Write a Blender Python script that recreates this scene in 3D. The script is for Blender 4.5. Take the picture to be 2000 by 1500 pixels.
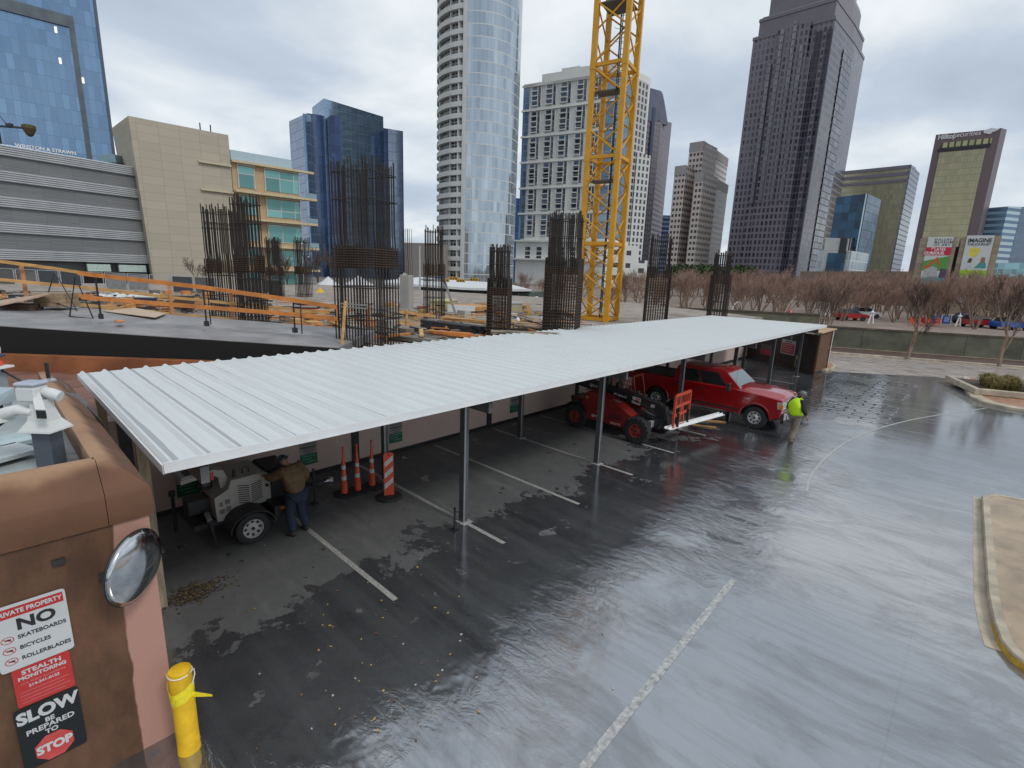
import bpy, bmesh, math, random
from mathutils import Vector, Matrix
R = math.radians
random.seed(7)
for o in list(bpy.data.objects): bpy.data.objects.remove(o)
S = bpy.context.scene
COL = S.collection
# ------------------------------------------------------------------ camera
FPX, PITCH, ROLL, YAW, CH = 979.56, 0.21854988, 0.03621858, -0.75010208, 5.5
_f = Vector((math.sin(YAW)*math.cos(PITCH), math.cos(YAW)*math.cos(PITCH), -math.sin(PITCH)))
_r = Vector((math.cos(YAW), -math.sin(YAW), 0)); _u = _r.cross(_f)
_c, _s = math.cos(ROLL), math.sin(ROLL)
CR = _c*_r + _s*_u; CU = -_s*_r + _c*_u; CF = _f
cam = bpy.data.cameras.new('camera'); camo = bpy.data.objects.new('camera', cam); COL.objects.link(camo)
m = Matrix((CR, CU, -CF)).transposed().to_4x4(); m.translation = (0, 0, CH); camo.matrix_world = m
cam.sensor_width = 36; cam.lens = 36*FPX/2000; cam.clip_start = .05; cam.clip_end = 6000
S.camera = camo
S.render.resolution_x, S.render.resolution_y = 1024, 768
# ------------------------------------------------------------------ sky and sun
W = bpy.data.worlds.new('World'); S.world = W; W.use_nodes = True
nt = W.node_tree; nt.nodes.clear(); L = nt.links.new
def N(t, tree=None, **k):
    n = (tree or nt).nodes.new(t)
    for a, b in k.items(): setattr(n, a, b)
    return n
SUN_EL, SUN_AZ = 48, 88
sky = N('ShaderNodeTexSky', sky_type='NISHITA', sun_disc=False, sun_elevation=R(SUN_EL), sun_rotation=R(SUN_AZ), dust_density=2)
tc = N('ShaderNodeTexCoord'); sx = N('ShaderNodeSeparateXYZ'); L(tc.outputs['Generated'], sx.inputs[0])
def mth(op, a, b=None, tree=None, clamp=False):
    t = tree or nt
    n = t.nodes.new('ShaderNodeMath'); n.operation = op; n.use_clamp = clamp
    for i, q in enumerate((a, b)):
        if q is None: continue
        if isinstance(q, (int, float)): n.inputs[i].default_value = q
        else: t.links.new(q, n.inputs[i])
    return n.outputs[0]
zz = mth('ADD', mth('MAXIMUM', sx.outputs[2], 0), .22)
cx = N('ShaderNodeCombineXYZ'); L(mth('DIVIDE', sx.outputs[0], zz), cx.inputs[0]); L(mth('DIVIDE', sx.outputs[1], zz), cx.inputs[1])
n1 = N('ShaderNodeTexNoise'); n1.inputs['Scale'].default_value = 1.0; n1.inputs['Detail'].default_value = 6; n1.inputs['Roughness'].default_value = .5; n1.inputs['Distortion'].default_value = .35
mpn = N('ShaderNodeMapping'); mpn.inputs['Location'].default_value = (3.1, 7.7, 0); L(cx.outputs[0], mpn.inputs[0]); L(mpn.outputs[0], n1.inputs['Vector'])
cr = N('ShaderNodeValToRGB'); L(n1.outputs[0], cr.inputs[0]); e = cr.color_ramp.elements
SKYK = 1.08
def skc(*c): return (c[0]*SKYK, c[1]*SKYK, c[2]*SKYK, 1)
e[0].position = .30; e[0].color = skc(3.9, 4.5, 5.3)
e[1].position = .66; e[1].color = skc(8.6, 8.9, 9.1)
q = e.new(.45); q.color = skc(4.9, 5.6, 6.5)
q = e.new(.56); q.color = skc(6.9, 7.4, 7.8)
mx = N('ShaderNodeMix', data_type='RGBA'); mx.inputs['Factor'].default_value = .9
L(sky.outputs[0], mx.inputs[6]); L(cr.outputs[0], mx.inputs[7])
bg = N('ShaderNodeBackground'); bg.inputs[1].default_value = .1; L(mx.outputs[2], bg.inputs[0])
ow = N('ShaderNodeOutputWorld'); L(bg.outputs[0], ow.inputs[0])
sl = bpy.data.lights.new('sun', 'SUN'); sl.energy = 1.15; sl.angle = R(14); sl.color = (1, .97, .92)
so = bpy.data.objects.new('sun', sl); COL.objects.link(so)
# nishita rotation is measured from +Y clockwise
_a, _e = R(SUN_AZ), R(SUN_EL)
sd = Vector((math.sin(_a)*math.cos(_e), math.cos(_a)*math.cos(_e), math.sin(_e)))
so.rotation_euler = sd.to_track_quat('Z', 'Y').to_euler()
S.view_settings.view_transform = 'Standard'; S.view_settings.look = 'None'; S.view_settings.exposure = .12; S.view_settings.gamma = 1
# ------------------------------------------------------------------ projection helpers (survey of the place from photo pixels, 2000 x 1500)
def ray(px, py): return CF + CR*((px-1000)/FPX) - CU*((py-750)/FPX)
def G(px, py, z=0.0):
    d = ray(px, py); t = (z-CH)/d.z; return Vector((d.x*t, d.y*t, z))
def yh(px): return 533 + .0362*(px-1000)
def DP(px, d, z=0.0):
    q = ray(px, yh(px))*d; return Vector((q.x, q.y, z))
def pry(P):
    v = P - Vector((0, 0, CH)); return 750 - FPX*v.dot(CU)/v.dot(CF)
def ZA(P, y):
    lo, hi = -30.0, P.to_2d().length*1.6+8
    for _ in range(50):
        mid = (lo+hi)/2
        if pry(Vector((P.x, P.y, mid))) > y: lo = mid
        else: hi = mid
    return lo
def ZD(px, d, y): return ZA(DP(px, d), y)
# ------------------------------------------------------------------ mesh builder
class MB:
    def __init__(s): s.v = []; s.f = []; s.m = []; s.uv = {}
    def add(s, vs, fs, mi=0):
        b = len(s.v); s.v += [tuple(p) for p in vs]
        for f in fs: s.f.append(tuple(b+i for i in f)); s.m.append(mi)
        return s
    def quad(s, a, b, c, d, mi=0, uv=None):
        s.add((a, b, c, d), ((0, 1, 2, 3),), mi)
        if uv: s.uv[len(s.f)-1] = uv
        return s
    def box(s, x0, x1, y0, y1, z0, z1, mi=0, bev=0):
        if bev:
            b = bev
            P = []
            for z, i in ((z0, b), (z0+b, 0), (z1-b, 0), (z1, b)):
                X0, X1, Y0, Y1 = x0+i, x1-i, y0+i, y1-i; c = b*.6 if i == 0 else b*.4
                P.append([(X0+c, Y0, z), (X1-c, Y0, z), (X1, Y0+c, z), (X1, Y1-c, z), (X1-c, Y1, z), (X0+c, Y1, z), (X0, Y1-c, z), (X0, Y0+c, z)])
            return s.loft(P, mi)
        return s.add([(x, y, z) for z in (z0, z1) for x, y in ((x0, y0), (x1, y0), (x1, y1), (x0, y1))],
                     ((3, 2, 1, 0), (4, 5, 6, 7), (0, 1, 5, 4), (1, 2, 6, 5), (2, 3, 7, 6), (3, 0, 4, 7)), mi)
    def loft(s, rings, mi=0, cap=True, closed=True):
        n = len(rings[0]); b = len(s.v)
        for r in rings: s.v += [tuple(p) for p in r]
        for k in range(len(rings)-1):
            for i in range(n if closed else n-1):
                j = (i+1) % n
                s.f.append((b+k*n+i, b+k*n+j, b+(k+1)*n+j, b+(k+1)*n+i)); s.m.append(mi)
        if cap:
            s.f.append(tuple(b+i for i in reversed(range(n)))); s.m.append(mi)
            s.f.append(tuple(b+(len(rings)-1)*n+i for i in range(n))); s.m.append(mi)
        return s
    def prism(s, pts, z0, z1, mi=0):
        return s.loft([[(p[0], p[1], z0) for p in pts], [(p[0], p[1], z1) for p in pts]], mi)
    def ext(s, prof, axis, a, b, mi=0):      # profile (p,q) extruded along an axis: x -> (y,z), y -> (x,z)
        if axis == 'x': return s.loft([[(a, p, q) for p, q in prof], [(b, p, q) for p, q in prof]], mi)
        if axis == 'y': return s.loft([[(p, a, q) for p, q in prof], [(p, b, q) for p, q in prof]], mi)
        return s.prism(prof, a, b, mi)
    def bar(s, a, b, w, h=None, mi=0, up=(0, 0, 1)):
        h = h or w; a = Vector(a); b = Vector(b); d = (b-a).normalized(); U = Vector(up)
        if abs(d.dot(U)) > .98: U = Vector((1, 0, 0))
        x = d.cross(U).normalized()*w/2; y = x.normalized().cross(d)*h/2
        return s.loft([[p-x-y, p+x-y, p+x+y, p-x+y] for p in (a, b)], mi)
    def tube(s, pts, r, n=6, mi=0, cap=True):
        pts = [Vector(p) for p in pts]; k = len(pts)
        rs = r if isinstance(r, (list, tuple)) else [r]*k
        rings = []; ref = None
        for i, p in enumerate(pts):
            d = (pts[min(i+1, k-1)] - pts[max(i-1, 0)]).normalized()
            if ref is None: ref = Vector((0, 0, 1)) if abs(d.z) < .9 else Vector((1, 0, 0))
            x = d.cross(ref).normalized(); y = x.cross(d).normalized(); ref = y
            rings.append([p + (x*math.cos(t*2*math.pi/n) + y*math.sin(t*2*math.pi/n))*rs[i] for t in range(n)])
        return s.loft(rings, mi, cap)
    def lathe(s, prof, c=(0, 0, 0), axis='z', n=20, mi=0, cap=True):
        rings = []
        for r, z in prof:
            ring = []
            for t in range(n):
                a = t*2*math.pi/n; x, y = r*math.cos(a), r*math.sin(a)
                p = (x, y, z) if axis == 'z' else ((z, x, y) if axis == 'x' else (y, z, x))
                ring.append((p[0]+c[0], p[1]+c[1], p[2]+c[2]))
            rings.append(ring)
        return s.loft(rings, mi, cap)
    def walls(s, pts, z0, z1, mis=0, u0=0, closed=True, cap=None):
        n = len(pts); u = u0
        for i in range(n if closed else n-1):
            p, q = pts[i], pts[(i+1) % n]; l = math.hypot(q[0]-p[0], q[1]-p[1])
            mi = mis[i] if isinstance(mis, (list, tuple)) else mis
            s.quad((p[0], p[1], z0), (q[0], q[1], z0), (q[0], q[1], z1), (p[0], p[1], z1), mi, ((u, z0), (u+l, z0), (u+l, z1), (u, z1)))
            u += l
        if cap is not None: s.add([(p[0], p[1], z1) for p in pts], (tuple(range(n)),), cap)
        return s
    def xf(s, M):
        s.v = [tuple(M @ Vector(p)) for p in s.v]; return s
    def join(s, o, M=None, mi=None):
        b = len(s.v); s.v += [tuple(M @ Vector(p)) if M else p for p in o.v]
        for f, k in zip(o.f, o.m): s.f.append(tuple(b+i for i in f)); s.m.append(k if mi is None else mi)
        return s
    def mesh(s, name, mats):
        me = bpy.data.meshes.new(name); me.from_pydata(s.v, [], s.f)
        for mt in (mats if isinstance(mats, (list, tuple)) else [mats]): me.materials.append(mt)
        if any(s.m): me.polygons.foreach_set('material_index', s.m)
        if s.uv:
            ul = me.uv_layers.new(name='UVMap')
            for i, p in enumerate(me.polygons):
                if i in s.uv:
                    for j, li in enumerate(p.loop_indices): ul.data[li].uv = s.uv[i][j]
        bm = bmesh.new(); bm.from_mesh(me); bmesh.ops.recalc_face_normals(bm, faces=bm.faces); bm.to_mesh(me); bm.free()
        return me
def build(name, mb, mats, parent=None, smooth=False, label=None, world=False, loc=None):
    if world and parent: mb.v = [tuple(Vector(p)-parent.location) for p in mb.v]
    me = mb.mesh(name, mats) if isinstance(mb, MB) else mb
    if smooth:
        try: me.shade_smooth()
        except Exception: pass
        if smooth != 'all':
            try: me.set_sharp_from_angle(angle=R(38))
            except Exception: pass
    o = bpy.data.objects.new(name, me); COL.objects.link(o)
    if parent: o.parent = parent
    if loc: o.location = loc
    if label: o['label'] = label
    return o
def thing(name, label, cat, loc=(0, 0, 0), rz=0, group=None):
    o = bpy.data.objects.new(name, None); o.empty_display_size = .2; COL.objects.link(o)
    o.location = loc; o.rotation_euler = (0, 0, rz); return tag(o, label, cat, group)
def tag(o, label, cat, group=None, kind=None):
    o['label'] = label; o['category'] = cat
    if group: o['group'] = group
    if kind: o['kind'] = kind
    return o
def struct(name, mb, mats, smooth=False):
    o = build(name, mb, mats, smooth=smooth); o['kind'] = 'structure'; return o
KIDS = {}
def children(o): return [c for c in o.children]
def dup(root, loc, rz=None, label=None, group=None, scale=None):
    def cp(o, par):
        c = o.copy(); COL.objects.link(c); c.parent = par
        for k in o.children: cp(k, c)
        return c
    r = cp(root, None); r.location = loc
    if rz is not None: r.rotation_euler = (0, 0, rz)
    if label: r['label'] = label
    if group: r['group'] = group
    if scale: r.scale = scale if isinstance(scale, (tuple, list)) else (scale,)*3
    return r
# ------------------------------------------------------------------ materials
def newmat(name):
    mt = bpy.data.materials.new(name); mt.use_nodes = True; t = mt.node_tree; b = t.nodes['Principled BSDF']; return mt, t, b
def mat(name, c, rough=.6, metal=0, var=.18, sc=3, bump=0, bsc=40, spec=None, c2=None, coat=0, stretch=None, alpha=None):
    mt, t, b = newmat(name); l = t.links.new
    b.inputs['Roughness'].default_value = rough; b.inputs['Metallic'].default_value = metal
    if spec is not None: b.inputs['Specular IOR Level'].default_value = spec
    if coat: b.inputs['Coat Weight'].default_value = coat; b.inputs['Coat Roughness'].default_value = .08
    tcn = t.nodes.new('ShaderNodeTexCoord'); src = tcn.outputs['Object']
    if stretch:
        mp = t.nodes.new('ShaderNodeMapping'); mp.inputs['Scale'].default_value = stretch; l(src, mp.inputs[0]); src = mp.outputs[0]
    if var or c2:
        nz = t.nodes.new('ShaderNodeTexNoise'); nz.inputs['Scale'].default_value = sc; nz.inputs['Detail'].default_value = 6; nz.inputs['Roughness'].default_value = .6
        l(src, nz.inputs['Vector']); rp = t.nodes.new('ShaderNodeValToRGB'); l(nz.outputs[0], rp.inputs[0])
        rp.color_ramp.elements[0].position = .32; rp.color_ramp.elements[1].position = .68
        a = tuple(x*(1-var) for x in c); z = c2 or tuple(min(1, x*(1+var)) for x in c)
        rp.color_ramp.elements[0].color = (*a, 1); rp.color_ramp.elements[1].color = (*z, 1); l(rp.outputs[0], b.inputs['Base Color'])
        r2 = mth('MULTIPLY_ADD', nz.outputs[0], .25, t); t.nodes[-1].inputs[2].default_value = rough-.12; l(r2, b.inputs['Roughness'])
    else: b.inputs['Base Color'].default_value = (*c, 1)
    if bump:
        n2 = t.nodes.new('ShaderNodeTexNoise'); n2.inputs['Scale'].default_value = bsc; n2.inputs['Detail'].default_value = 4; l(src, n2.inputs['Vector'])
        bp = t.nodes.new('ShaderNodeBump'); bp.inputs['Strength'].default_value = bump; bp.inputs['Distance'].default_value = .02; l(n2.outputs[0], bp.inputs['Height']); l(bp.outputs[0], b.inputs['Normal'])
    return mt
def mixc(t, f, a, b):
    n = t.nodes.new('ShaderNodeMix'); n.data_type = 'RGBA'
    for i, q in ((0, f), (6, a), (7, b)):
        if isinstance(q, tuple): n.inputs[i].default_value = (*q[:3], 1)
        elif isinstance(q, (int, float)): n.inputs[i].default_value = (q, q, q, 1) if i else q
        else: t.links.new(q, n.inputs[i])
    return n.outputs[2]
def facade(name, w, h, glass, frame, fu=.08, fv=.1, var=.3, metal=.6, rough=.12, tilt=.02, g2=None, frough=.6, lit=0, v0=0, gspec=.5, blind=0):
    """grid of panes in UV metres: pane w x h, frame share fu / fv of a cell"""
    mt, t, b = newmat(name); l = t.links.new
    uv = t.nodes.new('ShaderNodeUVMap'); sp = t.nodes.new('ShaderNodeSeparateXYZ'); l(uv.outputs[0], sp.inputs[0])
    u = mth('DIVIDE', sp.outputs[0], w, t); v = mth('DIVIDE', mth('ADD', sp.outputs[1], v0, t), h, t)
    uf = mth('FRACT', u, None, t); vf = mth('FRACT', v, None, t)
    mk = mth('MAXIMUM', mth('LESS_THAN', uf, fu, t), mth('LESS_THAN', vf, fv, t), t)
    cb = t.nodes.new('ShaderNodeCombineXYZ'); l(mth('FLOOR', u, None, t), cb.inputs[0]); l(mth('FLOOR', v, None, t), cb.inputs[1])
    wn = t.nodes.new('ShaderNodeTexWhiteNoise'); wn.noise_dimensions = '2D'; l(cb.outputs[0], wn.inputs['Vector'])
    g2 = g2 or tuple(min(1, x*(1+var)) for x in glass); g1 = tuple(x*(1-var) for x in glass)
    gc = mixc(t, wn.outputs[0], g1, g2)
    if blind:
        gc = mixc(t, mth('MULTIPLY', mth('LESS_THAN', wn.outputs[0], blind, t), .75, t), gc, (.45, .44, .4))
    nz = t.nodes.new('ShaderNodeTexNoise'); nz.inputs['Scale'].default_value = .05; nz.inputs['Detail'].default_value = 5
    l(uv.outputs[0], nz.inputs['Vector'])
    fr = mixc(t, nz.outputs[0], tuple(x*.85 for x in frame), tuple(min(1, x*1.15) for x in frame))
    l(mixc(t, mk, gc, fr), b.inputs['Base Color'])
    im = mth('SUBTRACT', 1, mk, t)
    l(mth('MULTIPLY', im, metal, t), b.inputs['Metallic'])
    rr = mth('MULTIPLY_ADD', mk, frough-rough, t); t.nodes[-1].inputs[2].default_value = rough; l(rr, b.inputs['Roughness'])
    if tilt:
        vm = t.nodes.new('ShaderNodeVectorMath'); vm.operation = 'SUBTRACT'; l(wn.outputs['Color'], vm.inputs[0]); vm.inputs[1].default_value = (.5, .5, .5)
        vs = t.nodes.new('ShaderNodeVectorMath'); vs.operation = 'SCALE'; l(vm.outputs[0], vs.inputs[0]); vs.inputs['Scale'].default_value = tilt
        ge = t.nodes.new('ShaderNodeNewGeometry'); va = t.nodes.new('ShaderNodeVectorMath'); va.operation = 'ADD'; l(ge.outputs['Normal'], va.inputs[0]); l(vs.outputs[0], va.inputs[1])
        vn = t.nodes.new('ShaderNodeVectorMath'); vn.operation = 'NORMALIZE'; l(va.outputs[0], vn.inputs[0]); l(vn.outputs[0], b.inputs['Normal'])
    if lit:
        wn2 = t.nodes.new('ShaderNodeTexWhiteNoise'); wn2.noise_dimensions = '2D'; ad = t.nodes.new('ShaderNodeVectorMath'); ad.operation = 'ADD'; l(cb.outputs[0], ad.inputs[0]); ad.inputs[1].default_value = (71, 13, 0); l(ad.outputs[0], wn2.inputs['Vector'])
        inner = mth('MULTIPLY', mth('COMPARE', uf, .5, t), mth('LESS_THAN', vf, .45, t), t); t.nodes[-3].inputs[2].default_value = .2
        on = mth('MULTIPLY', mth('MULTIPLY', mth('LESS_THAN', wn2.outputs[0], lit, t), im, t), inner, t)
        b.inputs['Emission Color'].default_value = (1, .9, .72, 1); l(mth('MULTIPLY', on, .9, t), b.inputs['Emission Strength'])
    return mt
def textmesh(s, size, weight=.0, ext=.002, align='CENTER', sx=1.0, space=1.0):
    c = bpy.data.curves.new('t', 'FONT'); c.body = s; c.size = size; c.offset = weight; c.extrude = ext; c.align_x = align; c.align_y = 'CENTER'; c.space_character = space; c.resolution_u = 3
    o = bpy.data.objects.new('t', c); COL.objects.link(o); bpy.context.view_layer.update()
    dg = bpy.context.evaluated_depsgraph_get(); me = bpy.data.meshes.new_from_object(o.evaluated_get(dg))
    if sx != 1:
        for v in me.vertices: v.co.x *= sx
    bpy.data.objects.remove(o); bpy.data.curves.remove(c); return me
def text(name, s, size, mt, parent, M, weight=.0, ext=.002, sx=1.0, align='CENTER', space=1.0):
    me = textmesh(s, size, weight, ext, align, sx, space); me.name = name; me.materials.clear(); me.materials.append(mt); me.transform(M)
    o = bpy.data.objects.new(name, me); COL.objects.link(o); o.parent = parent; return o
def frame(o, xdir, up=(0, 0, 1)):    # matrix that maps text XY onto a vertical plane: X along xdir, Y up, Z out of the face
    x = Vector(xdir).normalized(); y = Vector(up).normalized(); z = x.cross(y)
    M = Matrix((x, y, z)).transposed().to_4x4(); M.translation = o; return M
# ------------------------------------------------------------------ common materials
M_conc = mat('concrete', (.30, .29, .27), .8, var=.2, sc=1.5, bump=.2)
M_concd = mat('old_concrete', (.12, .12, .085), .8, var=.35, sc=.8, bump=.3, bsc=12)
M_kerb = mat('kerb_concrete', (.42, .36, .27), .55, var=.3, sc=2, bump=.2)
M_white = mat('white_paint', (.75, .76, .76), .45, var=.06)
M_black = mat('black_paint', (.018, .018, .02), .4, var=.3)
M_steel = mat('galvanised_steel', (.48, .50, .52), .38, .7, var=.12, sc=6)
M_dsteel = mat('dark_steel', (.05, .05, .055), .45, .6, var=.25, sc=6)
M_wood = mat('new_lumber', (.52, .30, .11), .7, var=.3, sc=2, stretch=(1, 1, 6), bump=.2)
M_orail = mat('orange_lumber', (.55, .20, .045), .6, var=.25, sc=2)
M_ply = mat('plywood', (.46, .30, .17), .7, var=.22, sc=1.3)
M_rubber = mat('rubber', (.02, .02, .021), .75, var=.3, sc=8, bump=.3)
M_red = mat('red_paint', (.42, .012, .015), .3, var=.1, coat=.5)
M_orange = mat('orange_plastic', (.75, .10, .03), .45, var=.12)
M_glassd = mat('dark_glass', (.012, .014, .016), .05, 0, var=0, spec=.9)
M_yellow = mat('yellow_paint', (.72, .44, .01), .42, var=.22, sc=5, bump=.15)
M_sky_glass = mat('pale_glass', (.25, .34, .37), .08, .7, var=.1)
# ------------------------------------------------------------------ lot material
def wet_mat():
    mt, t, b = newmat('wet_lot'); l = t.links.new
    tcn = t.nodes.new('ShaderNodeTexCoord'); P = tcn.outputs['Object']; sp = t.nodes.new('ShaderNodeSeparateXYZ'); l(P, sp.inputs[0])
    X, Y = sp.outputs[0], sp.outputs[1]
    def noise(scale, det=6, rough=.6, st=(1, 1, 1), dist=0, loc=(0, 0, 0)):
        mp = t.nodes.new('ShaderNodeMapping'); mp.inputs['Scale'].default_value = st; mp.inputs['Location'].default_value = loc; l(P, mp.inputs[0])
        n = t.nodes.new('ShaderNodeTexNoise'); n.inputs['Scale'].default_value = scale; n.inputs['Detail'].default_value = det; n.inputs['Roughness'].default_value = rough; n.inputs['Distortion'].default_value = dist
        l(mp.outputs[0], n.inputs['Vector']); return n.outputs[0]
    def ss(x, a, b_):
        n = t.nodes.new('ShaderNodeMapRange'); n.interpolation_type = 'SMOOTHSTEP'; l(x, n.inputs[0]); n.inputs[1].default_value = a; n.inputs[2].default_value = b_; return n.outputs[0]
    big = noise(.55, 8, .62, dist=.4); fine = noise(3.2, 8, .7); grit = noise(60, 3); streak = noise(1.0, 7, .62, (.22, 2.6, 1), .3); st2 = noise(1.0, 6, .6, (.5, 7, 1), .5, (4, 2, 0))
    # dry tongue under the roof: edge wanders around x = -7.3
    edge = mth('ADD', mth('ADD', X, mth('MULTIPLY', mth('SUBTRACT', big, .5, t), 4.2, t), t), mth('MULTIPLY', mth('SUBTRACT', fine, .5, t), 1.6, t), t)
    dry = mth('SUBTRACT', 1, ss(edge, -7.62, -7.42), t)
    isl = mth('MULTIPLY', ss(noise(1.3, 7, .65, loc=(8, 3, 0)), .60, .63), mth('SUBTRACT', 1, ss(X, -6.3, -5.4), t), t)
    spots = mth('SUBTRACT', 1, ss(noise(2.0, 6, .6, loc=(2, 9, 0)), .34, .37), t)
    dry = mth('MULTIPLY', mth('MAXIMUM', dry, isl, t), mth('SUBTRACT', 1, mth('MULTIPLY', spots, .9, t), t), t)
    far = ss(Y, 17, 22)
    dry = mth('MULTIPLY', dry, mth('SUBTRACT', 1, mth('MULTIPLY', far, .75, t), t), t)
    wetc = mixc(t, ss(big, .3, .7), (.030, .032, .036), (.055, .057, .062))
    wetc = mixc(t, mth('MULTIPLY', ss(streak, .42, .68), .6, t), wetc, (.085, .088, .092))
    dryc = mixc(t, fine, (.066, .068, .070), (.15, .152, .15)); dryc = mixc(t, mth('MULTIPLY', ss(noise(.9, 8, .7, (.3, 1.4, 1)), .5, .66), .6, t), dryc, (.17, .17, .17))
    colr = mixc(t, dry, wetc, dryc)
    # pale drive side (older concrete under a water film)
    drv = ss(mth('ADD', X, mth('MULTIPLY', mth('SUBTRACT', big, .5, t), 2, t), t), -4.6, -3.0)
    colr = mixc(t, mth('MULTIPLY', drv, mth('MULTIPLY_ADD', streak, .5, t), t), colr, (.16, .165, .17)); 
    # brick crossing with dark joints
    mpb = t.nodes.new('ShaderNodeMapping'); mpb.inputs['Scale'].default_value = (1, 1, 1); l(P, mpb.inputs[0])
    nzv = t.nodes.new('ShaderNodeTexNoise'); nzv.inputs['Scale'].default_value = 1.6; l(P, nzv.inputs['Vector'])
    vm = t.nodes.new('ShaderNodeVectorMath'); vm.operation = 'MULTIPLY_ADD'; l(nzv.outputs['Color'], vm.inputs[0]); vm.inputs[1].default_value = (.34, .34, 0); l(mpb.outputs[0], vm.inputs[2])
    br = t.nodes.new('ShaderNodeTexBrick'); br.inputs['Scale'].default_value = 1; br.inputs['Mortar Size'].default_value = .05; br.inputs['Brick Width'].default_value = .85; br.inputs['Row Height'].default_value = .42; br.inputs['Mortar Smooth'].default_value = .3
    l(vm.outputs[0], br.inputs['Vector'])
    reg = mth('MULTIPLY', mth('MULTIPLY', ss(Y, 23.5, 25.5), mth('SUBTRACT', 1, ss(Y, 36.3, 37.6), t), t), mth('MULTIPLY', ss(X, -6.6, -5.6), mth('SUBTRACT', 1, ss(X, -2.6, -2.0), t), t), t)
    reg = mth('MULTIPLY', reg, ss(noise(.5, 4, .5, loc=(1, 5, 0)), .36, .5), t)
    joint = mth('MULTIPLY', br.outputs['Fac'], reg, t)
    # scattered old joints across the drive
    colr = mixc(t, mth('MULTIPLY', joint, .8, t), colr, (.02, .02, .02))
    lines = t.nodes.new('ShaderNodeTexBrick'); lines.offset = 0; lines.inputs['Scale'].default_value = 1; lines.inputs['Mortar Size'].default_value = .012; lines.inputs['Brick Width'].default_value = 6.1; lines.inputs['Row Height'].default_value = 5.3; l(P, lines.inputs['Vector'])
    colr = mixc(t, mth('MULTIPLY', lines.outputs['Fac'], .28, t), colr, (.02, .02, .022))
    l(colr, b.inputs['Base Color'])
    ro = mixc(t, dry, mth('ADD', mth('MULTIPLY', ss(streak, .35, .75), .11, t), .03, t), .62)
    ro = mixc(t, joint, ro, .75); l(ro, b.inputs['Roughness'])
    film = mth('SUBTRACT', 1, mth('MULTIPLY', ss(noise(.7, 9, .72, (.7, 1.2, 1), .8, (3, 11, 0)), .44, .62), .5, t), t)
    film = mth('MULTIPLY', film, mth('SUBTRACT', 1, mth('MULTIPLY', ss(st2, .48, .62), .22, t), t), t)
    ior = mth('MULTIPLY_ADD', mth('MULTIPLY', film, mth('SUBTRACT', 1, mth('MAXIMUM', dry, joint, t), t), t), WET_IOR-1.42, t); t.nodes[-1].inputs[2].default_value = 1.42
    l(ior, b.inputs['IOR'])
    bp = t.nodes.new('ShaderNodeBump'); bp.inputs['Strength'].default_value = .5; bp.inputs['Distance'].default_value = .012
    ripz = mth('MULTIPLY', mth('SUBTRACT', 1, ss(mth('ABSOLUTE', mth('ADD', X, 3.9, t), None, t), .8, 2.6), t), mth('MULTIPLY', ss(noise(.6, 4, .5, loc=(5, 5, 0)), .38, .55), 1.0, t), t)
    rip = mth('MULTIPLY', noise(1, 5, .65, (2.2, 5.0, 1), .8), ripz, t)
    hgt = mth('ADD', mth('ADD', mth('MULTIPLY', st2, .32, t), mth('MULTIPLY', rip, 3.0, t), t), mth('MULTIPLY', mth('MULTIPLY', grit, mth('MULTIPLY_ADD', dry, .25, t), t), .25, t), t)
    l(mth('MULTIPLY', hgt, mth('SUBTRACT', 1, mth('MULTIPLY', far, .55, t), t), t), bp.inputs['Height']); l(bp.outputs[0], b.inputs['Normal'])
    return mt
WET_IOR = 4.9
M_lot = wet_mat()
M_street = mat('wet_brick_street', (.26, .19, .155), .25, var=.4, sc=2.2, c2=(.50, .44, .40), stretch=(.35, 1.6, 1), bump=.3, bsc=6)
M_walk = mat('tan_sidewalk', (.36, .27, .18), .4, var=.35, sc=1.2, bump=.15)
M_brickwalk = mat('brick_walk', (.33, .17, .10), .5, var=.3, sc=4, bump=.2)
M_far = mat('distant_ground', (.16, .15, .135), .9, var=.3, sc=.05)
M_line = mat('road_paint', (.30, .30, .29), .3, var=.35, sc=14, c2=(.52, .52, .51), spec=.9)
M_line2 = mat('stall_paint', (.30, .30, .28), .6, var=.3, sc=20, c2=(.44, .44, .41))
# ------------------------------------------------------------------ ground, lot, street
struct('ground', MB().add([(-3000, -3000, -.03), (3000, -3000, -.03), (3000, 3000, -.03), (-3000, 3000, -.03)], ((0, 1, 2, 3),)), M_far)
struct('parking_lot', MB().add([(-12.45, -14, 0), (14, -14, 0), (14, 39.6, 0), (-.3, 40.6, 0), (-1.7, 41.2, 0), (-6.3, 37.6, 0), (-7.2, 37.6, 0), (-14.4, 40.5, 0), (-12.45, 38, 0)], ((0, 1, 2, 3, 4, 5, 6, 7, 8),)), M_lot)
struct('street', MB().add([(-40, 24, -.012), (30, 30, -.012), (60, 76, -.012), (-40, 35.6, -.012)], ((0, 1, 2, 3),)), M_street)
def ribbon(pts, w, z, mi=0, mb=None):
    mb = mb or MB(); L_, R_ = [], []
    n = len(pts)
    for i, p in enumerate(pts):
        a = Vector(pts[max(i-1, 0)][:2]); b_ = Vector(pts[min(i+1, n-1)][:2]); d = (b_-a).normalized(); k = Vector((-d.y, d.x))*w/2
        L_.append((p[0]+k.x, p[1]+k.y, z)); R_.append((p[0]-k.x, p[1]-k.y, z))
    for i in range(n-1): mb.quad(R_[i], R_[i+1], L_[i+1], L_[i], mi)
    return mb
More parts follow.
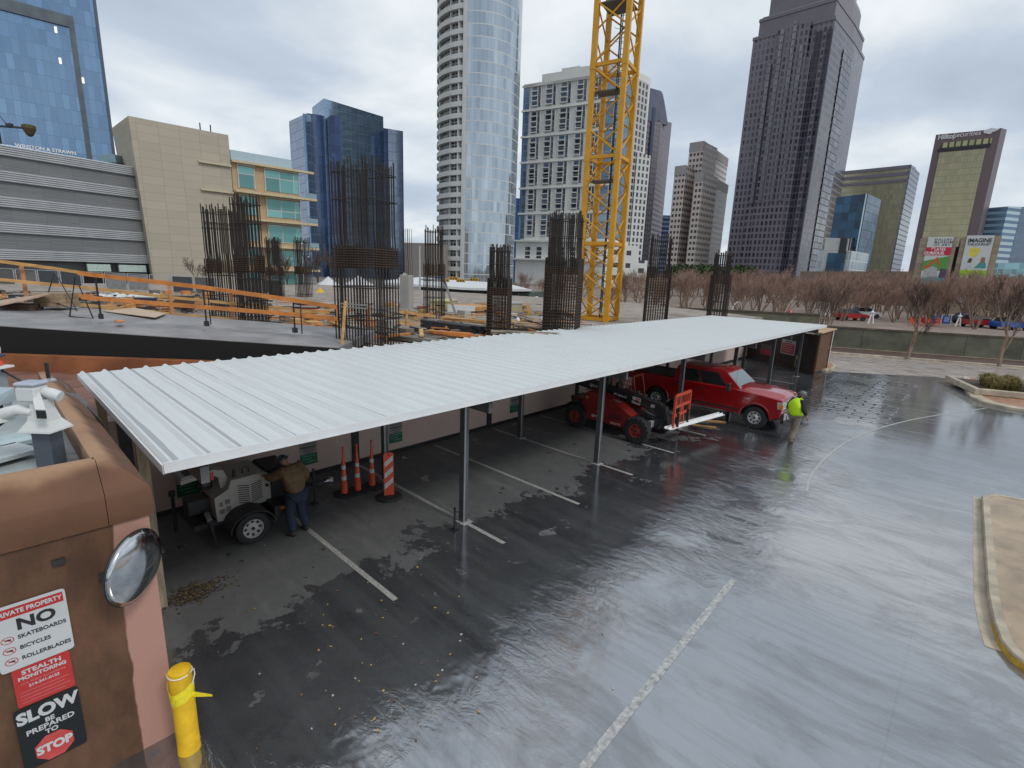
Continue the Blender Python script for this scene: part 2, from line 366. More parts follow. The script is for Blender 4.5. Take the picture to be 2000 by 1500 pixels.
def arc(pix, n=8):
    P = [G(*p) for p in pix]; out = []
    for i in range(len(P)-1):
        p0, p1, p2, p3 = P[max(i-1, 0)], P[i], P[i+1], P[min(i+2, len(P)-1)]
        for k in range(n):
            s_ = k/n; out.append(.5*((2*p1)+(p2-p0)*s_+(2*p0-5*p1+4*p2-p3)*s_*s_+(3*p1-p0-3*p2+p3)*s_**3))
    out.append(P[-1]); return out
def marking(name, mb, m_): struct(name, mb, m_)
marking('lane_line', ribbon([G(1140, 1500)+Vector((.1, -1.6, 0)), G(1140, 1500), G(1433, 1132)], .12, .004), M_line)
marking('curved_lane_line', ribbon(arc([(1575, 960), (1590, 920), (1632, 878), (1690, 846), (1790, 818), (1927, 797)]), .07, .004), M_line)
for k, (x0, x1) in enumerate([(-11.2, -6.47), (-12.2, -6.48), (-12.2, -6.5), (-12.2, -6.55), (-12.2, -6.6), (-12.2, -6.65), (-12.2, -7.2), (-12.2, -7.2), (-12.2, -7.2), (-12.2, -7.2), (-12.2, -7.2)]):
    y = 4.24 + k*2.653
    marking('stall_line', MB().add([(x0, y-.05, .004), (x1, y-.05, .004), (x1, y+.05, .004), (x0, y+.05, .004)], ((0, 1, 2, 3),)), M_line2)
def island(name, pts, h, mk, mtop, kw=.15, label=None):
    """kerb ring with a top sheet"""
    n = len(pts); P = [Vector(p[:2]) for p in pts]; inn = []
    for i in range(n):
        a, b_, c_ = P[i-1], P[i], P[(i+1) % n]; d1 = (b_-a).normalized(); d2 = (c_-b_).normalized(); nn = Vector((-(d1.y+d2.y), d1.x+d2.x))
        nn = nn.normalized() if nn.length > 1e-6 else Vector((-d1.y, d1.x)); inn.append(b_+nn*kw)
    rings = [[(p.x, p.y, -.02) for p in P], [(p.x, p.y, h-.03) for p in P], [(p.x*.85+q_.x*.15, p.y*.85+q_.y*.15, h) for p, q_ in zip(P, inn)], [(q_.x, q_.y, h) for q_ in inn], [(q_.x, q_.y, h-.012) for q_ in inn]]
    mb = MB().loft(rings, 0, cap=False); mb.add([(q_.x, q_.y, h-.012) for q_ in inn], (tuple(range(n)),), 1)
    struct(name, mb, [mk, mtop])
    return inn
# sidewalk at the right edge (its rounded kerb end is painted yellow)
ip = [G(1915, 977), G(1921, 1090), G(1926, 1170), G(1936, 1222), G(1950, 1262), G(1972, 1290), G(2000, 1312)]
ip = [(p.x, p.y) for p in ip] + [(2.0, 9.6), (9, 9.3), (9, 18.6), (2.2, 18.5), (.95, 18.25)]
ip = ip[::1]
island('sidewalk', ip, .14, M_kerb, M_walk)
struct('gutter', ribbon([G(1910, 972), G(1913, 1090), G(1916, 1170), G(1926, 1225), G(1940, 1268)], .2, .005), M_kerb)
yk = MB()
yp = [G(1936, 1222), G(1950, 1262), G(1972, 1290), G(2000, 1312), Vector((2.0, 9.6, 0)), Vector((3.4, 9.55, 0))]
for a, b_ in zip(yp[:-1], yp[1:]):
    d = (b_-a).normalized(); k = Vector((-d.y, d.x, 0))*-.006
    yk.quad(a+k, b_+k, b_+k+Vector((0, 0, .105)), a+k+Vector((0, 0, .105)))
struct('yellow_kerb_paint', yk, mat('kerb_yellow', (.55, .34, .03), .5, var=.3, sc=8))
# corner island with planter at the far right
q_ = [G(1880, 738), G(1882, 760), G(1895, 778), G(1925, 790), G(1960, 798), G(2010, 806)]
q_ = [(p.x, p.y) for p in q_] + [(7, 32), (12, 34), (12, 43), (2, 41.6)]
island('sidewalk_corner', q_, .14, M_kerb, M_brickwalk, .5)
# small kerbed island at the fence end
q_ = [(-8.6, 36.9), (-7.0, 37.2), (-6.75, 37.9), (-6.9, 39.6), (-7.6, 41.4), (-9.6, 41.0)]
island('kerb_island', q_, .14, M_kerb, M_brickwalk, .16)
# verge between street and wall
wa, wb = Vector((-9.5, 51.3)), Vector((2.4, 56.3)); wd = (wb-wa).normalized(); wn_ = Vector((-wd.y, wd.x))
vp_ = [wa-wd*30-wn_*4.0, wb+wd*60-wn_*4.0, wb+wd*60, wa-wd*30]
island('verge', [(p.x, p.y) for p in vp_], .13, M_kerb, mat('wet_soil', (.10, .062, .045), .5, var=.5, sc=3, bump=.5), .3)
# terrace of the park behind the walls
A = wa-wd*70+wn_*.5; B = wb+wd*120+wn_*.5
struct('park_terrace', MB().add([(A.x, A.y, 1.0), (B.x, B.y, 1.0), (B.x-60, B.y+140, 1.0), (A.x-60, A.y+140, 1.0)], ((0, 1, 2, 3),)), mat('park_gravel', (.22, .17, .14), .9, var=.3, sc=.4))
# retaining wall at the street
rw = MB(); a, b_ = wa-wd*1.5, wb+wd*55
def wallbox(mb, a, b_, th, z0, z1, mi=0):
    d = (b_-a).normalized(); n = Vector((-d.y, d.x))*th
    mb.prism([a, b_, b_+n, a+n], z0, z1, mi)
wallbox(rw, a, b_, .35, -.05, 1.78)
t_ = thing('retaining_wall', 'long low olive-grey concrete retaining wall behind the street at right', 'wall', (a.x, a.y, 0))
build('wall', rw, M_concd, t_, world=True)
cp = MB(); wallbox(cp, a-wn_*.04, b_-wn_*.04, .45, 1.783, 1.93); build('coping', cp, mat('stained_coping', (.10, .08, .05), .7, var=.5, sc=1.5), t_, world=True)
jn = MB()
for k in range(1, 16):
    p = a+wd*k*3.6; jn.prism([p-wn_*.006, p+wd*.03-wn_*.006, p+wd*.03, p], .1, 1.77)
build('joint', jn, M_black, t_, world=True)
# second wall further left, behind the crane
a, b_ = DP(1205, 62).to_2d(), DP(1612, 57).to_2d(); zt = ZD(1400, 60, 603)
t_ = thing('retaining_wall', 'grey concrete wall with dark stained top, seen past the crane foot above the white roof', 'wall', (a.x, a.y, 0))
m2 = MB(); wallbox(m2, a, b_, .5, -.05, zt-.25); build('wall', m2, M_concd, t_, world=True)
m2 = MB(); d_ = (b_-a).normalized(); wallbox(m2, a-Vector((-d_.y, d_.x))*.05, b_-Vector((-d_.y, d_.x))*.05, .6, zt-.247, zt); build('coping', m2, mat('dark_coping', (.07, .055, .04), .8, var=.4, sc=1), t_, world=True)
# ------------------------------------------------------------------ construction deck, ramp
dz = 2.6
M_deck = mat('construction_deck', (.30, .25, .20), .8, var=.45, sc=.9, c2=(.40, .35, .31), bump=.3, bsc=8)
struct('construction_deck', MB().prism([(-14.3, 8.4), (-13.6, 9.2), (-13.6, 45), (-30, 52), (-75, 40), (-75, -24), (-44, -21), (-34.7, -11.9)], -.04, dz), M_deck)
struct('lower_planking', MB().prism([(-13.0, 1.3), (-13.0, 8.0), (-20.6, .2), (-34, -13), (-20, -13), (-12.9, -4)], -.045, 2.2), mat('red_brown_planks', (.20, .085, .06), .55, var=.45, sc=2, c2=(.27, .14, .10), stretch=(6, .5, 1)))
t_ = thing('concrete_ramp', 'pale grey concrete ramp slab with black side sloping down toward the rebar', 'ramp', (-17, 4, 0))
P1, P2 = Vector((-34.0, -12.6, 4.1)), Vector((-13.95, 7.3, 3.12)); nn = Vector((-.707, .707, 0))
top = MB(); top.loft([[P1+nn*.006, P1+nn*7, P1+nn*7-Vector((0, 0, .3)), P1+nn*.006-Vector((0, 0, .3))], [P2+nn*.006, P2+nn*4.5, P2+nn*4.5-Vector((0, 0, .3)), P2+nn*.006-Vector((0, 0, .3))]])
build('ramp_slab', top, mat('ramp_concrete', (.25, .245, .25), .6, var=.25, sc=.9, c2=(.33, .32, .32)), t_, world=True)
sd_ = MB(); sd_.loft([[P1-Vector((0, 0, .02)), P1+nn*.2-Vector((0, 0, .31)), P1+nn*.2-Vector((0, 0, 1.6)), P1-Vector((0, 0, 1.6))], [P2-Vector((0, 0, .02)), P2+nn*.2-Vector((0, 0, .31)), P2+nn*.2-Vector((0, 0, .48)), P2-Vector((0, 0, .48))]])
build('edge_form', sd_, mat('black_membrane', (.005, .005, .005), .8, var=.3, sc=2), t_, world=True)
q1, q2 = Vector((-33.5, -13.2, 2.2)), Vector((-14.6, 6.2, 2.2))
t_ = build('form_beam', MB().loft([[q1, q1+nn*.3, q1+nn*.3+Vector((0, 0, .62)), q1+Vector((0, 0, .62))], [q2, q2+nn*.3, q2+nn*.3+Vector((0, 0, .42)), q2+Vector((0, 0, .42))]]), mat('rusty_form', (.25, .085, .03), .6, var=.35, sc=1.2))
tag(t_, 'long rusty brown formwork beam lying below the black ramp side', 'beam')
# ------------------------------------------------------------------ skyline
def bld(name, label, cat, foot, group=None):
    c = sum((Vector(p) for p in foot), Vector((0, 0)))/len(foot); return thing(name, label, cat, (c.x, c.y, 0), group=group)
def XY(px, d): p = DP(px, d); return (p.x, p.y)
def back(p, q, dep):           # a point pushed behind the face p-q
    d = (Vector(q)-Vector(p)).normalized(); n = Vector((-d.y, d.x))
    if n.dot(Vector(p)) < 0: n = -n
    return n*dep
def lerp(p, q, s_): return (p[0]+(q[0]-p[0])*s_, p[1]+(q[1]-p[1])*s_)
# left blue glass tower
p, q = XY(-170, 131), XY(251, 160); n = back(p, q, 30); foot = [p, q, (q[0]+n.x, q[1]+n.y), (p[0]+n.x, p[1]+n.y)]
t_ = bld('glass_tower', 'bright blue glass tower cut off by the top left corner, with a dark vertical strip', 'tower', foot)
Ma = facade('blue_panes', 1.5, 3.9, (.20, .31, .46), (.14, .22, .34), .05, .04, .12, .75, .1, .012, lit=.02)
build('curtain_wall', MB().walls(foot, 0, 150, [0, 0, 0, 0], cap=0), Ma, t_, world=True)
fr = MB()
def onf(p, q, s_, out=.5): 
    n = back(p, q, 1); a = lerp(p, q, s_); return Vector((a[0]-n.x*out, a[1]-n.y*out))
Ls = (Vector(q)-Vector(p)).length
def strip(mb, p, q, s0, s1, z0, z1, out=.5, mi=0):
    a, b_ = onf(p, q, s0, out), onf(p, q, s1, out); n = back(p, q, 1)*(out-.02)
    mb.prism([a, b_, b_+n, a+n], z0, z1, mi)
s_at = lambda px: max(0, min(1, next(k/400 for k in range(401) if k == 400 or (lambda v: 1000+FPX*v.dot(CR)/v.dot(CF))(Vector((*lerp(p, q, k/400), 5.5))-Vector((0, 0, CH))) >= px)))
s1, s2 = s_at(196), s_at(206)
ztop = ZD(160, 153, 20)
strip(fr, p, q, s1, s2, 10, ztop); strip(fr, p, q, 0, s1-.001, ztop-3, ztop, .5)
build('reveal_strip', fr, mat('grey_reveal', (.10, .12, .14), .4, .3, var=.2, sc=.3), t_, world=True)
ed = MB(); strip(ed, p, q, .985, 1.0, 5, 149.5, .8); build('corner_fin', ed, mat('dark_mullion', (.08, .1, .13), .4, .3), t_, world=True)
dx = (Vector(q)-Vector(p)).normalized(); zt_ = ZD(115, 149, 291)
o_ = onf(p, q, s_at(123), .6)
text('lettering', 'WINSTON & STRAWN', 1.28, M_white, t_, Matrix.Translation(-t_.location) @ frame((o_.x, o_.y, zt_), (dx.x, dx.y, 0)), .04)
# grey banded garage
p, q = XY(-120, 76), XY(296, 100.5); n = back(p, q, 40); foot = [p, q, (q[0]+n.x, q[1]+n.y), (p[0]+n.x, p[1]+n.y)]
t_ = bld('parking_garage', 'long grey parking garage with silver ribbed bands, left of the beige wall', 'garage', foot)
z0, z1 = 4.6, ZD(275, 99, 325)
M_rib = mat('ribbed_silver', (.50, .51, .52), .4, .4, var=.08, sc=.4)
M_panel = facade('grey_louvre', 4.5, .28, (.20, .205, .21), (.13, .135, .14), .012, .3, .12, .1, .6, 0)
build('louvre_wall', MB().walls(foot, z0, z1-.3, 0, cap=0), M_panel, t_, world=True)
H_ = z1-z0; per = (z1-z0)/4.5
for k in range(5):
    zb = z1-(k*per)-per*.42 if k < 4 else z0; zt2 = z1-k*per if k < 4 else z0+per*.42
    mb = MB(); nr = 5
    for r_ in range(nr):
        h_ = (zt2-zb)/nr; a = onf(p, q, 0, .45); b_ = onf(p, q, 1, .45); nn_ = back(p, q, 1)*.44
        zz_ = zb+r_*h_; k1 = back(p, q, 1)*.18
        mb.loft([[(a.x+k1.x, a.y+k1.y, zz_), (a.x, a.y, zz_+h_*.3), (a.x, a.y, zz_+h_*.7), (a.x+k1.x, a.y+k1.y, zz_+h_*.98), (a.x+nn_.x, a.y+nn_.y, zz_+h_*.98), (a.x+nn_.x, a.y+nn_.y, zz_)],
                 [(b_.x+k1.x, b_.y+k1.y, zz_), (b_.x, b_.y, zz_+h_*.3), (b_.x, b_.y, zz_+h_*.7), (b_.x+k1.x, b_.y+k1.y, zz_+h_*.98), (b_.x+nn_.x, b_.y+nn_.y, zz_+h_*.98), (b_.x+nn_.x, b_.y+nn_.y, zz_)]])
    build('ribbed_band', mb, M_rib, t_, world=True)
mb = MB(); mb.walls([(a_[0]+n.x*.03, a_[1]+n.y*.03) for a_ in (p, q)], -.5, z0, 0, closed=False); build('lower_wall', mb, mat('garage_base', (.15, .15, .15), .7), t_, world=True)
s1, s2 = s_at(158), s_at(285); mb = MB(); strip(mb, p, q, s1, s2, -.5, 2.9, .35); build('entry_opening', mb, mat('black_opening', (.004, .004, .004), .9, var=0), t_, world=True)
mb = MB()
for a_, c_ in ((166, 211), (228, 280)): strip(mb, p, q, s_at(a_), s_at(c_), 3.0, 4.3, .5)
build('entry_sign', mb, mat('sign_pale', (.45, .55, .50), .5), t_, world=True)
# beige concrete wall block
p, q = XY(296, 98), XY(466, 108.5); n = back(p, q, 14); zt = ZD(451, 108, 262); zt1 = ZD(268, 98.5, 229)
foot = [p, q, (q[0]+n.x, q[1]+n.y), (p[0]+n.x, p[1]+n.y)]
t_ = bld('concrete_building', 'windowless beige concrete-panel block with a leaning left edge', 'building', foot)
Mb = facade('beige_panels', 3.4, 1.5, (.42, .375, .295), (.28, .25, .195), .018, .035, .05, 0, .8, 0)
d = (Vector(q)-Vector(p)).normalized(); lean = Vector((-d.x, -d.y))*1.0; sideL = Vector((-d.x, -d.y))*.2+n.normalized()*1.0
mb = MB(); Lw = (Vector(q)-Vector(p)).length
A0, B0, B1, A1 = (p[0], p[1], 0), (q[0], q[1], 0), (q[0], q[1], zt), (p[0]+lean.x, p[1]+lean.y, zt1)
mb.quad(A0, B0, B1, A1, 0, ((0, 0), (Lw, 0), (Lw, zt), (-1, zt1)))
C0, C1 = (p[0]+n.x, p[1]+n.y, 0), (p[0]+n.x+lean.x*2, p[1]+n.y+lean.y*2, zt1)
mb.quad(C0, A0, A1, C1, 0, ((-14, 0), (0, 0), (-1, zt1), (-14, zt1))); mb.quad(B0, (q[0]+n.x, q[1]+n.y, 0), (q[0]+n.x, q[1]+n.y, zt), B1, 0, ((0, 0), (14, 0), (14, zt), (0, zt)))
mb.add([A1, B1, (q[0]+n.x, q[1]+n.y, zt), C1], ((0, 1, 2, 3),))
build('panel_wall', mb, Mb, t_, world=True)
for yy in (375-60, 428-60, 478-50):
    zz_ = ZD(440, 107, yy+60-52) 
    mb = MB(); strip(mb, p, q, .62, 1.0, zz_, zz_+.35, .5); build('wall_ledge', mb, mat('beige_ledge', (.5, .44, .32), .7), t_, world=True)
for a_ in (.70, .82):
    mb = MB(); c = onf(p, q, a_, -1.5); mb.tube([(c.x, c.y, zt-.2), (c.x, c.y, zt+1.6)], .12); build('roof_vent', mb, M_dsteel, t_, world=True)
# roof clutter on garage
c = DP(240, 104); t2 = thing('rooftop_unit', 'glassy grey rooftop unit on the garage beside the beige wall', 'rooftop unit', (c.x, c.y, z1-.2))
t2.rotation_euler = (0, 0, R(40))
build('casing', MB().box(-2.6, 2.6, -1.5, 1.5, 0, 1.5, bev=.15), M_dsteel, t2); build('glass_box', MB().loft([[(-1.6, -1.2, 1.5), (2.2, -1.2, 1.5), (2.2, 1.2, 1.5), (-1.6, 1.2, 1.5)], [(-.9, -1.1, 3.0), (2.0, -1.1, 3.0), (2.0, 1.1, 3.0), (-.9, 1.1, 3.0)]]), M_sky_glass, t2)
# tan building with teal windows
p, q = XY(467, 108.8), XY(592, 118); n = back(p, q, 22); foot = [p, q, (q[0]+n.x, q[1]+n.y), (p[0]+n.x, p[1]+n.y)]; zt = ZD(455+8, 108.8, 312)
t_ = bld('office_building', 'tan low office building with teal windows and balconies, right of the beige block', 'building', foot)
build('wall', MB().walls(foot, 0, zt, 0, cap=0), mat('tan_stucco', (.46, .33, .20), .8, var=.1), t_, world=True)
Mt = facade('teal_panes', 3.0, 3.4, (.16, .36, .35), (.45, .46, .42), .05, .05, .3, .5, .12, .02)
levels = [ZD(467, 109, y_) for y_ in (312, 371, 424, 476, 522, 560)]
E_ = q; dd = (Vector(q)-Vector(p)).normalized(); q2 = (q[0]+dd.x*3.2, q[1]+dd.y*3.2); Lq = (Vector(q2)-Vector(p)).length
p_save, q_save = p, q
for i in range(5):
    zt_, zb_ = levels[i]-1.0, levels[i+1]+.7
    if zb_ < 0: zb_ = 0
    for px0, px1 in ((478, 508), (528, 591)):
        p, q = p_save, q_save; s1, s2 = s_at(px0), s_at(px1)
        a, b_ = onf(p, q, s1, .12), onf(p, q, s2, .12); mb = MB(); mb.walls([a, b_], zb_, zt_, 0, closed=False)
        w_ = build('window', mb, Mt, t_, world=True)
        f2 = MB(); strip(f2, p, q, s1-.008, s1, zb_-.2, zt_+.2, .3); strip(f2, p, q, s2, s2+.008, zb_-.2, zt_+.2, .3); strip(f2, p, q, s1-.008, s2+.008, zt_+.203, zt_+.45, .32)
        f2.v = [tuple(Vector(v_)-t_.location) for v_ in f2.v]; build('window_frame', f2, mat('pale_frame', (.55, .53, .46), .6, var=0), w_)
    mb = MB(); strip(mb, p, q2, 0, 1, levels[i]-.5, levels[i]-.05, 2.0 if i else 1.0); o_ = build('balcony_slab', mb, mat('cream_slab', (.55, .45, .28), .7), t_, world=True)
    if i:
        gl = MB(); a, b_ = onf(p, q2, .86, 1.95), onf(p, q2, 1, 1.95); nn_ = back(p, q2, 1)*4
        gl.prism([a, b_, b_+back(p, q2, 1)*.06, a+back(p, q2, 1)*.06], levels[i]-.04, levels[i]+1.05)
        gl.v = [tuple(Vector(v_)-t_.location) for v_ in gl.v]; build('glass_rail', gl, M_sky_glass, o_)
gl = MB(); strip(gl, p, q, 0, .9, zt+.01, zt+2.0, -.4); build('roof_glass_screen', gl, mat('screen_glass', (.42, .52, .56), .15, .4, var=.05), t_, world=True)
# blue glass mid-rise of several slabs
t_ = thing('glass_office', 'dark blue glass office block with slanting top, behind the tallest rebar cage', 'office block', (*XY(670, 250), 0))
Mg1 = facade('blue_grey_panes', 2.0, 4, (.24, .29, .39), (.16, .20, .27), .04, .05, .12, .7, .12, .01)
Mg2 = facade('navy_panes', 2.0, 4, (.05, .08, .17), (.05, .07, .12), .05, .05, .3, .6, .12, .02)
Mg3 = facade('steel_blue_panes', 2.0, 4, (.25, .35, .47), (.18, .26, .35), .03, .03, .10, .8, .1, .008)
def slab(name, px0, d0, px1, d1, dep, y0, y1, mats, mis=0, slant=None, par=None):
    p, q = XY(px0, d0), XY(px1, d1); n = back(p, q, dep)
    z0_, z1_ = ZD(px0, d0, y0), ZD(px1, d1, y1)
    f = [p, q, (q[0]+n.x, q[1]+n.y), (p[0]+n.x, p[1]+n.y)]
    mb = MB(); zs = [z0_, z1_, z1_, z0_]; u = 0
    for i in range(4):
        a, b_ = f[i], f[(i+1) % 4]; l_ = math.dist(a, b_); za, zb = zs[i], zs[(i+1) % 4]
        mb.quad((*a, 0), (*b_, 0), (*b_, zb), (*a, za), mis[i] if isinstance(mis, list) else mis, ((u, 0), (u+l_, 0), (u+l_, zb), (u, za))); u += l_
    mb.add([(*f[i], zs[i]) for i in range(4)], ((0, 1, 2, 3),), 0)
    return build(name, mb, mats, par or t_, world=True), f, zs
slab('left_slab', 580, 262, 614, 246, 20, 237, 221, [Mg1, Mg2])
slab('recess_slab', 614.5, 247, 648, 251, 18, 221, 226, [Mg2])
slab('main_slab', 646, 245, 754, 262, 18, 192, 228, [Mg3])
slab('right_slab', 754, 256, 790, 259, 18, 250, 256, [Mg2])
slab('right_glass', 762, 252.5, 788, 255, 5, 251, 256, [Mg1])
slab('dark_bay', 656, 241, 675, 243.5, 5, 225, 227, [Mg2])
slab('left_edge_fin', 606, 243, 610, 242, 3, 221, 222, [Mg3])
# round glass tower
D0 = 218; c = DP(928, D0+2); Rr = 76.5*(D0-3)/FPX
t_ = thing('round_tower', 'tall round silver-blue glass tower with curved white balconies on its left side', 'tower', (c.x, c.y, 0))
Mr = facade('silver_panes', 1.55, 4.1, (.40, .47, .53), (.55, .57, .57), .05, .085, .10, .72, .07, .012, g2=(.47, .54, .60), frough=.45)
view = math.atan2(-c.y, -c.x)
def circ(a0, a1, n, r=Rr, sq=1.0): return [(math.cos(view+a0+(a1-a0)*k/n)*r, math.sin(view+a0+(a1-a0)*k/n)*r*1.0) for k in range(n+1)]
zt = 185
full = circ(-math.pi, math.pi, 72)[:-1]
gl = [p_ for p_ in circ(R(-24), R(175), 44)]
# image left is the positive rotation side seen from the camera
side = 1 if (Vector((math.cos(view+.5), math.sin(view+.5), 0))*10).dot(CR) > 0 else -1
def circs(a0, a1, n, r): return [(math.cos(view+side*(a0+(a1-a0)*k/n))*r, math.sin(view+side*(a0+(a1-a0)*k/n))*r) for k in range(n+1)]
build('curtain_wall', MB().walls(circs(R(-19), R(180), 46, Rr), 0, zt, 0, closed=False), Mr, t_)
build('balcony_back_wall', MB().walls(circs(R(-180), R(-19), 36, Rr-1.6), 0, zt, 0, closed=False), facade('balcony_glass', 2.1, 4.1, (.05, .06, .07), (.38, .38, .37), .2, .14, .7, .2, .15, 0, g2=(.2, .22, .23)), t_)
a_, b_ = circs(R(-19), R(-19), 1, Rr+.25)[0], circs(R(-14.5), R(-14.5), 1, Rr+.25)[0]
pf = MB(); pf.loft([[(x, y, z) for x, y in circs(R(-21), R(-15.5), 3, Rr+.22)+circs(R(-15.5), R(-21), 3, Rr-1.7)] for z in (0, zt)]); build('white_pier', pf, mat('white_precast', (.56, .57, .56), .6, var=.08, sc=.2), t_)
M_prec = mat('precast', (.58, .59, .57), .6, var=.1, sc=.3)
bal = MB()
o1, i1 = circs(R(-110), R(-21.2), 20, Rr), circs(R(-21.2), R(-110), 20, Rr-1.75)
bal.prism(o1+i1, 0, .45); o2, i2 = o1, circs(R(-21.2), R(-110), 20, Rr-.18)
bal.loft([[(x, y, .452) for x, y in o2+i2], [(x, y, 1.75) for x, y in o2+i2]])
bm_ = bal.mesh('balcony', M_prec)
spm = []
for k in (0, 1, 3):
    sp = MB(); a = R(-27-15*k); x, y = math.cos(view+side*a), math.sin(view+side*a)
    sp.bar((x*(Rr-.9), y*(Rr-.9), 0), (x*(Rr-.9), y*(Rr-.9), zt-14), 1.7 if k == 0 else .9, .35); build('balcony_fin', sp, M_prec, t_)
for k in range(40):
    o_ = build('balcony', bm_, None, t_, loc=(0, 0, k*4.1+2)) if 0 else bpy.data.objects.new('balcony', bm_)
    if not o_.users_collection: COL.objects.link(o_)
    o_.parent = t_; o_.location = (0, 0, k*4.1+1.2)
# small blue block between round tower and white hotel
t_ = thing('glass_office', 'narrow deep-blue glass block in the gap between the round tower and the white tower', 'office block', (*XY(1008, 300), 0))
slab('curtain_wall', 985, 300, 1024, 300, 20, 386, 388, [facade('deep_blue_panes', 3, 4, (.05, .15, .38), (.10, .22, .45), .12, .1, .4, .5, .2, .02)])
# white residential tower
t_ = thing('residential_tower', 'white high-rise with columns of dark balconied windows, partly behind the crane', 'tower', (*XY(1100, 260), 0))
M_wt = mat('white_render', (.70, .70, .67), .6, var=.06, sc=.1)
p, q = XY(1013, 270), XY(1176, 249); zt = ZD(1028-15, 270, 166); n = back(p, q, 30)
foot = [p, q, (q[0]+n.x, q[1]+n.y), (p[0]+n.x, p[1]+n.y)]
build('wall', MB().walls(foot, 0, zt-1, 0, cap=0), M_wt, t_, world=True)
rows_y = [168, 216, 267, 317, 367, 416, 466]
zr = [ZD(1013, 270, y) for y in rows_y]
M_win = facade('hotel_window', 3.6, 3.15, (.045, .055, .075), (.30, .31, .32), .07, .12, .5, .45, .12, .02, g2=(.14, .18, .24))
cols = [(1026, 1042), (1052, 1069), (1078, 1096), (1108, 1124), (1134, 1150)]
M_blue_strip = facade('blue_strip', 4.5, 3.15, (.16, .23, .30), (.25, .32, .38), .04, .05, .2, .6, .1, .02)
for i in range(6):
    sl_ = MB(); strip(sl_, p, q, -.03, 1.005, zr[i]-.9, zr[i], .9); build('floor_ledge', sl_, M_wt, t_, world=True)
    for a_, b_ in cols:
        s1, s2 = s_at(a_), s_at(b_); z0_, z1_ = zr[i+1]+1.0, zr[i]-1.3; mb = MB()
        A_, B_ = onf(p, q, s1, .15), onf(p, q, s2, .15); mb.walls([A_, B_], z0_, z1_, 0, closed=False)
        w_ = build('window_bay', mb, M_win, t_, world=True)
        bb = MB(); sm = s1+(s2-s1)*.62
        for k in range(4):
            zz_ = z0_+(z1_-z0_)*k/4
            strip(bb, p, q, s1-.004, sm, zz_+.15, zz_+.62, 1.0)
        strip(bb, p, q, s1-.006, s1, z0_, z1_, .8); strip(bb, p, q, s2, s2+.006, z0_, z1_, .8); strip(bb, p, q, sm, sm+.007, z0_, z1_, .75)
        bb.v = [tuple(Vector(v_)-t_.location) for v_ in bb.v]; build('balcony', bb, M_prec, w_)
s1, s2 = s_at(1158), s_at(1175); A_, B_ = onf(p, q, s1, .2), onf(p, q, s2, .2); build('glass_strip', MB().walls([A_, B_], zr[6], zt-2, 0, closed=False), M_blue_strip, t_, world=True)
mb = MB(); strip(mb, p, q, -.02, .0, zr[6], zt-1.5, .2); A_, B_ = onf(p, q, 0, .3), onf(p, q, .05, .3); mb.walls([A_, B_], zr[6], zt-2, 0, closed=False); build('left_glass', mb, M_blue_strip, t_, world=True)
# zig-zag roof plates
for a_, b_, dzv in ((0, .2, 0), (.21, .42, 3.2), (.43, .62, 4.4), (.63, 1.0, 3.8)):
    mb = MB(); strip(mb, p, q, a_-.01, b_, zt-1.5, zt+dzv, .9); build('roof_parapet', mb, M_wt, t_, world=True)
# right return face
p2, q2 = XY(1176.5, 249), XY(1238, 268); n = back(p2, q2, 12); zt2 = ZD(1238, 268, 153)
build('wall', MB().walls([p2, q2, (q2[0]+n.x, q2[1]+n.y), (p2[0]+n.x, p2[1]+n.y)], 0, zt2, 0, cap=0), M_wt, t_, world=True)
mb = MB(); A_, B_ = onf(p2, q2, .05, .15), onf(p2, q2, .5, .15); mb.walls([A_, B_], zr[6], zt2-4, 0, closed=False); build('glass_strip', mb, M_blue_strip, t_, world=True)
mb = MB(); A_, B_ = onf(p2, q2, .6, .15), onf(p2, q2, .95, .15); mb.walls([A_, B_], zr[6], zt2-3, 0, closed=False); build('window_bay', mb, facade('small_bays', 3, 3.15, (.05, .06, .07), (.5, .5, .49), .45, .3, .4, .3, .2, 0), t_, world=True)
slab('lower_wing', 1225, 262, 1250, 266, 20, 297, 304, [facade('wing_bays', 2.6, 3.15, (.06, .07, .08), (.56, .56, .54), .5, .35, .4, .3, .2, 0)])
# podium
P_, Q_ = XY(1006, 262), XY(1180, 242); zp = ZD(1006, 262, 472)
n = back(P_, Q_, 20)
build('podium_wall', MB().walls([P_, Q_, (Q_[0]+n.x, Q_[1]+n.y), (P_[0]+n.x, P_[1]+n.y)], 0, zp, 0, cap=0), M_wt, t_, world=True)
p, q = P_, Q_
for zf in (.30, .48, .66):
    for a_ in (1024, 1046, 1068, 1090, 1112, 1134, 1156):
        mb = MB(); s1, s2 = s_at(a_), s_at(a_+9); zz_ = ZD(1006, 262, 520)+(zp-ZD(1006, 262, 520))*zf; strip(mb, p, q, s1, s2, zz_, zz_+1.7, .1); build('window', mb, M_glassd, t_, world=True)
mb = MB(); strip(mb, p, q, -.01, 1, zp, zp+.8, 1.5); strip(mb, p, q, -.03, 1, ZD(1006, 262, 507), ZD(1006, 262, 504), 2); build('podium_ledge', mb, M_wt, t_, world=True)
slab('podium_wing', 1181, 245, 1262, 262, 20, 505, 509, [facade('podium_bays', 7, 5, (.07, .08, .09), (.62, .62, .60), .35, .5, .4, .3, .2, 0)])
slab('podium_tower', 1181, 244, 1240, 250, 12, 478, 480, [facade('podium_win', 7, 6, (.05, .05, .06), (.60, .60, .58), .6, .62, .3, .3, .2, 0)])
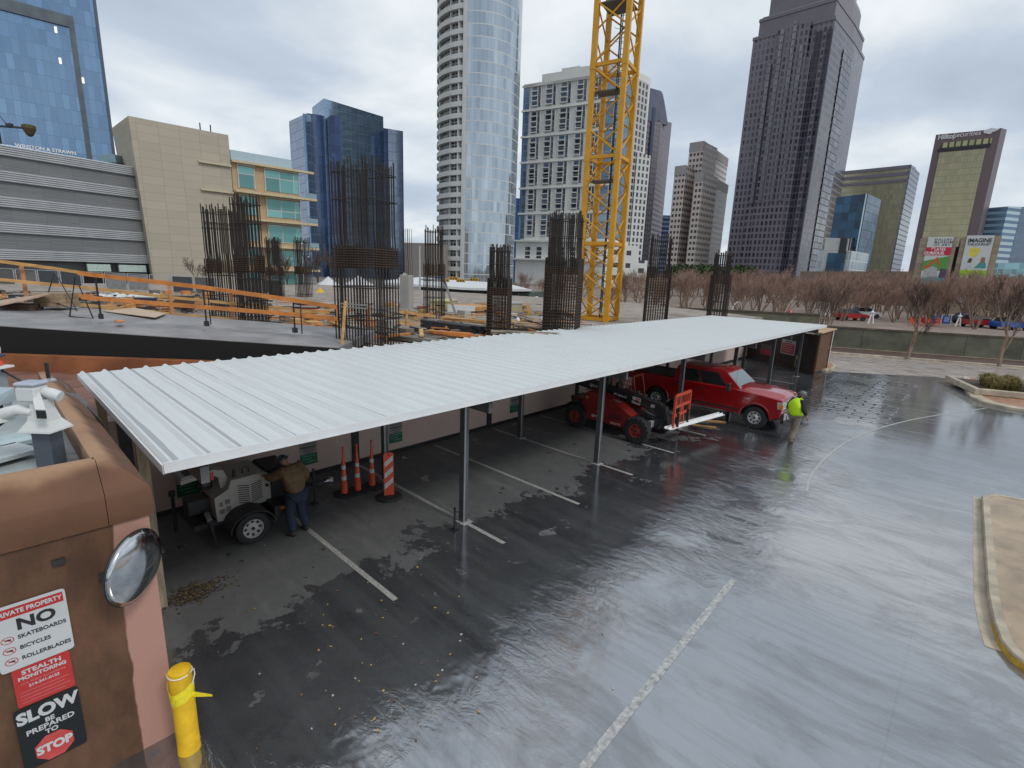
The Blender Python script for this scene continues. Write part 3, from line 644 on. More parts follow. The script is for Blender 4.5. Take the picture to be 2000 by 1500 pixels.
# grey-violet tower with vaulted top
t_ = thing('vaulted_tower', 'grey-violet granite tower with a rounded top just right of the crane', 'tower', (*XY(1262, 430), 0))
Mv = facade('violet_granite', 3.0, 4.0, (.06, .06, .09), (.25, .21, .235), .42, .45, .4, .3, .2, .01)
Mv2 = facade('violet_granite_shade', 3.2, 4.0, (.07, .07, .10), (.23, .20, .23), .5, .6, .3, .3, .2, .01)
slab('left_face', 1215, 400, 1262, 425, 50, 236, 238, [Mv2])
slab('right_face', 1262.5, 425, 1283, 455, 1, 234, 240, [Mv])
pc = XY(1233, 420); qc = XY(1276, 432); n = back(pc, qc, 30); d = Vector(qc)-Vector(pc); mb = MB(); prof = []
zb = ZD(1262, 425, 236); zk = ZD(1262, 425, 176)
Rg = []
for k in range(13):
    s_ = k/12; Rg.append((pc[0]+d.x*s_, pc[1]+d.y*s_, zb+(zk-zb)*min(1, (math.sin(math.pi*(.22+.78*s_)))*1.25 if s_ > .5 else 1.0)))
A_ = [(pc[0], pc[1], zb-1)]+Rg+[(qc[0], qc[1], zb-1)]
mb.loft([A_, [(x+n.x, y+n.y, z) for x, y, z in A_]]); build('vaulted_top', mb, mat('violet_glass', (.15, .16, .21), .25, .4, var=.15, sc=.1), t_, world=True)
mb = MB(); p, q = XY(1215, 399), XY(1262, 424); strip(mb, p, q, .62, .72, 0, zb+6, 1.2); build('window_strip', mb, Mg2, t_, world=True)
# little blue block
t_ = thing('glass_office', 'small dark blue banded block low between the violet tower and the stepped tower', 'office block', (*XY(1290, 480), 0))
slab('curtain_wall', 1270, 480, 1302, 480, 20, 420, 421, [facade('blue_bands', 30, 4, (.06, .10, .2), (.16, .22, .34), .0, .4, .3, .4, .2, .01)])
# stepped brown-grey tower
t_ = thing('stepped_tower', 'stepped beige-brown tower, windows on the left side and white stripes on the right', 'tower', (*XY(1350, 400), 0))
Mw = facade('punched_brown', 2.7, 4.0, (.045, .04, .045), (.56, .48, .43), .38, .5, .4, .2, .25, 0)
Ms = facade('striped_side', 60, 4.0, (.22, .19, .18), (.72, .66, .60), .0, .55, .15, .2, .3, 0)
Mtop = mat('grey_top', (.32, .30, .29), .6, var=.15, sc=.1)
zk = {}
for nm, a_, da, b_, db, y0, y1, m_ in (('rear_block', 1320, 392, 1345, 385, 280, 276, 0), ('rear_side', 1345.5, 385, 1394, 436, 276, 313, 1), ('left_block', 1297, 384, 1318, 378, 326, 323, 0),
                            ('front_block', 1336, 372, 1351, 368, 338, 336, 0), ('front_side', 1351.5, 368, 1400, 415, 336, 366, 1)):
    p, q = XY(a_, da), XY(b_, db); n = back(p, q, 25 if m_ == 0 else 1); za = ZD(b_, db, y1)
    f = [p, q, (q[0]+n.x, q[1]+n.y), (p[0]+n.x, p[1]+n.y)]
    za = ZD(a_, da, y0) if m_ else za
    build(nm, MB().walls(f, 0, za, m_, cap=2), [Mw, Ms, Mtop], t_, world=True)
    cr_ = MB(); strip(cr_, p, q, 0, 1, za-6, za+.3, .25); build('crown_band', cr_, Mtop, t_, world=True)
# dark granite tower
t_ = thing('granite_tower', 'very tall dark purple-grey granite tower with stepped crown, the tallest on the right', 'skyscraper', (*XY(1510, 335), 0))
Md = facade('dark_granite', 2.6, 4.0, (.055, .052, .064), (.165, .145, .175), .48, .35, .55, .45, .16, .015, g2=(.10, .09, .11), frough=.35)
Md2 = facade('dark_granite_glass', 2.6, 4.0, (.09, .084, .10), (.155, .14, .165), .1, .28, .35, .5, .14, .015, frough=.3)
Md3 = facade('dark_bays', 1.9, 4.0, (.02, .018, .03), (.05, .045, .07), .2, .2, .5, .5, .1, .03)
M_gran = mat('polished_granite', (.155, .138, .165), .35, var=.12, sc=.1)
dl, dc, dr = 352, 322, 352
P_, C_, Q_ = XY(1413, dl), XY(1552, dc), XY(1594, dr)
zs_ = ZD(1413, dl, 75)
n = back(P_, C_, 30); n2 = back(C_, Q_, 30)
core = [P_, C_, Q_, (Q_[0]+n.x, Q_[1]+n.y), (P_[0]+n.x, P_[1]+n.y)]
build('shaft', MB().walls(core, 0, zs_, [0, 1, 1, 1, 1], cap=0), [Md, Md2], t_, world=True)
# projecting central bays of the left face, stepped heights
p, q = P_, C_
for k, (a_, b_, ytop) in enumerate(((1442, 1520, 130), (1457, 1512, 62))):
    s1, s2 = s_at(a_), s_at(b_); mb = MB(); A_, B_ = onf(p, q, s1, 1.5+1.2*k), onf(p, q, s2, 1.5+1.2*k); zz_ = ZD(a_, 345, ytop)
    nn_ = back(p, q, 1.2); mb.walls([(A_.x+nn_.x, A_.y+nn_.y), A_, B_, (B_.x+nn_.x, B_.y+nn_.y)], 0, zz_, 0, closed=False, cap=0)
    build('projecting_bay', mb, [Md], t_, world=True)
for a_, ytop in ((1447, 130), (1463, 66), (1484, 60), (1500, 110)):
    s1 = s_at(a_); mb = MB(); zz_ = ZD(a_, 345, ytop); A_, B_ = onf(p, q, s1, 3.6), onf(p, q, s1+.045, 3.6); nn_ = back(p, q, 3.4)
    mb.walls([(A_.x+nn_.x, A_.y+nn_.y), A_, B_, (B_.x+nn_.x, B_.y+nn_.y)], ZD(a_, 345, 400), zz_, 0, closed=False, cap=0); build('glass_bay', mb, facade('grey_bay', 1.5, 4, (.17, .165, .18), (.11, .10, .12), .12, .2, .2, .5, .2, .01), t_, world=True)
for s1, s2 in ((.80, .875), (.93, .985)):
    mb = MB(); strip(mb, p, q, s1, s2, 0, zs_-4, .6); mb2 = MB(); A_, B_ = onf(p, q, s1, .62), onf(p, q, s2, .62); build('dark_window_strip', MB().walls([A_, B_], 0, zs_-6, 0, closed=False), Md3, t_, world=True)
A_, B_ = onf(C_, Q_, .50, .5), onf(C_, Q_, .95, .5); build('corner_glass', MB().walls([A_, B_], 0, zs_-10, 0, closed=False), facade('corner_glass', 2.2, 4, (.17, .17, .20), (.09, .085, .1), .1, .15, .5, .6, .1, .03), t_, world=True)
# crown
def inset(f, k):
    c_ = sum((Vector(x) for x in f), Vector((0, 0)))/len(f); return [tuple(c_+(Vector(x)-c_)*k) for x in f]
h = [(.93, 12), (.80, 26), (.66, 38)]; zc = zs_
for k_, (f_, up_) in enumerate(h):
    ff = inset(core, f_); build('crown_tier', MB().loft([[(*x, zc-.5) for x in ff], [(*x, zs_+up_-3) for x in ff], [(*x, zs_+up_) for x in inset(core, f_-.04)]]), M_gran, t_, world=True, label=None); zc = zs_+up_
ff = inset(core, .66); f2 = inset(core, .3); build('crown_roof', MB().loft([[(*x, zc) for x in ff], [(*x, zc+16) for x in f2]]), mat('crown_glass', (.25, .25, .25), .3, .5, var=.1), t_, world=True)
cb_ = MB()
for f_, z_ in ((1.012, zs_-1.5), (.945, zs_+9)): cb_.prism(inset(core, f_), z_, z_+1.8)
build('cornice', cb_, M_gran, t_, world=True)
# gold-green glass block
t_ = thing('gold_glass_block', 'wide yellow-green mirror glass office block with striped top, right of the dark tower', 'office block', (*XY(1680, 430), 0))
Mgg = facade('gold_panes', 1.5, 3.9, (.43, .40, .27), (.28, .26, .17), .12, .10, .12, .25, .14, .012)
Mgg2 = facade('grey_side', 3, 3.9, (.14, .16, .20), (.12, .13, .17), .1, .2, .15, .4, .2, .01)
o_, f, zs = slab('curtain_wall', 1598, 452, 1734, 416, 40, 336, 322, [Mgg, Mgg2], [0, 1, 1, 1])
p, q = f[0], f[1]
for y0, y1 in ((336, 342), (348, 354), (361, 366)):
    mb = MB(); za, zb = ZD(1598, 452, y0), ZD(1598, 452, y1); strip(mb, p, q, 0, 1, zb, za, .4); build('spandrel_band', mb, mat('violet_band', (.20, .18, .22), .5, var=.1), t_, world=True)
slab('side_wall', 1734.5, 415, 1744, 445, 1, 322, 328, [Mgg2])
# blue cube building
t_ = thing('museum_office', 'blue glass box with pale side on a white podium, before the gold block', 'office block', (*XY(1650, 245), 0))
Mbx = facade('cube_panes', 3.0, 3.8, (.025, .07, .14), (.04, .07, .10), .05, .06, .5, .12, .2, .02, g2=(.03, .12, .22))
o_, f, zs = slab('glass_box', 1606, 243, 1664, 234, 22, 385, 378, [Mbx])
slab('pale_side', 1664.3, 234, 1680, 252, 1, 378, 390, [facade('pale_side_panes', 2.2, 4, (.48, .56, .62), (.50, .54, .58), .05, .05, .1, .5, .15, .01)])
zb = ZD(1606, 243, 463)
slab('podium_block', 1588, 238, 1652, 228, 26, 487, 490, [facade('podium_white', 5, 4, (.38, .44, .47), (.58, .59, .59), .06, .1, .2, .3, .2, .01)])
slab('podium_side', 1652.3, 228, 1690, 256, 1, 490, 508, [mat('white_metal_panel', (.62, .62, .61), .4, .1, var=.05, sc=.2)])
slab('podium_window', 1607, 233.8, 1640, 228.9, 3, 494, 495, [Mbx])
slab('terrace_block', 1598, 236, 1640, 230, 12, 464, 466, [mat('white_soffit', (.58, .58, .57), .5, var=.08, sc=.1)])
for a_ in (1640, 1646, 1652, 1658): slab('dark_fin', a_, 229+(a_-1640)*.5, a_+2.4, 229.6+(a_-1640)*.5, 3, 464, 465, [M_glassd])
# tall bronze framed tower with lettering
t_ = thing('bronze_framed_tower', 'tall slab tower with bronze frame, gold-green glass and white company lettering on top', 'skyscraper', (*XY(1830, 330), 0))
M_brz = mat('bronze_granite', (.165, .115, .125), .5, var=.08, sc=.1)
o_, f, zs = slab('frame_wall', 1768, 345, 1884, 326, 24, 263, 251, [M_brz])
p, q = f[0], f[1]; zt = zs[0]
Mgg3 = facade('gold_curtain', 1.6, 3.8, (.33, .30, .19), (.28, .25, .16), .06, .06, .08, .55, .16, .01)
s1, s2 = .12, .84; A_, B_ = onf(p, q, s1, .4), onf(p, q, s2, .4); zg = ZD(1768, 345, 300)
build('curtain_wall', MB().walls([A_, B_], 0, zg, 0, closed=False), Mgg3, t_, world=True)
A_, B_ = onf(p, q, .12, .5), onf(p, q, .90, .5); z1_ = ZD(1768, 345, 291); z2_ = ZD(1768, 345, 281)
build('louvre_band', MB().walls([A_, B_], z1_, z2_, 0, closed=False), facade('gold_louvre', 3.2, 20, (.40, .38, .20), (.08, .07, .05), .3, .0, .1, .3, .3, 0), t_, world=True)
mb = MB(); strip(mb, p, q, .08, .9, z1_-1.8, z1_-.1, .7); build('dark_ledge', mb, M_black, t_, world=True)
dx = (Vector(q)-Vector(p)).normalized(); zl = ZD(1768, 345, 272); TM = lambda s_: Matrix.Translation(-t_.location) @ frame((onf(p, q, s_, .5).x, onf(p, q, s_, .5).y, zl+.5+s_*1.0), (dx.x, dx.y, 0))
text('lettering', 'Hilltop', 3.9, M_white, t_, TM(.19), .12, sx=.84); text('lettering', 'Securities', 3.9, M_white, t_, TM(.50), .02, sx=.86)
lm = MB()
for cxx, cz, r in ((0, 0, 1.7), (1.6, .7, 1.5), (3.0, .3, 1.3), (1.2, -.7, 1.3), (4.2, .5, .8)):
    lm.lathe([(0, -.15), (r, -.15), (r, .15), (0, .15)], (0, 0, 0), 'z', 16) if False else lm.add([(cxx+r*math.cos(k*math.pi/8), cz+r*.72*math.sin(k*math.pi/8), .1+.01*cxx) for k in range(16)], (tuple(range(16)),))
me_ = lm.mesh('emblem', M_white); me_.transform(TM(.80)); o_ = bpy.data.objects.new('emblem', me_); COL.objects.link(o_); o_.parent = t_
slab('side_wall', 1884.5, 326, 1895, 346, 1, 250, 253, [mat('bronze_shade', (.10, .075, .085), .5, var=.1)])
# banded blue building at the right edge
t_ = thing('banded_office', 'blue-grey office block with pale horizontal bands at the right edge of the photo', 'office block', (*XY(1960, 350), 0))
Mbb = facade('banded_blue', 60, 3.9, (.10, .16, .24), (.24, .36, .44), 0, .42, .1, .4, .2, 0)
slab('left_wing', 1870, 352, 1930, 340, 30, 408, 403, [Mbb]); slab('centre_wing', 1930.5, 340, 1956, 344, 30, 403, 404, [facade('banded_pale', 60, 3.9, (.12, .2, .3), (.45, .58, .64), 0, .5, .1, .3, .3, 0)])
slab('right_wing', 1956.5, 344, 2080, 360, 30, 404, 401, [facade('blue_plain', 60, 3.9, (.12, .17, .24), (.15, .20, .27), 0, .2, .1, .5, .2, 0)])
slab('low_podium', 1925, 300, 2080, 300, 20, 513, 513, [facade('teal_podium', 4, 3, (.2, .36, .40), (.3, .45, .48), .1, .1, .4, .4, .2, .01)])
# distant low brown wall of the museum, stone pylons with banners
def stone(name, px0, d0, px1, d1, dep, y0, m_, par): return slab(name, px0, d0, px1, d1, dep, y0, y0, [m_], par=par)
M_stone = facade('limestone', 1.9, .55, (.36, .29, .21), (.22, .18, .13), .015, .05, .16, 0, .8, 0)
t_ = thing('museum_building', 'long low brown stone museum building behind the bare trees', 'building', (*XY(1680, 130), 0))
slab('long_wall', 1560, 135, 1790, 118, 20, 530, 530, [mat('brown_stone', (.23, .17, .125), .85, var=.2, sc=.2)])
slab('long_wall', 1940, 112, 2080, 108, 20, 540, 540, [mat('brown_stone_right', (.23, .18, .14), .85, var=.2, sc=.2)])
t_ = thing('museum_pylon', 'stone pylon wall split by a dark slot, carrying two tall coloured banners', 'pylon', (*XY(1835, 92), 0))
zt = ZD(1800, 93, 466)
o_, fL, _z = slab('stone_wall', 1779, 94, 1849, 91, 3, 466, 464, [M_stone]); o_, fR, _z = slab('stone_wall', 1856, 91, 1932, 88, 3, 464, 460, [M_stone])
slab('dark_slot', 1849.3, 91.8, 1855.7, 91.6, 1.5, 482, 482, [M_black])
def banner(label, f, px0, px1, y0, y1, group, paint):
    global p, q
    p, q = f[0], f[1]; s1, s2 = s_at(px0), s_at(px1); a, b_ = onf(p, q, s1, .25), onf(p, q, s2, .25)
    w = (b_-a).length; d_ = (b_-a).normalized(); mid = DP(px0, 92); zt_, zb_ = ZA(Vector((a.x, a.y, 0)), y0), ZA(Vector((a.x, a.y, 0)), y1)
    t = thing('museum_banner', label, 'banner', (a.x, a.y, zb_), math.atan2(d_.y, d_.x), group)
    H_ = zt_-zb_; build('cloth', MB().box(0, w, 0, .06, 0, H_), mat('banner_white', (.62, .64, .64), .6, var=.03), t); paint(t, w, H_)
cnt = [0]
def patch(t, pts, c_, lay=1):
    cnt[0] += 1; mb = MB(); mb.loft([[(x, -.004*lay, z) for x, z in pts], [(x, .0, z) for x, z in pts]]); return build('printed_patch', mb, mat('print_%d' % cnt[0], c_, .6, var=.12, sc=1.5), t)
FT = lambda x, z, y=-.02: frame((x, y, z), (1, 0, 0))
def paint1(t, w, h):
    patch(t, [(.0, h*.62), (w, h*.62), (w, h*.79), (w*.35, h*.79), (w*.22, h*.74), (w*.22, h*.79), (0, h*.79)], (.62, .02, .07))
    patch(t, [(0, h*.30), (w, h*.30), (w, h*.615), (0, h*.50)], (.10, .34, .07)); patch(t, [(0, h*.34), (w*.55, h*.60), (w*.75, h*.35), (w*.5, h*.5), (w*.2, h*.32)], (.55, .12, .04), 2)
    patch(t, [(w*.05, h*.14), (w*.7, h*.14), (w*.6, h*.36), (w*.4, h*.40), (w*.1, h*.33)], (.45, .45, .44), 3); patch(t, [(w*.72, h*.12), (w, h*.12), (w, h*.33), (w*.75, h*.36)], (.10, .06, .12), 3)
    patch(t, [(0, 0), (w, 0), (w, h*.15), (w*.4, h*.18), (0, h*.12)], (.06, .30, .36), 4)
    for k, s_ in enumerate(('DALLAS', 'MUSEUM', 'OF ART')): text('lettering', s_, h*.062, M_black, t, FT(w*.28, h*(.945-.055*k)), .01, align='LEFT', space=1.35)
    text('lettering', 'LATES', h*.085, M_white, t, FT(w*.78, h*.745, -.03), .02, align='RIGHT', sx=.8); text('lettering', 'CURIOUS.', h*.085, M_white, t, FT(w*.78, h*.665, -.03), .03, align='RIGHT', sx=.9)
def paint2(t, w, h):
    patch(t, [(w*.2, h*.70), (w*.5, h*.68), (w*.62, h*.80), (w*.4, h*.83), (w*.2, h*.82)], (.72, .62, .10))
    patch(t, [(w*.12, h*.52), (w*.42, h*.52), (w*.36, h*.60), (w*.2, h*.61)], (.60, .62, .68)); patch(t, [(w*.2, h*.60), (w*.36, h*.60), (w*.38, h*.66), (w*.26, h*.67)], (.12, .07, .05), 2)
    patch(t, [(w*.50, h*.52), (w*.95, h*.52), (w*.9, h*.60), (w*.7, h*.62)], (.07, .32, .28)); patch(t, [(w*.68, h*.60), (w*.86, h*.60), (w*.84, h*.68), (w*.7, h*.68)], (.30, .17, .12), 2)
    patch(t, [(0, h*.32), (w, h*.32), (w, h*.49), (w*.3, h*.49), (w*.22, h*.53), (w*.18, h*.49), (0, h*.49)], (.35, .55, .03), 3)
    patch(t, [(0, 0), (w, 0), (w, h*.3), (w*.6, h*.24), (w*.3, h*.31), (0, h*.27)], (.42, .36, .45)); patch(t, [(w*.05, h*.1), (w*.3, h*.12), (w*.3, h*.27), (w*.08, h*.28)], (.09, .05, .05), 2); patch(t, [(w*.55, h*.2), (w*.95, h*.2), (w*.9, h*.29), (w*.6, h*.29)], (.55, .30, .12), 2)
    text('lettering', 'IMAGINE', h*.08, M_black, t, FT(w*.5, h*.925), .03, sx=.85); text('lettering', 'THE JOURNEY', h*.05, M_black, t, FT(w*.5, h*.868), .01, sx=.85)
    text('lettering', 'CURIOSITY', h*.07, M_white, t, FT(w*.5, h*.375, -.03), .02, sx=.95)
banner('white and red museum banner with green picture, left of the dark slot', fL, 1793, 1841, 463, 556, 'museum banners', paint1)
banner('white and lime-green museum banner reading IMAGINE, right of the dark slot', fR, 1866, 1918, 460, 590, 'museum banners', paint2)
# low grey block on the horizon left of the round tower
t_ = thing('low_block', 'plain low taupe building on the horizon left of the round tower', 'building', (*XY(810, 200), 0))
slab('wall', 790, 200, 850, 196, 20, 474, 475, [mat('taupe', (.26, .23, .21), .8, var=.05)])
def RP(px, py, P0, n):
    d = ray(px, py); C0 = Vector((0, 0, CH)); t = (Vector(P0)-C0).dot(Vector(n))/d.dot(Vector(n)); return C0+d*t
def PX(px, py, X): return RP(px, py, (X, 0, 0), (1, 0, 0))
def depth(P): return (Vector(P)-Vector((0, 0, CH))).dot(CF)
# ------------------------------------------------------------------ carport
RX0, RX1, RY0, RY1, RZ = -13.75, -6.86, 1.31, 34.6, 3.09
def roof_mat():
    mt, t, b = newmat('white_roof_sheet'); l = t.links.new; tc_ = t.nodes.new('ShaderNodeTexCoord'); s_ = t.nodes.new('ShaderNodeSeparateXYZ'); l(tc_.outputs['Object'], s_.inputs[0])
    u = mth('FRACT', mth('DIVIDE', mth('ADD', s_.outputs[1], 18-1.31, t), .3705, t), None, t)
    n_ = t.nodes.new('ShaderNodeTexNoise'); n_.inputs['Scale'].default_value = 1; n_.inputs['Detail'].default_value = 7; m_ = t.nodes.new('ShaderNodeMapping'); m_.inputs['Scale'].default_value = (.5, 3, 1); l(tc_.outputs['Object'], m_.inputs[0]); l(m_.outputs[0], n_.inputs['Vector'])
    # shade of each rib's side, painted as a grey band next to it
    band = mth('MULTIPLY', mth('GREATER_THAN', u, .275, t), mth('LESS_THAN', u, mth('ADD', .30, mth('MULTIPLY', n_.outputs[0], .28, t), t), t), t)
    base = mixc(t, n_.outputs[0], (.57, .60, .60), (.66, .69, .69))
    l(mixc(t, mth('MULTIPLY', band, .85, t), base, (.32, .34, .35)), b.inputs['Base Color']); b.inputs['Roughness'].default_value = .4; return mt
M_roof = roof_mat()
M_fascia = mat('white_trim', (.66, .68, .69), .4, var=.04)
M_gal = mat('post_steel', (.33, .34, .35), .35, .75, var=.15, sc=4)
M_purl = mat('purlin_steel', (.12, .12, .125), .5, .5, var=.2)
cpt = thing('carport', 'long open-sided carport with white ribbed metal roof on slim steel posts', 'carport', (-10.3, 18, 0))
prof = []; y = RY0; pitch = .3705
while y < RY1-.01:
    w_ = min(pitch, RY1-y)
    for dy, dz_ in ((0, 0), (.045, .046), (.080, .046), (.105, 0), (.17, 0), (.176, .004), (.188, .004), (.194, 0), (.264, 0), (.27, .004), (.282, .004), (.288, 0)):
        if dy < w_: prof.append((y+dy, RZ+dz_))
    y += pitch
prof.append((RY1, RZ))
nP = len(prof); V = [(x, a, b) for x in (RX0, RX1) for a, b in prof] + [(x, a, b-.012) for x in (RX0, RX1) for a, b in prof]
F_ = []
for i in range(nP-1):
    F_.append((i, i+1, nP+i+1, nP+i)); F_.append((2*nP+i, 3*nP+i, 3*nP+i+1, 2*nP+i+1)); F_.append((i, 2*nP+i, 2*nP+i+1, i+1)); F_.append((nP+i, nP+i+1, 3*nP+i+1, 3*nP+i))
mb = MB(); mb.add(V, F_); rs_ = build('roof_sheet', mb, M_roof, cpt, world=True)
mb = MB(); mb.box(RX1-.01, RX1+.015, RY0-.02, RY1+.02, RZ-.075, RZ+.037); mb.box(RX1-.01, RX1+.03, RY0-.02, RY1+.02, RZ-.09, RZ-.076); build('fascia', mb, M_fascia, cpt, world=True)
mb = MB(); mb.box(RX0, RX1-.012, RY0-.03, RY0-.005, RZ-.11, RZ+.0); build('end_trim', mb, M_fascia, cpt, world=True)
mb = MB(); mb.box(RX0, RX1-.012, RY1+.0, RY1+.03, RZ-.11, RZ+.01); build('end_trim', mb, M_fascia, cpt, world=True)
for x in (-7.2, -8.6, -10.0, -11.5, -13.0, -13.5):
    mb = MB(); mb.box(x-.03, x+.03, RY0+.03, RY1-.02, RZ-.17, RZ-.013); build('purlin', mb, M_purl, cpt, world=True)
PYS = [6.9+5.3*k for k in range(6)]
for yp in [1.75]+PYS:
    mb = MB(); mb.box(-13.4, -7.0, yp-.05, yp+.05, RZ-.40, RZ-.175); build('beam', mb, M_purl, cpt, world=True)
def post():
    mb = MB(); mb.box(-.075, .065, -.06, .06, .012, RZ-.402); mb.box(.066, .080, -.075, -.03, .012, RZ-.402, 1); mb.box(-.076, .066, -.075, -.0605, .012, RZ-.402, 0)
    return mb.mesh('post', [mat('post_dark', (.11, .115, .12), .4, .5, var=.2), M_gal])
pm = post(); bp_ = MB().box(-.14, .16, -.13, .13, .0, .012).mesh('base_plate', mat('plate_grey', (.34, .34, .33), .6))
for x, ys in ((-7.77, PYS), (-10.9, [1.75]+PYS)):
    for yp in ys:
        for me_ in (pm, bp_):
            o_ = bpy.data.objects.new(me_.name, me_); COL.objects.link(o_); o_.parent = cpt; o_.location = Vector((x, yp, 0))-cpt.location
for px, py in ((262, 842), (186, 760)):
    e_ = G(px, py, RZ-.1); mb = MB(); mb.box(e_.x-.09, e_.x+.09, RY0+.05, RY0+.19, 0, RZ-.12); build('timber_post', mb, mat('weathered_timber', (.30, .25, .17), .8, var=.3, sc=6, stretch=(3, 3, .5)), cpt, world=True)
# wheel stops / back wall
M_pinkw = mat('pink_wall', (.52, .40, .35), .8, var=.12, sc=.6)
t_ = thing('back_wall', 'low pinkish stucco wall with black base running behind the parking stalls', 'wall', (-12.6, 18, 0))
mb = MB(); mb.box(-12.95, -12.46, 1.0, 38.7, .10, 2.28); build('wall', mb, M_pinkw, t_, world=True)
mb = MB(); mb.box(-12.95, -12.40, 1.0, 38.7, -.03, .098); build('base_strip', mb, M_black, t_, world=True)
for yp in (1.75, 6.9, 12.2, 17.5, 22.8, 28.1):
    mb = MB(); mb.box(-12.455, -12.40, yp-.10, yp+.10, .1, 2.3); build('pilaster', mb, M_dsteel, t_, world=True)
M_green = mat('sign_green', (.015, .11, .06), .5, var=.05); M_signw = mat('sign_white', (.50, .50, .50), .5, var=.04); M_signdark = mat('sign_print', (.06, .06, .06), .5, var=0)
def wallsign(y0, label):
    t = thing('parking_sign', label, 'sign', (-12.455, y0, .32), 0, 'stall signs on the back wall')
    build('panel', MB().box(0, .012, 0, .46, .30, .60), mat('sign_dull_white', (.30, .28, .26), .6, var=.1), t); build('green_panel', MB().box(0, .014, 0, .46, 0, .297), M_green, t)
    mb = MB()
    for k, (a_, b_) in enumerate(((.02, .44), (.02, .44), (.08, .40), (.06, .42), (.12, .36))): z = .575-.055*k-(.012 if k else 0); h_ = .04 if k == 1 else .022; mb.box(.0125, .016, a_, b_, z-h_, z)
    o_ = build('small_print', mb, M_signdark, t)
    mb = MB()
    for k, (a_, b_) in enumerate(((.04, .42), (.04, .30), (.16, .42))): z = .255-.08*k; mb.box(.0145, .018, a_, b_, z-.025, z)
    build('green_print', mb, mat('green_print', (.10, .28, .20), .5, var=0), t)
for y0, s_ in ((2.53, 'nearest green and white parking sign, behind the trailer'), (5.32, 'green and white parking sign on the pink wall behind the man in the tan jacket'), (8.03, 'green and white parking sign just left of the nearest tall steel post, above the barricade'), (13.3, 'small parking sign on the pink wall beside the rear carport post left of the telehandler')):
    wallsign(y0, s_)
# ------------------------------------------------------------------ stucco building at the left
bx = thing('stucco_building', 'brown stucco building corner with rounded parapet, wet dark stain and pink dry edge', 'building', (-9, -3, 0))
mt, t, b = newmat('stained_stucco'); tcn = t.nodes.new('ShaderNodeTexCoord'); sp = t.nodes.new('ShaderNodeSeparateXYZ'); t.links.new(tcn.outputs['Object'], sp.inputs[0])
nz = t.nodes.new('ShaderNodeTexNoise'); nz.inputs['Scale'].default_value = 2.2; nz.inputs['Detail'].default_value = 7; t.links.new(tcn.outputs['Object'], nz.inputs['Vector'])
# y is local (root at -3): dry strip beyond y = 3.66
ed = mth('ADD', mth('ADD', sp.outputs[1], mth('MULTIPLY', mth('SUBTRACT', nz.outputs[0], .5, t), .09, t), t), mth('MULTIPLY', sp.outputs[2], -.006, t), t)
mr = t.nodes.new('ShaderNodeMapRange'); mr.interpolation_type = 'SMOOTHSTEP'; t.links.new(ed, mr.inputs[0]); mr.inputs[1].default_value = 3.635; mr.inputs[2].default_value = 3.655
n3 = t.nodes.new('ShaderNodeTexNoise'); n3.inputs['Scale'].default_value = 1.0; n3.inputs['Detail'].default_value = 9; n3.inputs['Roughness'].default_value = .65; mp = t.nodes.new('ShaderNodeMapping'); mp.inputs['Scale'].default_value = (1, 1.5, .7); t.links.new(tcn.outputs['Object'], mp.inputs[0]); t.links.new(mp.outputs[0], n3.inputs['Vector'])
rp = t.nodes.new('ShaderNodeValToRGB'); t.links.new(n3.outputs[0], rp.inputs[0]); rp.color_ramp.elements[0].position = .4; rp.color_ramp.elements[1].position = .7; rp.color_ramp.elements[0].color = (.080, .038, .019, 1); rp.color_ramp.elements[1].color = (.20, .095, .05, 1)
t.links.new(mixc(t, mr.outputs[0], rp.outputs[0], (.43, .235, .185)), b.inputs['Base Color']); b.inputs['Roughness'].default_value = .7
n4 = t.nodes.new('ShaderNodeTexNoise'); n4.inputs['Scale'].default_value = 90; t.links.new(tcn.outputs['Object'], n4.inputs['Vector']); bp = t.nodes.new('ShaderNodeBump'); bp.inputs['Strength'].default_value = .5; bp.inputs['Distance'].default_value = .01; t.links.new(n4.outputs[0], bp.inputs['Height']); t.links.new(bp.outputs[0], b.inputs['Normal'])
M_stucco = mt
mb = MB(); mb.box(-12.2, -6.18, -8, .98, 0, 2.828); build('wall', mb, M_stucco, bx, world=True)
def coping_mat():
    mt, t, b = newmat('stucco_coping'); tc_ = t.nodes.new('ShaderNodeTexCoord'); s_ = t.nodes.new('ShaderNodeSeparateXYZ'); t.links.new(tc_.outputs['Object'], s_.inputs[0])
    n_ = t.nodes.new('ShaderNodeTexNoise'); n_.inputs['Scale'].default_value = 1.8; n_.inputs['Detail'].default_value = 8; t.links.new(tc_.outputs['Object'], n_.inputs['Vector'])
    h_ = mth('ADD', s_.outputs[2], mth('MULTIPLY', mth('SUBTRACT', n_.outputs[0], .5, t), .28, t), t); r_ = t.nodes.new('ShaderNodeMapRange'); r_.interpolation_type = 'SMOOTHSTEP'; t.links.new(h_, r_.inputs[0]); r_.inputs[1].default_value = 3.32; r_.inputs[2].default_value = 3.47
    t.links.new(mixc(t, r_.outputs[0], mixc(t, n_.outputs[0], (.075, .034, .018), (.20, .092, .046)), mixc(t, n_.outputs[0], (.30, .17, .095), (.40, .25, .15))), b.inputs['Base Color']); b.inputs['Roughness'].default_value = .75
    m4 = t.nodes.new('ShaderNodeTexNoise'); m4.inputs['Scale'].default_value = 80; t.links.new(tc_.outputs['Object'], m4.inputs['Vector']); q_ = t.nodes.new('ShaderNodeBump'); q_.inputs['Strength'].default_value = .6; q_.inputs['Distance'].default_value = .01; t.links.new(m4.outputs[0], q_.inputs['Height']); t.links.new(q_.outputs[0], b.inputs['Normal']); return mt
M_cop = coping_mat()
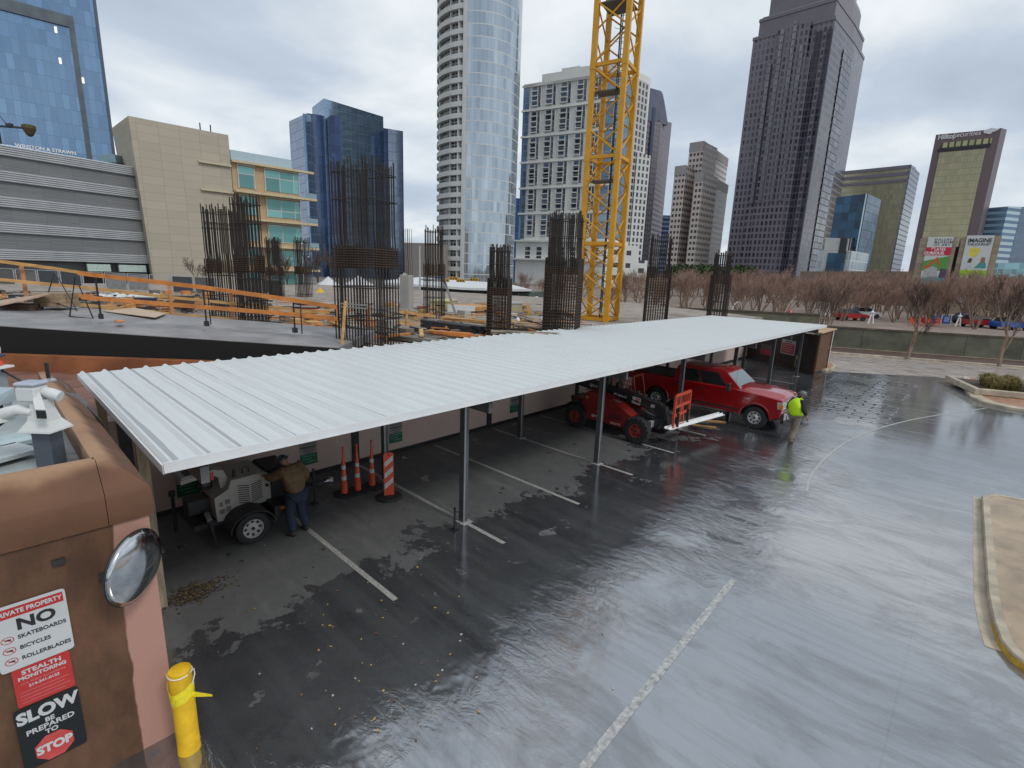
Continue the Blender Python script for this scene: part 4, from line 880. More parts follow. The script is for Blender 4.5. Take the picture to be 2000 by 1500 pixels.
prf = [(0, 2.83), (.03, 2.83), (.045, 2.95), (.045, 3.12), (.03, 3.17), (-.05, 3.25), (-.16, 3.36), (-.25, 3.44), (-.28, 3.455), (-.37, 3.455), (-.38, 3.30), (-.38, 2.84)]
mb = MB(); x0, y0 = -6.18, .98
mb.loft([[(x0+d, -8, z) for d, z in prf], [(x0+d, y0-.345, z) for d, z in prf]])
build('parapet', mb, M_cop, bx, world=True, smooth=True)
mb = MB(); mb.loft([[(x0+d, min(y0-.339, y0+d), z) for d, z in prf], [(x0+d, y0+d, z) for d, z in prf], [(-12.2, y0+d, z) for d, z in prf]])
build('parapet', mb, M_cop, bx, world=True, smooth=True)
mb = MB(); mb.box(-12.2, -6.562, -8, .598, 2.83, 3.14); build('roof', mb, mat('silver_roof_coating', (.36, .40, .40), .5, var=.35, sc=1.1, c2=(.50, .55, .55)), bx, world=True)
mb = MB(); mb.box(-12.2, -6.8, .40, .597, 3.141, 3.2); build('roof_edge_felt', mb, mat('grey_felt', (.16, .16, .165), .85, var=.4, sc=5, bump=.5), bx, world=True)
mb = MB(); mb.box(-6.17, -6.15, .30, .40, 2.50, 2.56); c = PX(114, 1096, -6.18); mb.v = [(v_[0], v_[1]-.35+c.y, v_[2]-2.53+c.z) for v_ in mb.v]; build('vent_cap', mb, M_dsteel, bx, world=True)
# signs on the stucco wall
def face(o, w, h, r=.03):
    """rounded plate in the plane x = o.x, y to the right, z up"""
    P = []
    for cx_, cy_, a0 in ((w-r, h-r, 0), (r, h-r, 90), (r, r, 180), (w-r, r, 270)):
        for k in range(4): a = R(a0+30*k); P.append((cx_+r*math.cos(a), cy_+r*math.sin(a)))
    return P
SX = -6.165
def plate(name, P, mt_, par, x0_, x1_): mb = MB(); mb.loft([[(x0_, y, z) for y, z in P], [(x1_, y, z) for y, z in P]]); return build(name, mb, mt_, par)
FR = lambda y, z, x=.012: frame((x, y, z), (0, 1, 0))
M_sw = mat('sign_enamel_white', (.52, .54, .55), .35, var=.05); M_sr = mat('sign_enamel_red', (.45, .02, .02), .35, var=.06); M_sk = mat('sign_enamel_black', (.006, .009, .011), .7, var=.1); M_ink = mat('black_ink', (.01, .01, .01), .5, var=0)
s1_ = thing('private_property_sign', 'white sign with red header reading PRIVATE PROPERTY NO skateboards bicycles rollerblades', 'sign', (SX, -.30, 1.625))
plate('panel', face(None, .53, .68), M_sw, s1_, 0, .008); plate('header', [(.02, .55), (.51, .55), (.51, .65), (.02, .65)], M_sr, s1_, .0082, .010)
text('lettering', 'PRIVATE PROPERTY', .062, M_sw, s1_, FR(.265, .600), .002, sx=.86); text('lettering', 'NO', .16, M_ink, s1_, FR(.30, .455, .009), .006, sx=1.1)
for k, w_ in enumerate(('SKATEBOARDS', 'BICYCLES', 'ROLLERBLADES')): text('lettering', w_, .056, M_ink, s1_, FR(.155, .330-.115*k, .009), .0012, align='LEFT', sx=.92)
for k in range(3):
    mb = MB(); cy_, cz_ = .085, .330-.115*k
    n_ = 20; ring = []
    for r_, x_ in ((.046, .0085), (.046, .0100), (.040, .0100), (.040, .0085)): ring.append([(x_, cy_+r_*math.cos(a*2*math.pi/n_), cz_+r_*.8*math.sin(a*2*math.pi/n_)) for a in range(n_)])
    mb.loft(ring+[ring[0]], 0, cap=False); mb.bar((.0094, cy_-.03, cz_+.022), (.0094, cy_+.03, cz_-.022), .006, .0015, up=(1, 0, 0)); pr_ = build('prohibition_mark', mb, M_sr, s1_)
    mb = MB(); mb.add([(.0092, cy_-.025, cz_), (.0092, cy_+.02, cz_-.012), (.0092, cy_+.026, cz_+.006), (.0092, cy_-.0, cz_+.012)], ((0, 1, 2, 3),)); build('pictogram', mb, M_ink, pr_)
s2_ = thing('security_sign', 'red security monitoring sign with white lettering, between the white and black signs', 'sign', (SX, -.235, 1.20))
plate('panel', face(None, .42, .42, .015), M_sr, s2_, 0, .006)
text('lettering', 'STEALTH', .062, M_sw, s2_, FR(.21, .365, .007), .002, sx=1.15); text('lettering', 'MONITORING', .052, M_sw, s2_, FR(.21, .305, .007), .002, sx=1.05)
text('lettering', 'Live Video Surveillance', .035, mat('sign_pink', (.55, .2, .2), .5), s2_, FR(.21, .25, .007), 0); text('lettering', '214-341-0123', .04, M_sw, s2_, FR(.21, .205, .007), .001)
mb = MB()
for k in range(4): mb.box(.0062, .007, .03, .39-.04*(k % 2), .15-.038*k, .156-.038*k)
build('small_print', mb, mat('sign_pink2', (.5, .16, .16), .5), s2_)
s3_ = thing('slow_stop_sign', 'black sign reading SLOW BE PREPARED TO STOP with a red octagon', 'sign', (SX, -.28, .48))
plate('panel', face(None, .48, .70, .03), M_sk, s3_, 0, .008)
text('lettering', 'SLOW', .175, M_sw, s3_, FR(.24, .59, .009), .008, sx=.92); text('lettering', 'BE', .068, M_sw, s3_, FR(.24, .475, .009), .002); text('lettering', 'PREPARED', .078, M_sw, s3_, FR(.24, .41, .009), .002); text('lettering', 'TO', .068, M_sw, s3_, FR(.24, .34, .009), .002)
oc = [(.24+.155*math.cos(R(22.5+45*k)), .155+.155*math.sin(R(22.5+45*k))) for k in range(8)]
plate('octagon', oc, M_sr, s3_, .0082, .011); text('lettering', 'STOP', .125, M_sw, s3_, FR(.24, .155, .0115), .006, sx=.9)
# convex mirror
mc = PX(262, 1107, -5.95); t_ = thing('convex_mirror', 'round convex traffic mirror with black rim on the pink wall edge', 'mirror', mc)
_rv = ray(262, 1107).normalized(); _pp = CR*1.0-CU*.10; _pp = (_pp-_rv*_pp.dot(_rv)).normalized(); nrm = (-_rv*.55 + _pp*.835).normalized(); ax = nrm.cross(Vector((0, 0, 1))).normalized(); ay = ax.cross(nrm)
kk = depth(mc)/FPX; rr_ = 72*kk; Rs = rr_*2.0
MM = Matrix((ax, ay, nrm)).transposed().to_4x4()
pr_ = [(0.0001, Rs)]+[(Rs*math.sin(R(a)), Rs*math.cos(R(a))) for a in (3, 6, 10, 14, 18, 22, 26, 30)]
pr_ = [(r_, z_-Rs*math.cos(R(30))+.012) for r_, z_ in pr_]
rmx = pr_[-1][0]; pr_ = [(r_*rr_/rmx, z_) for r_, z_ in pr_]
mt, t, b = newmat('mirror_surface'); b.inputs['Metallic'].default_value = 1; b.inputs['Roughness'].default_value = .12; b.inputs['Base Color'].default_value = (.60, .62, .64, 1)
mb = MB().lathe(pr_, n=40); mb.xf(MM); build('mirror_surface', mb, mt, t_, smooth='all')
mb = MB().lathe([(rr_*.9, -.025), (rr_*1.0, -.015), (rr_*1.022, .0), (rr_*1.01, .010), (rr_*.99, .006), (rr_*.985, -.01)], n=40); mb.xf(MM); build('rim', mb, M_black, t_, smooth=True)
wl = Vector((-6.18, mc.y-.22, mc.z-.12))-mc
mb = MB(); mb.tube([MM @ Vector((0, 0, -.04)), wl*.6, wl], .016, 8); mb.box(wl.x-.0, wl.x+.012, wl.y-.05, wl.y+.05, wl.z-.05, wl.z+.05); build('bracket', mb, M_dsteel, t_)
# yellow bollard
bo = G(370, 1461); t_ = thing('bollard', 'yellow steel bollard with flapping yellow tape beside the stucco corner', 'bollard', bo)
hb = ZA(bo, 1306); rb = 19.5*depth(bo+Vector((0, 0, .6)))/FPX
mb = MB().lathe([(rb*1.04, 0), (rb, .01), (rb, hb-.03), (rb*.97, hb-.01), (rb*.85, hb), (.001, hb+.006)], n=28); build('post', mb, M_yellow, t_, smooth=True)
M_tape = mat('caution_tape', (.85, .70, .02), .35, var=.15, sc=20)
mb = MB(); cr_ = Vector((CR.x, CR.y, 0)).normalized()
ringp = lambda r_, z_, tilt: [(r_*math.cos(a), r_*math.sin(a), z_+tilt*r_*math.cos(a-1.2)) for a in [k*2*math.pi/24 for k in range(24)]]
mb.loft([ringp(rb*1.03, hb-.38, .35), ringp(rb*1.07, hb-.30, .45), ringp(rb*1.03, hb-.22, .5)], cap=False)
e1 = cr_*(rb+.22)+Vector((0, 0, hb-.34)); s_ = cr_*rb*.9
mb.loft([[(s_+Vector((0, 0, hb-.29))), (s_+Vector((0, 0, hb-.37))), (s_+Vector((.003, 0, hb-.37))), (s_+Vector((.003, 0, hb-.29)))], [e1+Vector((0, 0, .012)), e1-Vector((0, 0, .012)), e1+Vector((.003, 0, -.012)), e1+Vector((.003, 0, .012))]])
s2v = -cr_*rb*.98-Vector((CF.x, CF.y, 0)).normalized()*rb*.35
mb.loft([[s2v+Vector((0, 0, hb-.02)), s2v+Vector((0, -.004, hb-.02)), s2v+Vector((.03, -.02, hb-.02))], [s2v*1.1+Vector((.0, 0, hb-.2)), s2v*1.1+Vector((.0, -.01, hb-.2)), s2v*.9+Vector((.06, -.03, hb-.22))], [s2v*.6+Vector((.05, -.05, hb-.36)), s2v*.6+Vector((.05, -.055, hb-.36)), s2v*.4+Vector((.07, -.05, hb-.34))]])
build('tape', mb, M_tape, t_)
mb = MB(); mb.tube([Vector((0, 0, hb-.045))+(cr_*rb*math.cos(a)*1.04+Vector((-cr_.y, cr_.x, 0))*rb*math.sin(a)*1.04) for a in [k*math.pi/10 for k in range(20)]], .006, 5)
mb.tube([cr_*rb+Vector((0, 0, hb-.05)), cr_*(rb+.05)+Vector((0, 0, hb+.01)), cr_*(rb+.05)+Vector((0, 0, hb-.06)), cr_*(rb+.01)+Vector((0, 0, hb-.2))], .007, 6); build('rope', mb, M_white, t_, smooth=True)
# ------------------------------------------------------------------ roof equipment (surveillance mast etc.)
RZR = Matrix.Rotation(YAW*-1 if 0 else math.atan2(CR.y, CR.x), 4, 'Z')
def rig(name, label, cat, px, py, z, group=None):
    P = G(px, py, z); t = thing(name, label, cat, P, math.atan2(CR.y, CR.x), group); return t, depth(P)/FPX
M_cam = mat('camera_white', (.62, .64, .63), .4, var=.05, sc=8); M_lens = mat('lens_black', (.012, .012, .014), .15, var=0)
t_, k = rig('camera_mast', 'white surveillance camera head on flared base and dark square post on the stucco roof', 'camera', 104, 917, 3.14)
u = lambda x, y, z: (x*k, y*k, z*k)
def ubox(mb, x0, x1, y0, y1, z0, z1, bev=0): return mb.box(x0*k, x1*k, y0*k, y1*k, z0*k, z1*k, bev=bev*k)
mb = MB(); ubox(mb, -17, 17, -14, 14, 0, 84); build('post', mb, mat('slate_post', (.075, .09, .115), .5, var=.15), t_)
mb = MB(); mb.loft([[u(x*(s_), y*s_, z) for x, y in ((-30, -26), (30, -26), (30, 26), (-30, 26))] for s_, z in ((1.0, 82), (.98, 85), (.62, 102), (.45, 125), (.42, 142))]); build('flared_base', mb, M_cam, t_, smooth=False)
mb = MB(); ubox(mb, -32, 4, -16, 16, 138, 168, 4); hd = build('camera_head', mb, M_cam, t_, smooth=True); mb = MB(); ubox(mb, -33, 5, -17, 17, 168.3, 176, 3); build('cap', mb, mat('camera_grey', (.40, .43, .50), .4), hd)
mb = MB(); mb.loft([[tuple(Vector(u(-2, -6, 150))+Vector(u(dx_, 0, dz_))) for dx_, dz_ in ((-8, -7), (8, -7), (8, 7), (-8, 7))], [tuple(Vector(u(28, -34, 124))+Vector(u(dx_, 0, dz_))) for dx_, dz_ in ((-10, -8), (10, -8), (10, 8), (-10, 8))]]); cbd = build('bullet_camera', mb, M_cam, t_)
mb = MB(); mb.loft([[tuple(Vector(u(28.5, -34.8, 123.6))+Vector(u(dx_, 0, dz_))) for dx_, dz_ in ((-9, -7), (9, -7), (9, 7), (-9, 7))], [tuple(Vector(u(30, -36, 122))+Vector(u(dx_, 0, dz_))) for dx_, dz_ in ((-9, -7), (9, -7), (9, 7), (-9, 7))]]); build('lens', mb, M_lens, cbd)
mb = MB(); mb.tube([u(2, 4, 156), u(14, 6, 152), u(30, 8, 146)], [9*k, 11*k, 10*k], 12); build('bullet_camera', mb, M_cam, t_, smooth=True)
mb = MB(); mb.tube([u(-12, -10, 118), u(-34, -14, 124), u(-56, -18, 116), u(-60, -18, 112)], [6*k, 10*k, 12*k, 10*k], 10); build('arm', mb, M_cam, t_, smooth=True)
mb = MB().lathe([(26*k, 0), (31*k, 2*k), (30*k, 7*k), (18*k, 14*k), (.001, 16*k)], n=24); mb.v = [(a+(-80*k), b_-16*k, c_+100*k) for a, b_, c_ in mb.v]; dm = build('dome_housing', mb, M_cam, t_, smooth=True)
mb = MB().lathe([(.001, -11*k), (9*k, -9*k), (14*k, -4*k), (15*k, 1*k)], n=20); mb.v = [(a+(-80*k), b_-16*k, c_+99*k) for a, b_, c_ in mb.v]; build('dome_lens', mb, M_lens, dm, smooth=True)
t_, k = rig('strobe_light_mast', 'grey post with orange beacon and white camera at the left edge of the photo', 'mast', 6, 792, 3.14)
mb = MB(); ubox(mb, -12, 10, -8, 8, 0, 75); build('post', mb, mat('pale_grey_post', (.30, .34, .36), .5), t_); mb = MB(); ubox(mb, -22, 22, -14, 14, 75.3, 79); build('shelf', mb, M_white, t_)
mb = MB().lathe([(13*k, 79.5*k), (14*k, 82*k), (14*k, 88*k), (11*k, 93*k), (.001, 93.5*k)], n=18); mb.v = [(a-3*k, b_, c_) for a, b_, c_ in mb.v]; build('orange_beacon', mb, M_orange, t_, smooth=True)
mb = MB().lathe([(8*k, 94*k), (16*k, 97*k), (16*k, 100*k), (10*k, 102*k)], n=18); build('collar', mb, mat('navy_collar', (.03, .04, .08), .5), t_, smooth=True)
mb = MB().lathe([(12*k, 103*k), (13*k, 112*k), (9*k, 128*k), (6*k, 134*k), (.001, 136*k)], n=16); mb.v = [(a-2*k, b_, c_) for a, b_, c_ in mb.v]; build('camera', mb, M_cam, t_, smooth=True)
mb = MB(); mb.bar(u(8, 0, 72), u(64, 12, 28), 3*k, 3*k); build('brace', mb, M_dsteel, t_)
t_, k = rig('floodlight', 'pale grey rectangular floodlight on a short stem by the left photo edge', 'floodlight', 6, 824, 3.14)
mb = MB(); ubox(mb, -2, 4, -2, 2, 0, 38); build('stem', mb, M_dsteel, t_); mb = MB(); mb.loft([[u(-34, -20, 38), u(18, -20, 38), u(18, 16, 40), u(-34, 16, 40)], [u(-32, -20, 56), u(16, -20, 56), u(18, 16, 66), u(-34, 16, 66)]]); build('lamp_head', mb, mat('floodlight_grey', (.42, .50, .54), .35, .2), t_)
t_, k = rig('radio_unit', 'small black and grey radio unit with white finned heat sink behind the camera mast', 'radio unit', 75, 772, 3.4)
mb = MB(); ubox(mb, -20, 8, -6, 6, 8, 22, 2); build('body', mb, M_black, t_, smooth=True)
for q_ in range(4): mb = MB(); mb.bar(u(-26+4*q_, -6, 14), u(-14+4*q_, -6, 27), 2.5*k, 10*k); build('fin', mb, M_cam, t_)
t_, k = rig('antenna', 'short black antenna stub on a grey foot at the far end of the tan parapet', 'antenna', 96, 744, 3.46)
mb = MB(); mb.tube([u(0, 0, 4), u(0, 0, 36)], 3.5*k, 10); build('rod', mb, M_black, t_, smooth=True); mb = MB(); mb.lathe([(11*k, 0), (11*k, 3*k), (5*k, 6*k)], n=14); build('foot', mb, M_steel, t_, smooth=True)
t_, k = rig('vent_pipe', 'short grey vertical pipe standing behind the near roof corner', 'pipe', 166, 722, 2.2)
mb = MB(); mb.tube([u(0, 0, 0), u(0, 0, 27)], 4.6*k, 12); build('pipe', mb, mat('pvc_grey', (.38, .42, .42), .5), t_, smooth=True); mb = MB(); mb.tube([u(0, 0, 27.1), u(0, 0, 28)], 3.9*k, 12); build('pipe_mouth', mb, M_black, t_)
cab = MB()
A_ = G(128, 772, 3.5)
for o_, r_ in ((0, .012), (.03, .014), (.07, .010)):
    cab.tube([G(128+o_*60, 768, 3.55), G(150, 770+o_*90, 3.56), G(170, 790+o_*60, 3.50), G(190+o_*100, 818+o_*60, 3.2), G(205, 842, 2.7)], r_, 6)
cab.tube([G(112, 742, 3.5), G(126, 750, 3.52), G(134, 760, 3.5)], .008, 6)
tag(build('cable_bundle', cab, mat('grey_cable', (.12, .12, .13), .5), None, smooth=True), 'bundle of grey cables running from the cameras over the tan parapet', 'cables')
for i, (a0, b0, c_, lb) in enumerate((((0, 905), (84, 882), (.42, .46, .46), 'white coated sheet metal lid lying on the stucco roof below the dome camera'), ((0, 880), (78, 862), (.36, .44, .45), 'pale blue-green metal strip on the stucco roof by the dome camera'))):
    P, Q = G(*a0, 3.2), G(*b0, 3.2); d_ = (Q-P).normalized(); n_ = Vector((-d_.y, d_.x, 0))*.5; P = P-d_*1.0; z_ = Vector((0, 0, .05))
    mb = MB(); mb.loft([[P, Q, Q+n_, P+n_], [P+z_, Q+z_, Q+n_+z_, P+n_+z_]]); tag(build('roof_panel', mb, mat('roof_panel_%d' % i, c_, .45, var=.25, sc=3), None), lb, 'panel')
# ------------------------------------------------------------------ wooden fence at the far end
FA, FB = Vector((-14.2, 40.05, 0)), Vector((-7.2, 34.78, 0)); fd = (FB-FA).normalized(); fn = Vector((fd.y, -fd.x, 0))
if fn.y > 0: fn = -fn
M_fence = mat('dark_fence', (.030, .022, .017), .75, var=.4, sc=3, stretch=(4, 4, .4)); M_fence2 = mat('brown_gate', (.12, .055, .025), .7, var=.3, sc=3)
t_ = thing('wooden_fence', 'dark brown wooden fence closing the far end of the covered stalls', 'fence', FB)
nb = 46; Lf = (FB-FA).length
for lo, hi in ((0, nb),):
    mb = MB()
    for k in range(lo, hi):
        a = FA+fd*(Lf*k/nb+.004); b_ = FA+fd*(Lf*(k+1)/nb-.004); off = fn*(.004*(k % 2)); mb.loft([[a+off, b_+off, b_-fn*.03, a-fn*.03], [p_+Vector((0, 0, 2.45+.02*math.sin(k*2.3))) for p_ in (a+off, b_+off, b_-fn*.03, a-fn*.03)]])
    build('boards', mb, M_fence, t_, world=True)
g2 = Vector((-7.15, 37.9, 0)); mb = MB()
gd = (g2-FB).normalized()
mb.bar(FB+Vector((.05, .05, 0)), FB+Vector((.05, .05, 2.5)), .09, .09); mb.bar(g2, g2+Vector((0, 0, 2.55)), .1, .1)
for z in (.45, 1.45, 2.4): mb.bar(FB+gd*.1+Vector((.05, .05, z)), g2+Vector((0, 0, z)), .05, .12)
build('gate_frame', mb, M_fence2, t_, world=True)
mb = MB()
for k in range(12):
    a = FB+gd*(.12+k*.245); b_ = a+gd*.235; mb.loft([[a, b_, b_-Vector((.025, 0, 0)), a-Vector((.025, 0, 0))], [p_+Vector((0, 0, 2.38)) for p_ in (a, b_, b_-Vector((.025, 0, 0)), a-Vector((.025, 0, 0)))]])
mb.v = [(a, b_, c_+.12) for a, b_, c_ in mb.v]; build('gate_boards', mb, M_fence2, t_, world=True)
mb = MB(); mb.loft([[FB+Vector((-1.3, .2, 2.56)), FB+Vector((.15, -.0, 2.56)), g2+Vector((.25, 0, 2.66)), g2+Vector((-1.3, 0, 2.66))], [FB+Vector((-1.3, .2, 2.62)), FB+Vector((.15, -.0, 2.62)), g2+Vector((.25, 0, 2.72)), g2+Vector((-1.3, 0, 2.72))]])
build('top_board', mb, M_ply, t_, world=True)
wp = G(1612, 717, .12); mb = MB(); mb.loft([[Vector((wp.x+a, wp.y+b_, .12)) for a, b_ in ((-.1, -.05), (.1, -.05), (.1, .05), (-.1, .05))], [Vector((wp.x+.05+a, wp.y+b_, 2.5)) for a, b_ in ((-.1, -.05), (.1, -.05), (.1, .05), (-.1, .05))]])
tag(build('white_post', mb, M_white, None), 'narrow leaning white post at the outer end of the wooden fence', 'post')
for px0, py0, px1, py1, lb, hd_ in ((1524, 661, 1552, 689, 'red and white WARNING sign on the dark wooden fence, right one', 'WARNING'), (1484, 670, 1511, 691, 'dark and red notice on the wooden fence beside the steel post, left one', '')):
    P = RP(px0, py1, FB+fn*.02, fn); Q = RP(px1, py1, FB+fn*.02, fn); T_ = RP(px0, py0, FB+fn*.02, fn); w = (Q-P).to_2d().length; h_ = T_.z-P.z
    t = thing('fence_sign', lb, 'sign', P, math.atan2(fd.y, fd.x), 'signs on the wooden fence'); t.location.z = P.z
    build('panel', MB().box(0, w, -.01, 0, 0, h_), mat('sign_grey_'+(hd_ or 'b'), (.30, .29, .28) if hd_ else (.06, .06, .06), .5), t)
    build('red_field', MB().box(w*.06, w*.94, -.013, -.0102, h_*.08, h_*(.78 if hd_ else .5)), mat('dull_red', (.25, .02, .03), .5, var=.1), t)
    if hd_: text('lettering', hd_, h_*.15, M_ink, t, frame((w/2, -.012, h_*.88), (1, 0, 0)), .004)
    mb = MB()
    for k in range(4): mb.box(w*.12, w*(.86-.1*(k % 2)), -.0145, -.0132, h_*(.65-.15*k), h_*(.70-.15*k))
    if hd_: build('small_print', mb, mat('pink_print', (.42, .2, .2), .5), t)
c = RP(1556, 694, FB+fn*.03, fn); mb = MB(); mb.tube([c, c+Vector((.03, 0, -.2)), c+Vector((-.03, 0, -.3)), c+Vector((.0, -.05, -.75))], [.05, .06, .02, .02], 6); tag(build('yellow_rag', mb, mat('yellow_rag', (.35, .30, .08), .7), None), 'yellowish rag hanging from the dark wooden fence', 'rag')
# ------------------------------------------------------------------ wheels, people helpers
M_rim_w = mat('rim_white', (.42, .42, .41), .4, var=.1); M_chrome = mat('chrome', (.62, .63, .64), .12, 1, var=.05); M_rim_s = mat('rim_steel', (.55, .55, .54), .3, .4, var=.15)
def wheel(par, x, y, z, r, w, mrim, side, tread=0, rr=.58, slots=8):
    """wheel with its axis along y; side is the outward direction (+1 / -1)"""
    wt = thing_part('wheel', par, (x, y, z))
    h = w/2; pr = [(r*rr, -h*.85), (r*.80, -h), (r*.95, -h*.85), (r, -h*.5), (r, h*.5), (r*.95, h*.85), (r*.80, h), (r*rr, h*.85), (r*rr*.9, 0), (r*rr, -h*.85)]
    mb = MB().lathe(pr, axis='y', n=32, cap=False)
    if tread:
        for k in range(tread):
            a = k*2*math.pi/tread
            for s_ in (-1, 1):
                a2 = a+(math.pi/tread if s_ > 0 else 0); q0 = Vector((math.cos(a2)*r*.97, s_*h*.05, math.sin(a2)*r*.97)); q1 = Vector((math.cos(a2+.16)*r*.97, s_*h*.95, math.sin(a2+.16)*r*.97)); mb.bar(q0, q1, .05*r*2, .12*r, up=(math.cos(a2), 0, math.sin(a2)))
    build('tyre', mb, M_rubber, wt, smooth=True)
    o = side; R_ = r*rr
    mb = MB().lathe([(R_*.98, o*h*.88), (R_*.90, o*h*.86), (R_*.86, o*h*.45), (R_*.55, o*h*.40), (R_*.40, o*h*.62), (.001, o*h*.64)] if o > 0 else [(.001, o*h*.64), (R_*.40, o*h*.62), (R_*.55, o*h*.40), (R_*.86, o*h*.45), (R_*.90, o*h*.86), (R_*.98, o*h*.88)], axis='y', n=32, cap=False)
    build('rim', mb, mrim, wt, smooth=True)
    for k in range(slots):
        a = k*2*math.pi/slots; c_ = Vector((math.cos(a)*R_*.70, o*h*.435, math.sin(a)*R_*.70))
        mb = MB(); mb.tube([c_, c_+Vector((0, o*.012, 0))], R_*.15, 8); build('rim_hole', mb, M_black, wt)
    mb = MB(); mb.tube([(0, o*h*.6, 0), (0, o*h*.9, 0)], R_*.17, 12); build('hub', mb, M_dsteel, wt, smooth=True)
    return wt
def thing_part(name, par, loc):
    o = bpy.data.objects.new(name, MB().box(-.02, .02, -.02, .02, -.02, .02).mesh(name, M_dsteel)); COL.objects.link(o); o.parent = par; o.location = loc; return o
def skin(name, joints, edges, mt_, parent, sub=2, root=0, label=None):
    """joints: (x,y,z,rx,ry)"""
    me = bpy.data.meshes.new(name); me.from_pydata([j[:3] for j in joints], edges, []); o = bpy.data.objects.new(name, me); COL.objects.link(o)
    md = o.modifiers.new('s', 'SKIN'); md.use_smooth_shade = True
    for i, j in enumerate(joints):
        sv = me.skin_vertices[0].data[i]; sv.radius = (j[3], j[4] if len(j) > 4 else j[3]); sv.use_root = (i == root)
    md2 = o.modifiers.new('d', 'SUBSURF'); md2.levels = sub; md2.render_levels = sub
    bpy.context.view_layer.update(); dg = bpy.context.evaluated_depsgraph_get(); m2 = bpy.data.meshes.new_from_object(o.evaluated_get(dg)); bpy.data.objects.remove(o)
    m2.materials.clear(); m2.materials.append(mt_); m2.name = name
    for p_ in m2.polygons: p_.use_smooth = True
    o = bpy.data.objects.new(name, m2); COL.objects.link(o); o.parent = parent
    if label: o['label'] = label
    return o
M_skin = mat('skin', (.30, .16, .10), .55, var=.1, sc=20)
def chain(J, idx, pts, E, start=None):
    prev = start
    for p_ in pts:
        J.append(p_)
        if prev is not None: E.append((prev, len(J)-1))
        prev = len(J)-1
    return prev
def person(label, loc, rz, pose, mats_):
    """local frame: facing +x, y to the left. pose holds joint positions"""
    t = thing('person', label, 'person', loc, rz); P = pose; J = []; E = []
    j = lambda p_, r_, r2=None: (*p_, r_, r2 or r_)
    J.append(j(P['hip'], .125, .10)); sp_ = chain(J, 0, [j(P['waist'], .125, .10), j(P['chest'], .15, .115), j(P['neck'], .06)], E, 0)
    hd = Vector(P['head']); nk = Vector(P['neck']); up = (hd-nk).normalized()
    chain(J, 0, [j(tuple(nk+(hd-nk)*.55), .062), j(tuple(hd-up*.02), .088, .078), j(tuple(hd+up*.07), .088, .08)], E, sp_)
    for s_ in 'LR':
        chain(J, 0, [j(P['sh'+s_], .062), j(P['el'+s_], .045), j(P['wr'+s_], .032)], E, 2)
        e_ = len(J)-1; w_ = Vector(P['wr'+s_]); d_ = (w_-Vector(P['el'+s_])).normalized(); sd_ = d_.cross(Vector((0, 0, 1)));
        sd_ = sd_.normalized() if sd_.length > .1 else Vector((0, 1, 0)); pl_ = w_+d_*.05; J.append(j(tuple(pl_), .034, .026)); E.append((e_, len(J)-1)); pi_ = len(J)-1
        for q_ in range(4):
            off = sd_*(-.03+.02*q_); L_ = (.062, .075, .07, .055)[q_]; b0 = pl_+d_*.035+off; b1 = b0+d_*L_*.5+Vector((0, 0, -.01)); b2 = b1+d_*L_*.4+Vector((0, 0, -.02))
            k0 = len(J); J.extend([j(tuple(b0), .010), j(tuple(b1), .009), j(tuple(b2), .008)]); E.extend([(pi_, k0), (k0, k0+1), (k0+1, k0+2)])
        k0 = len(J); th = pl_+sd_*-.04; J.extend([j(tuple(th), .012), j(tuple(th+d_*.04+sd_*-.01), .009)]); E.extend([(pi_, k0), (k0, k0+1)])
    for s_ in 'LR':
        chain(J, 0, [j(P['tp'+s_], .085), j(P['kn'+s_], .06), j(P['an'+s_], .042), j(P['to'+s_], .035)], E, 0)
    bd = skin('body', J, E, M_skin, t, 1)
    # face: nose, ears, eyes
    fwd = Vector(P.get('look', (1, 0, 0))).normalized(); lat = Vector((-fwd.y, fwd.x, 0)); hc = hd+up*.02
    mb = MB(); mb.loft([[hc+fwd*.085+lat*.014-up*.03, hc+fwd*.085-lat*.014-up*.03, hc+fwd*.08+up*.02], [hc+fwd*.115+lat*.006-up*.028, hc+fwd*.115-lat*.006-up*.028, hc+fwd*.09+up*.015]]); build('nose', mb, M_skin, bd, smooth=True)
    for s_ in (-1, 1):
        mb = MB().lathe([(.001, -.008), (.03, -.006), (.032, .004), (.001, .008)], axis='y', n=10); mb.v = [tuple(hc+lat*s_*.086+Vector(v_)) for v_ in mb.v]; build('ear', mb, M_skin, bd, smooth=True)
        mb = MB().lathe([(.001, -.012), (.012, -.004), (.012, .004), (.001, .012)], axis='y', n=8); mb.v = [tuple(hc+fwd*.078+lat*s_*.032+up*.015+Vector(v_)) for v_ in mb.v]; build('eye', mb, M_black, bd, smooth=True)
    # clothes
    a = mats_; kj = a.get('k', 1); hp_ = Vector(P['hip'])-Vector((0, 0, .05)); Jt = [j(tuple(hp_), a.get('hem', .20)*kj, .17*kj), j(P['waist'], .215*kj, .18*kj), j(P['chest'], .235*kj, .18*kj), j(tuple(nk*.8+Vector(P['chest'])*.2), .095)]; Et = [(0, 1), (1, 2), (2, 3)]
    for s_ in 'LR':
        w_ = Vector(P['el'+s_]).lerp(Vector(P['wr'+s_]), .92); Jt.extend([j(P['sh'+s_], .12*kj), j(P['el'+s_], .092), j(tuple(w_), .062)]); k0 = len(Jt)-3; Et.extend([(2, k0), (k0, k0+1), (k0+1, k0+2)])
    skin('jacket', Jt, Et, a['jacket'], t, 2)
    Jp = [j(P['hip'], .18, .155)]; Ep = []
    for s_ in 'LR':
        an = Vector(P['an'+s_]); kn = Vector(P['kn'+s_]); Jp.extend([j(P['tp'+s_], .13), j(tuple(kn), .10), j(tuple(an+Vector((0, 0, .0))), .085)]); k0 = len(Jp)-3; Ep.extend([(0, k0), (k0, k0+1), (k0+1, k0+2)])
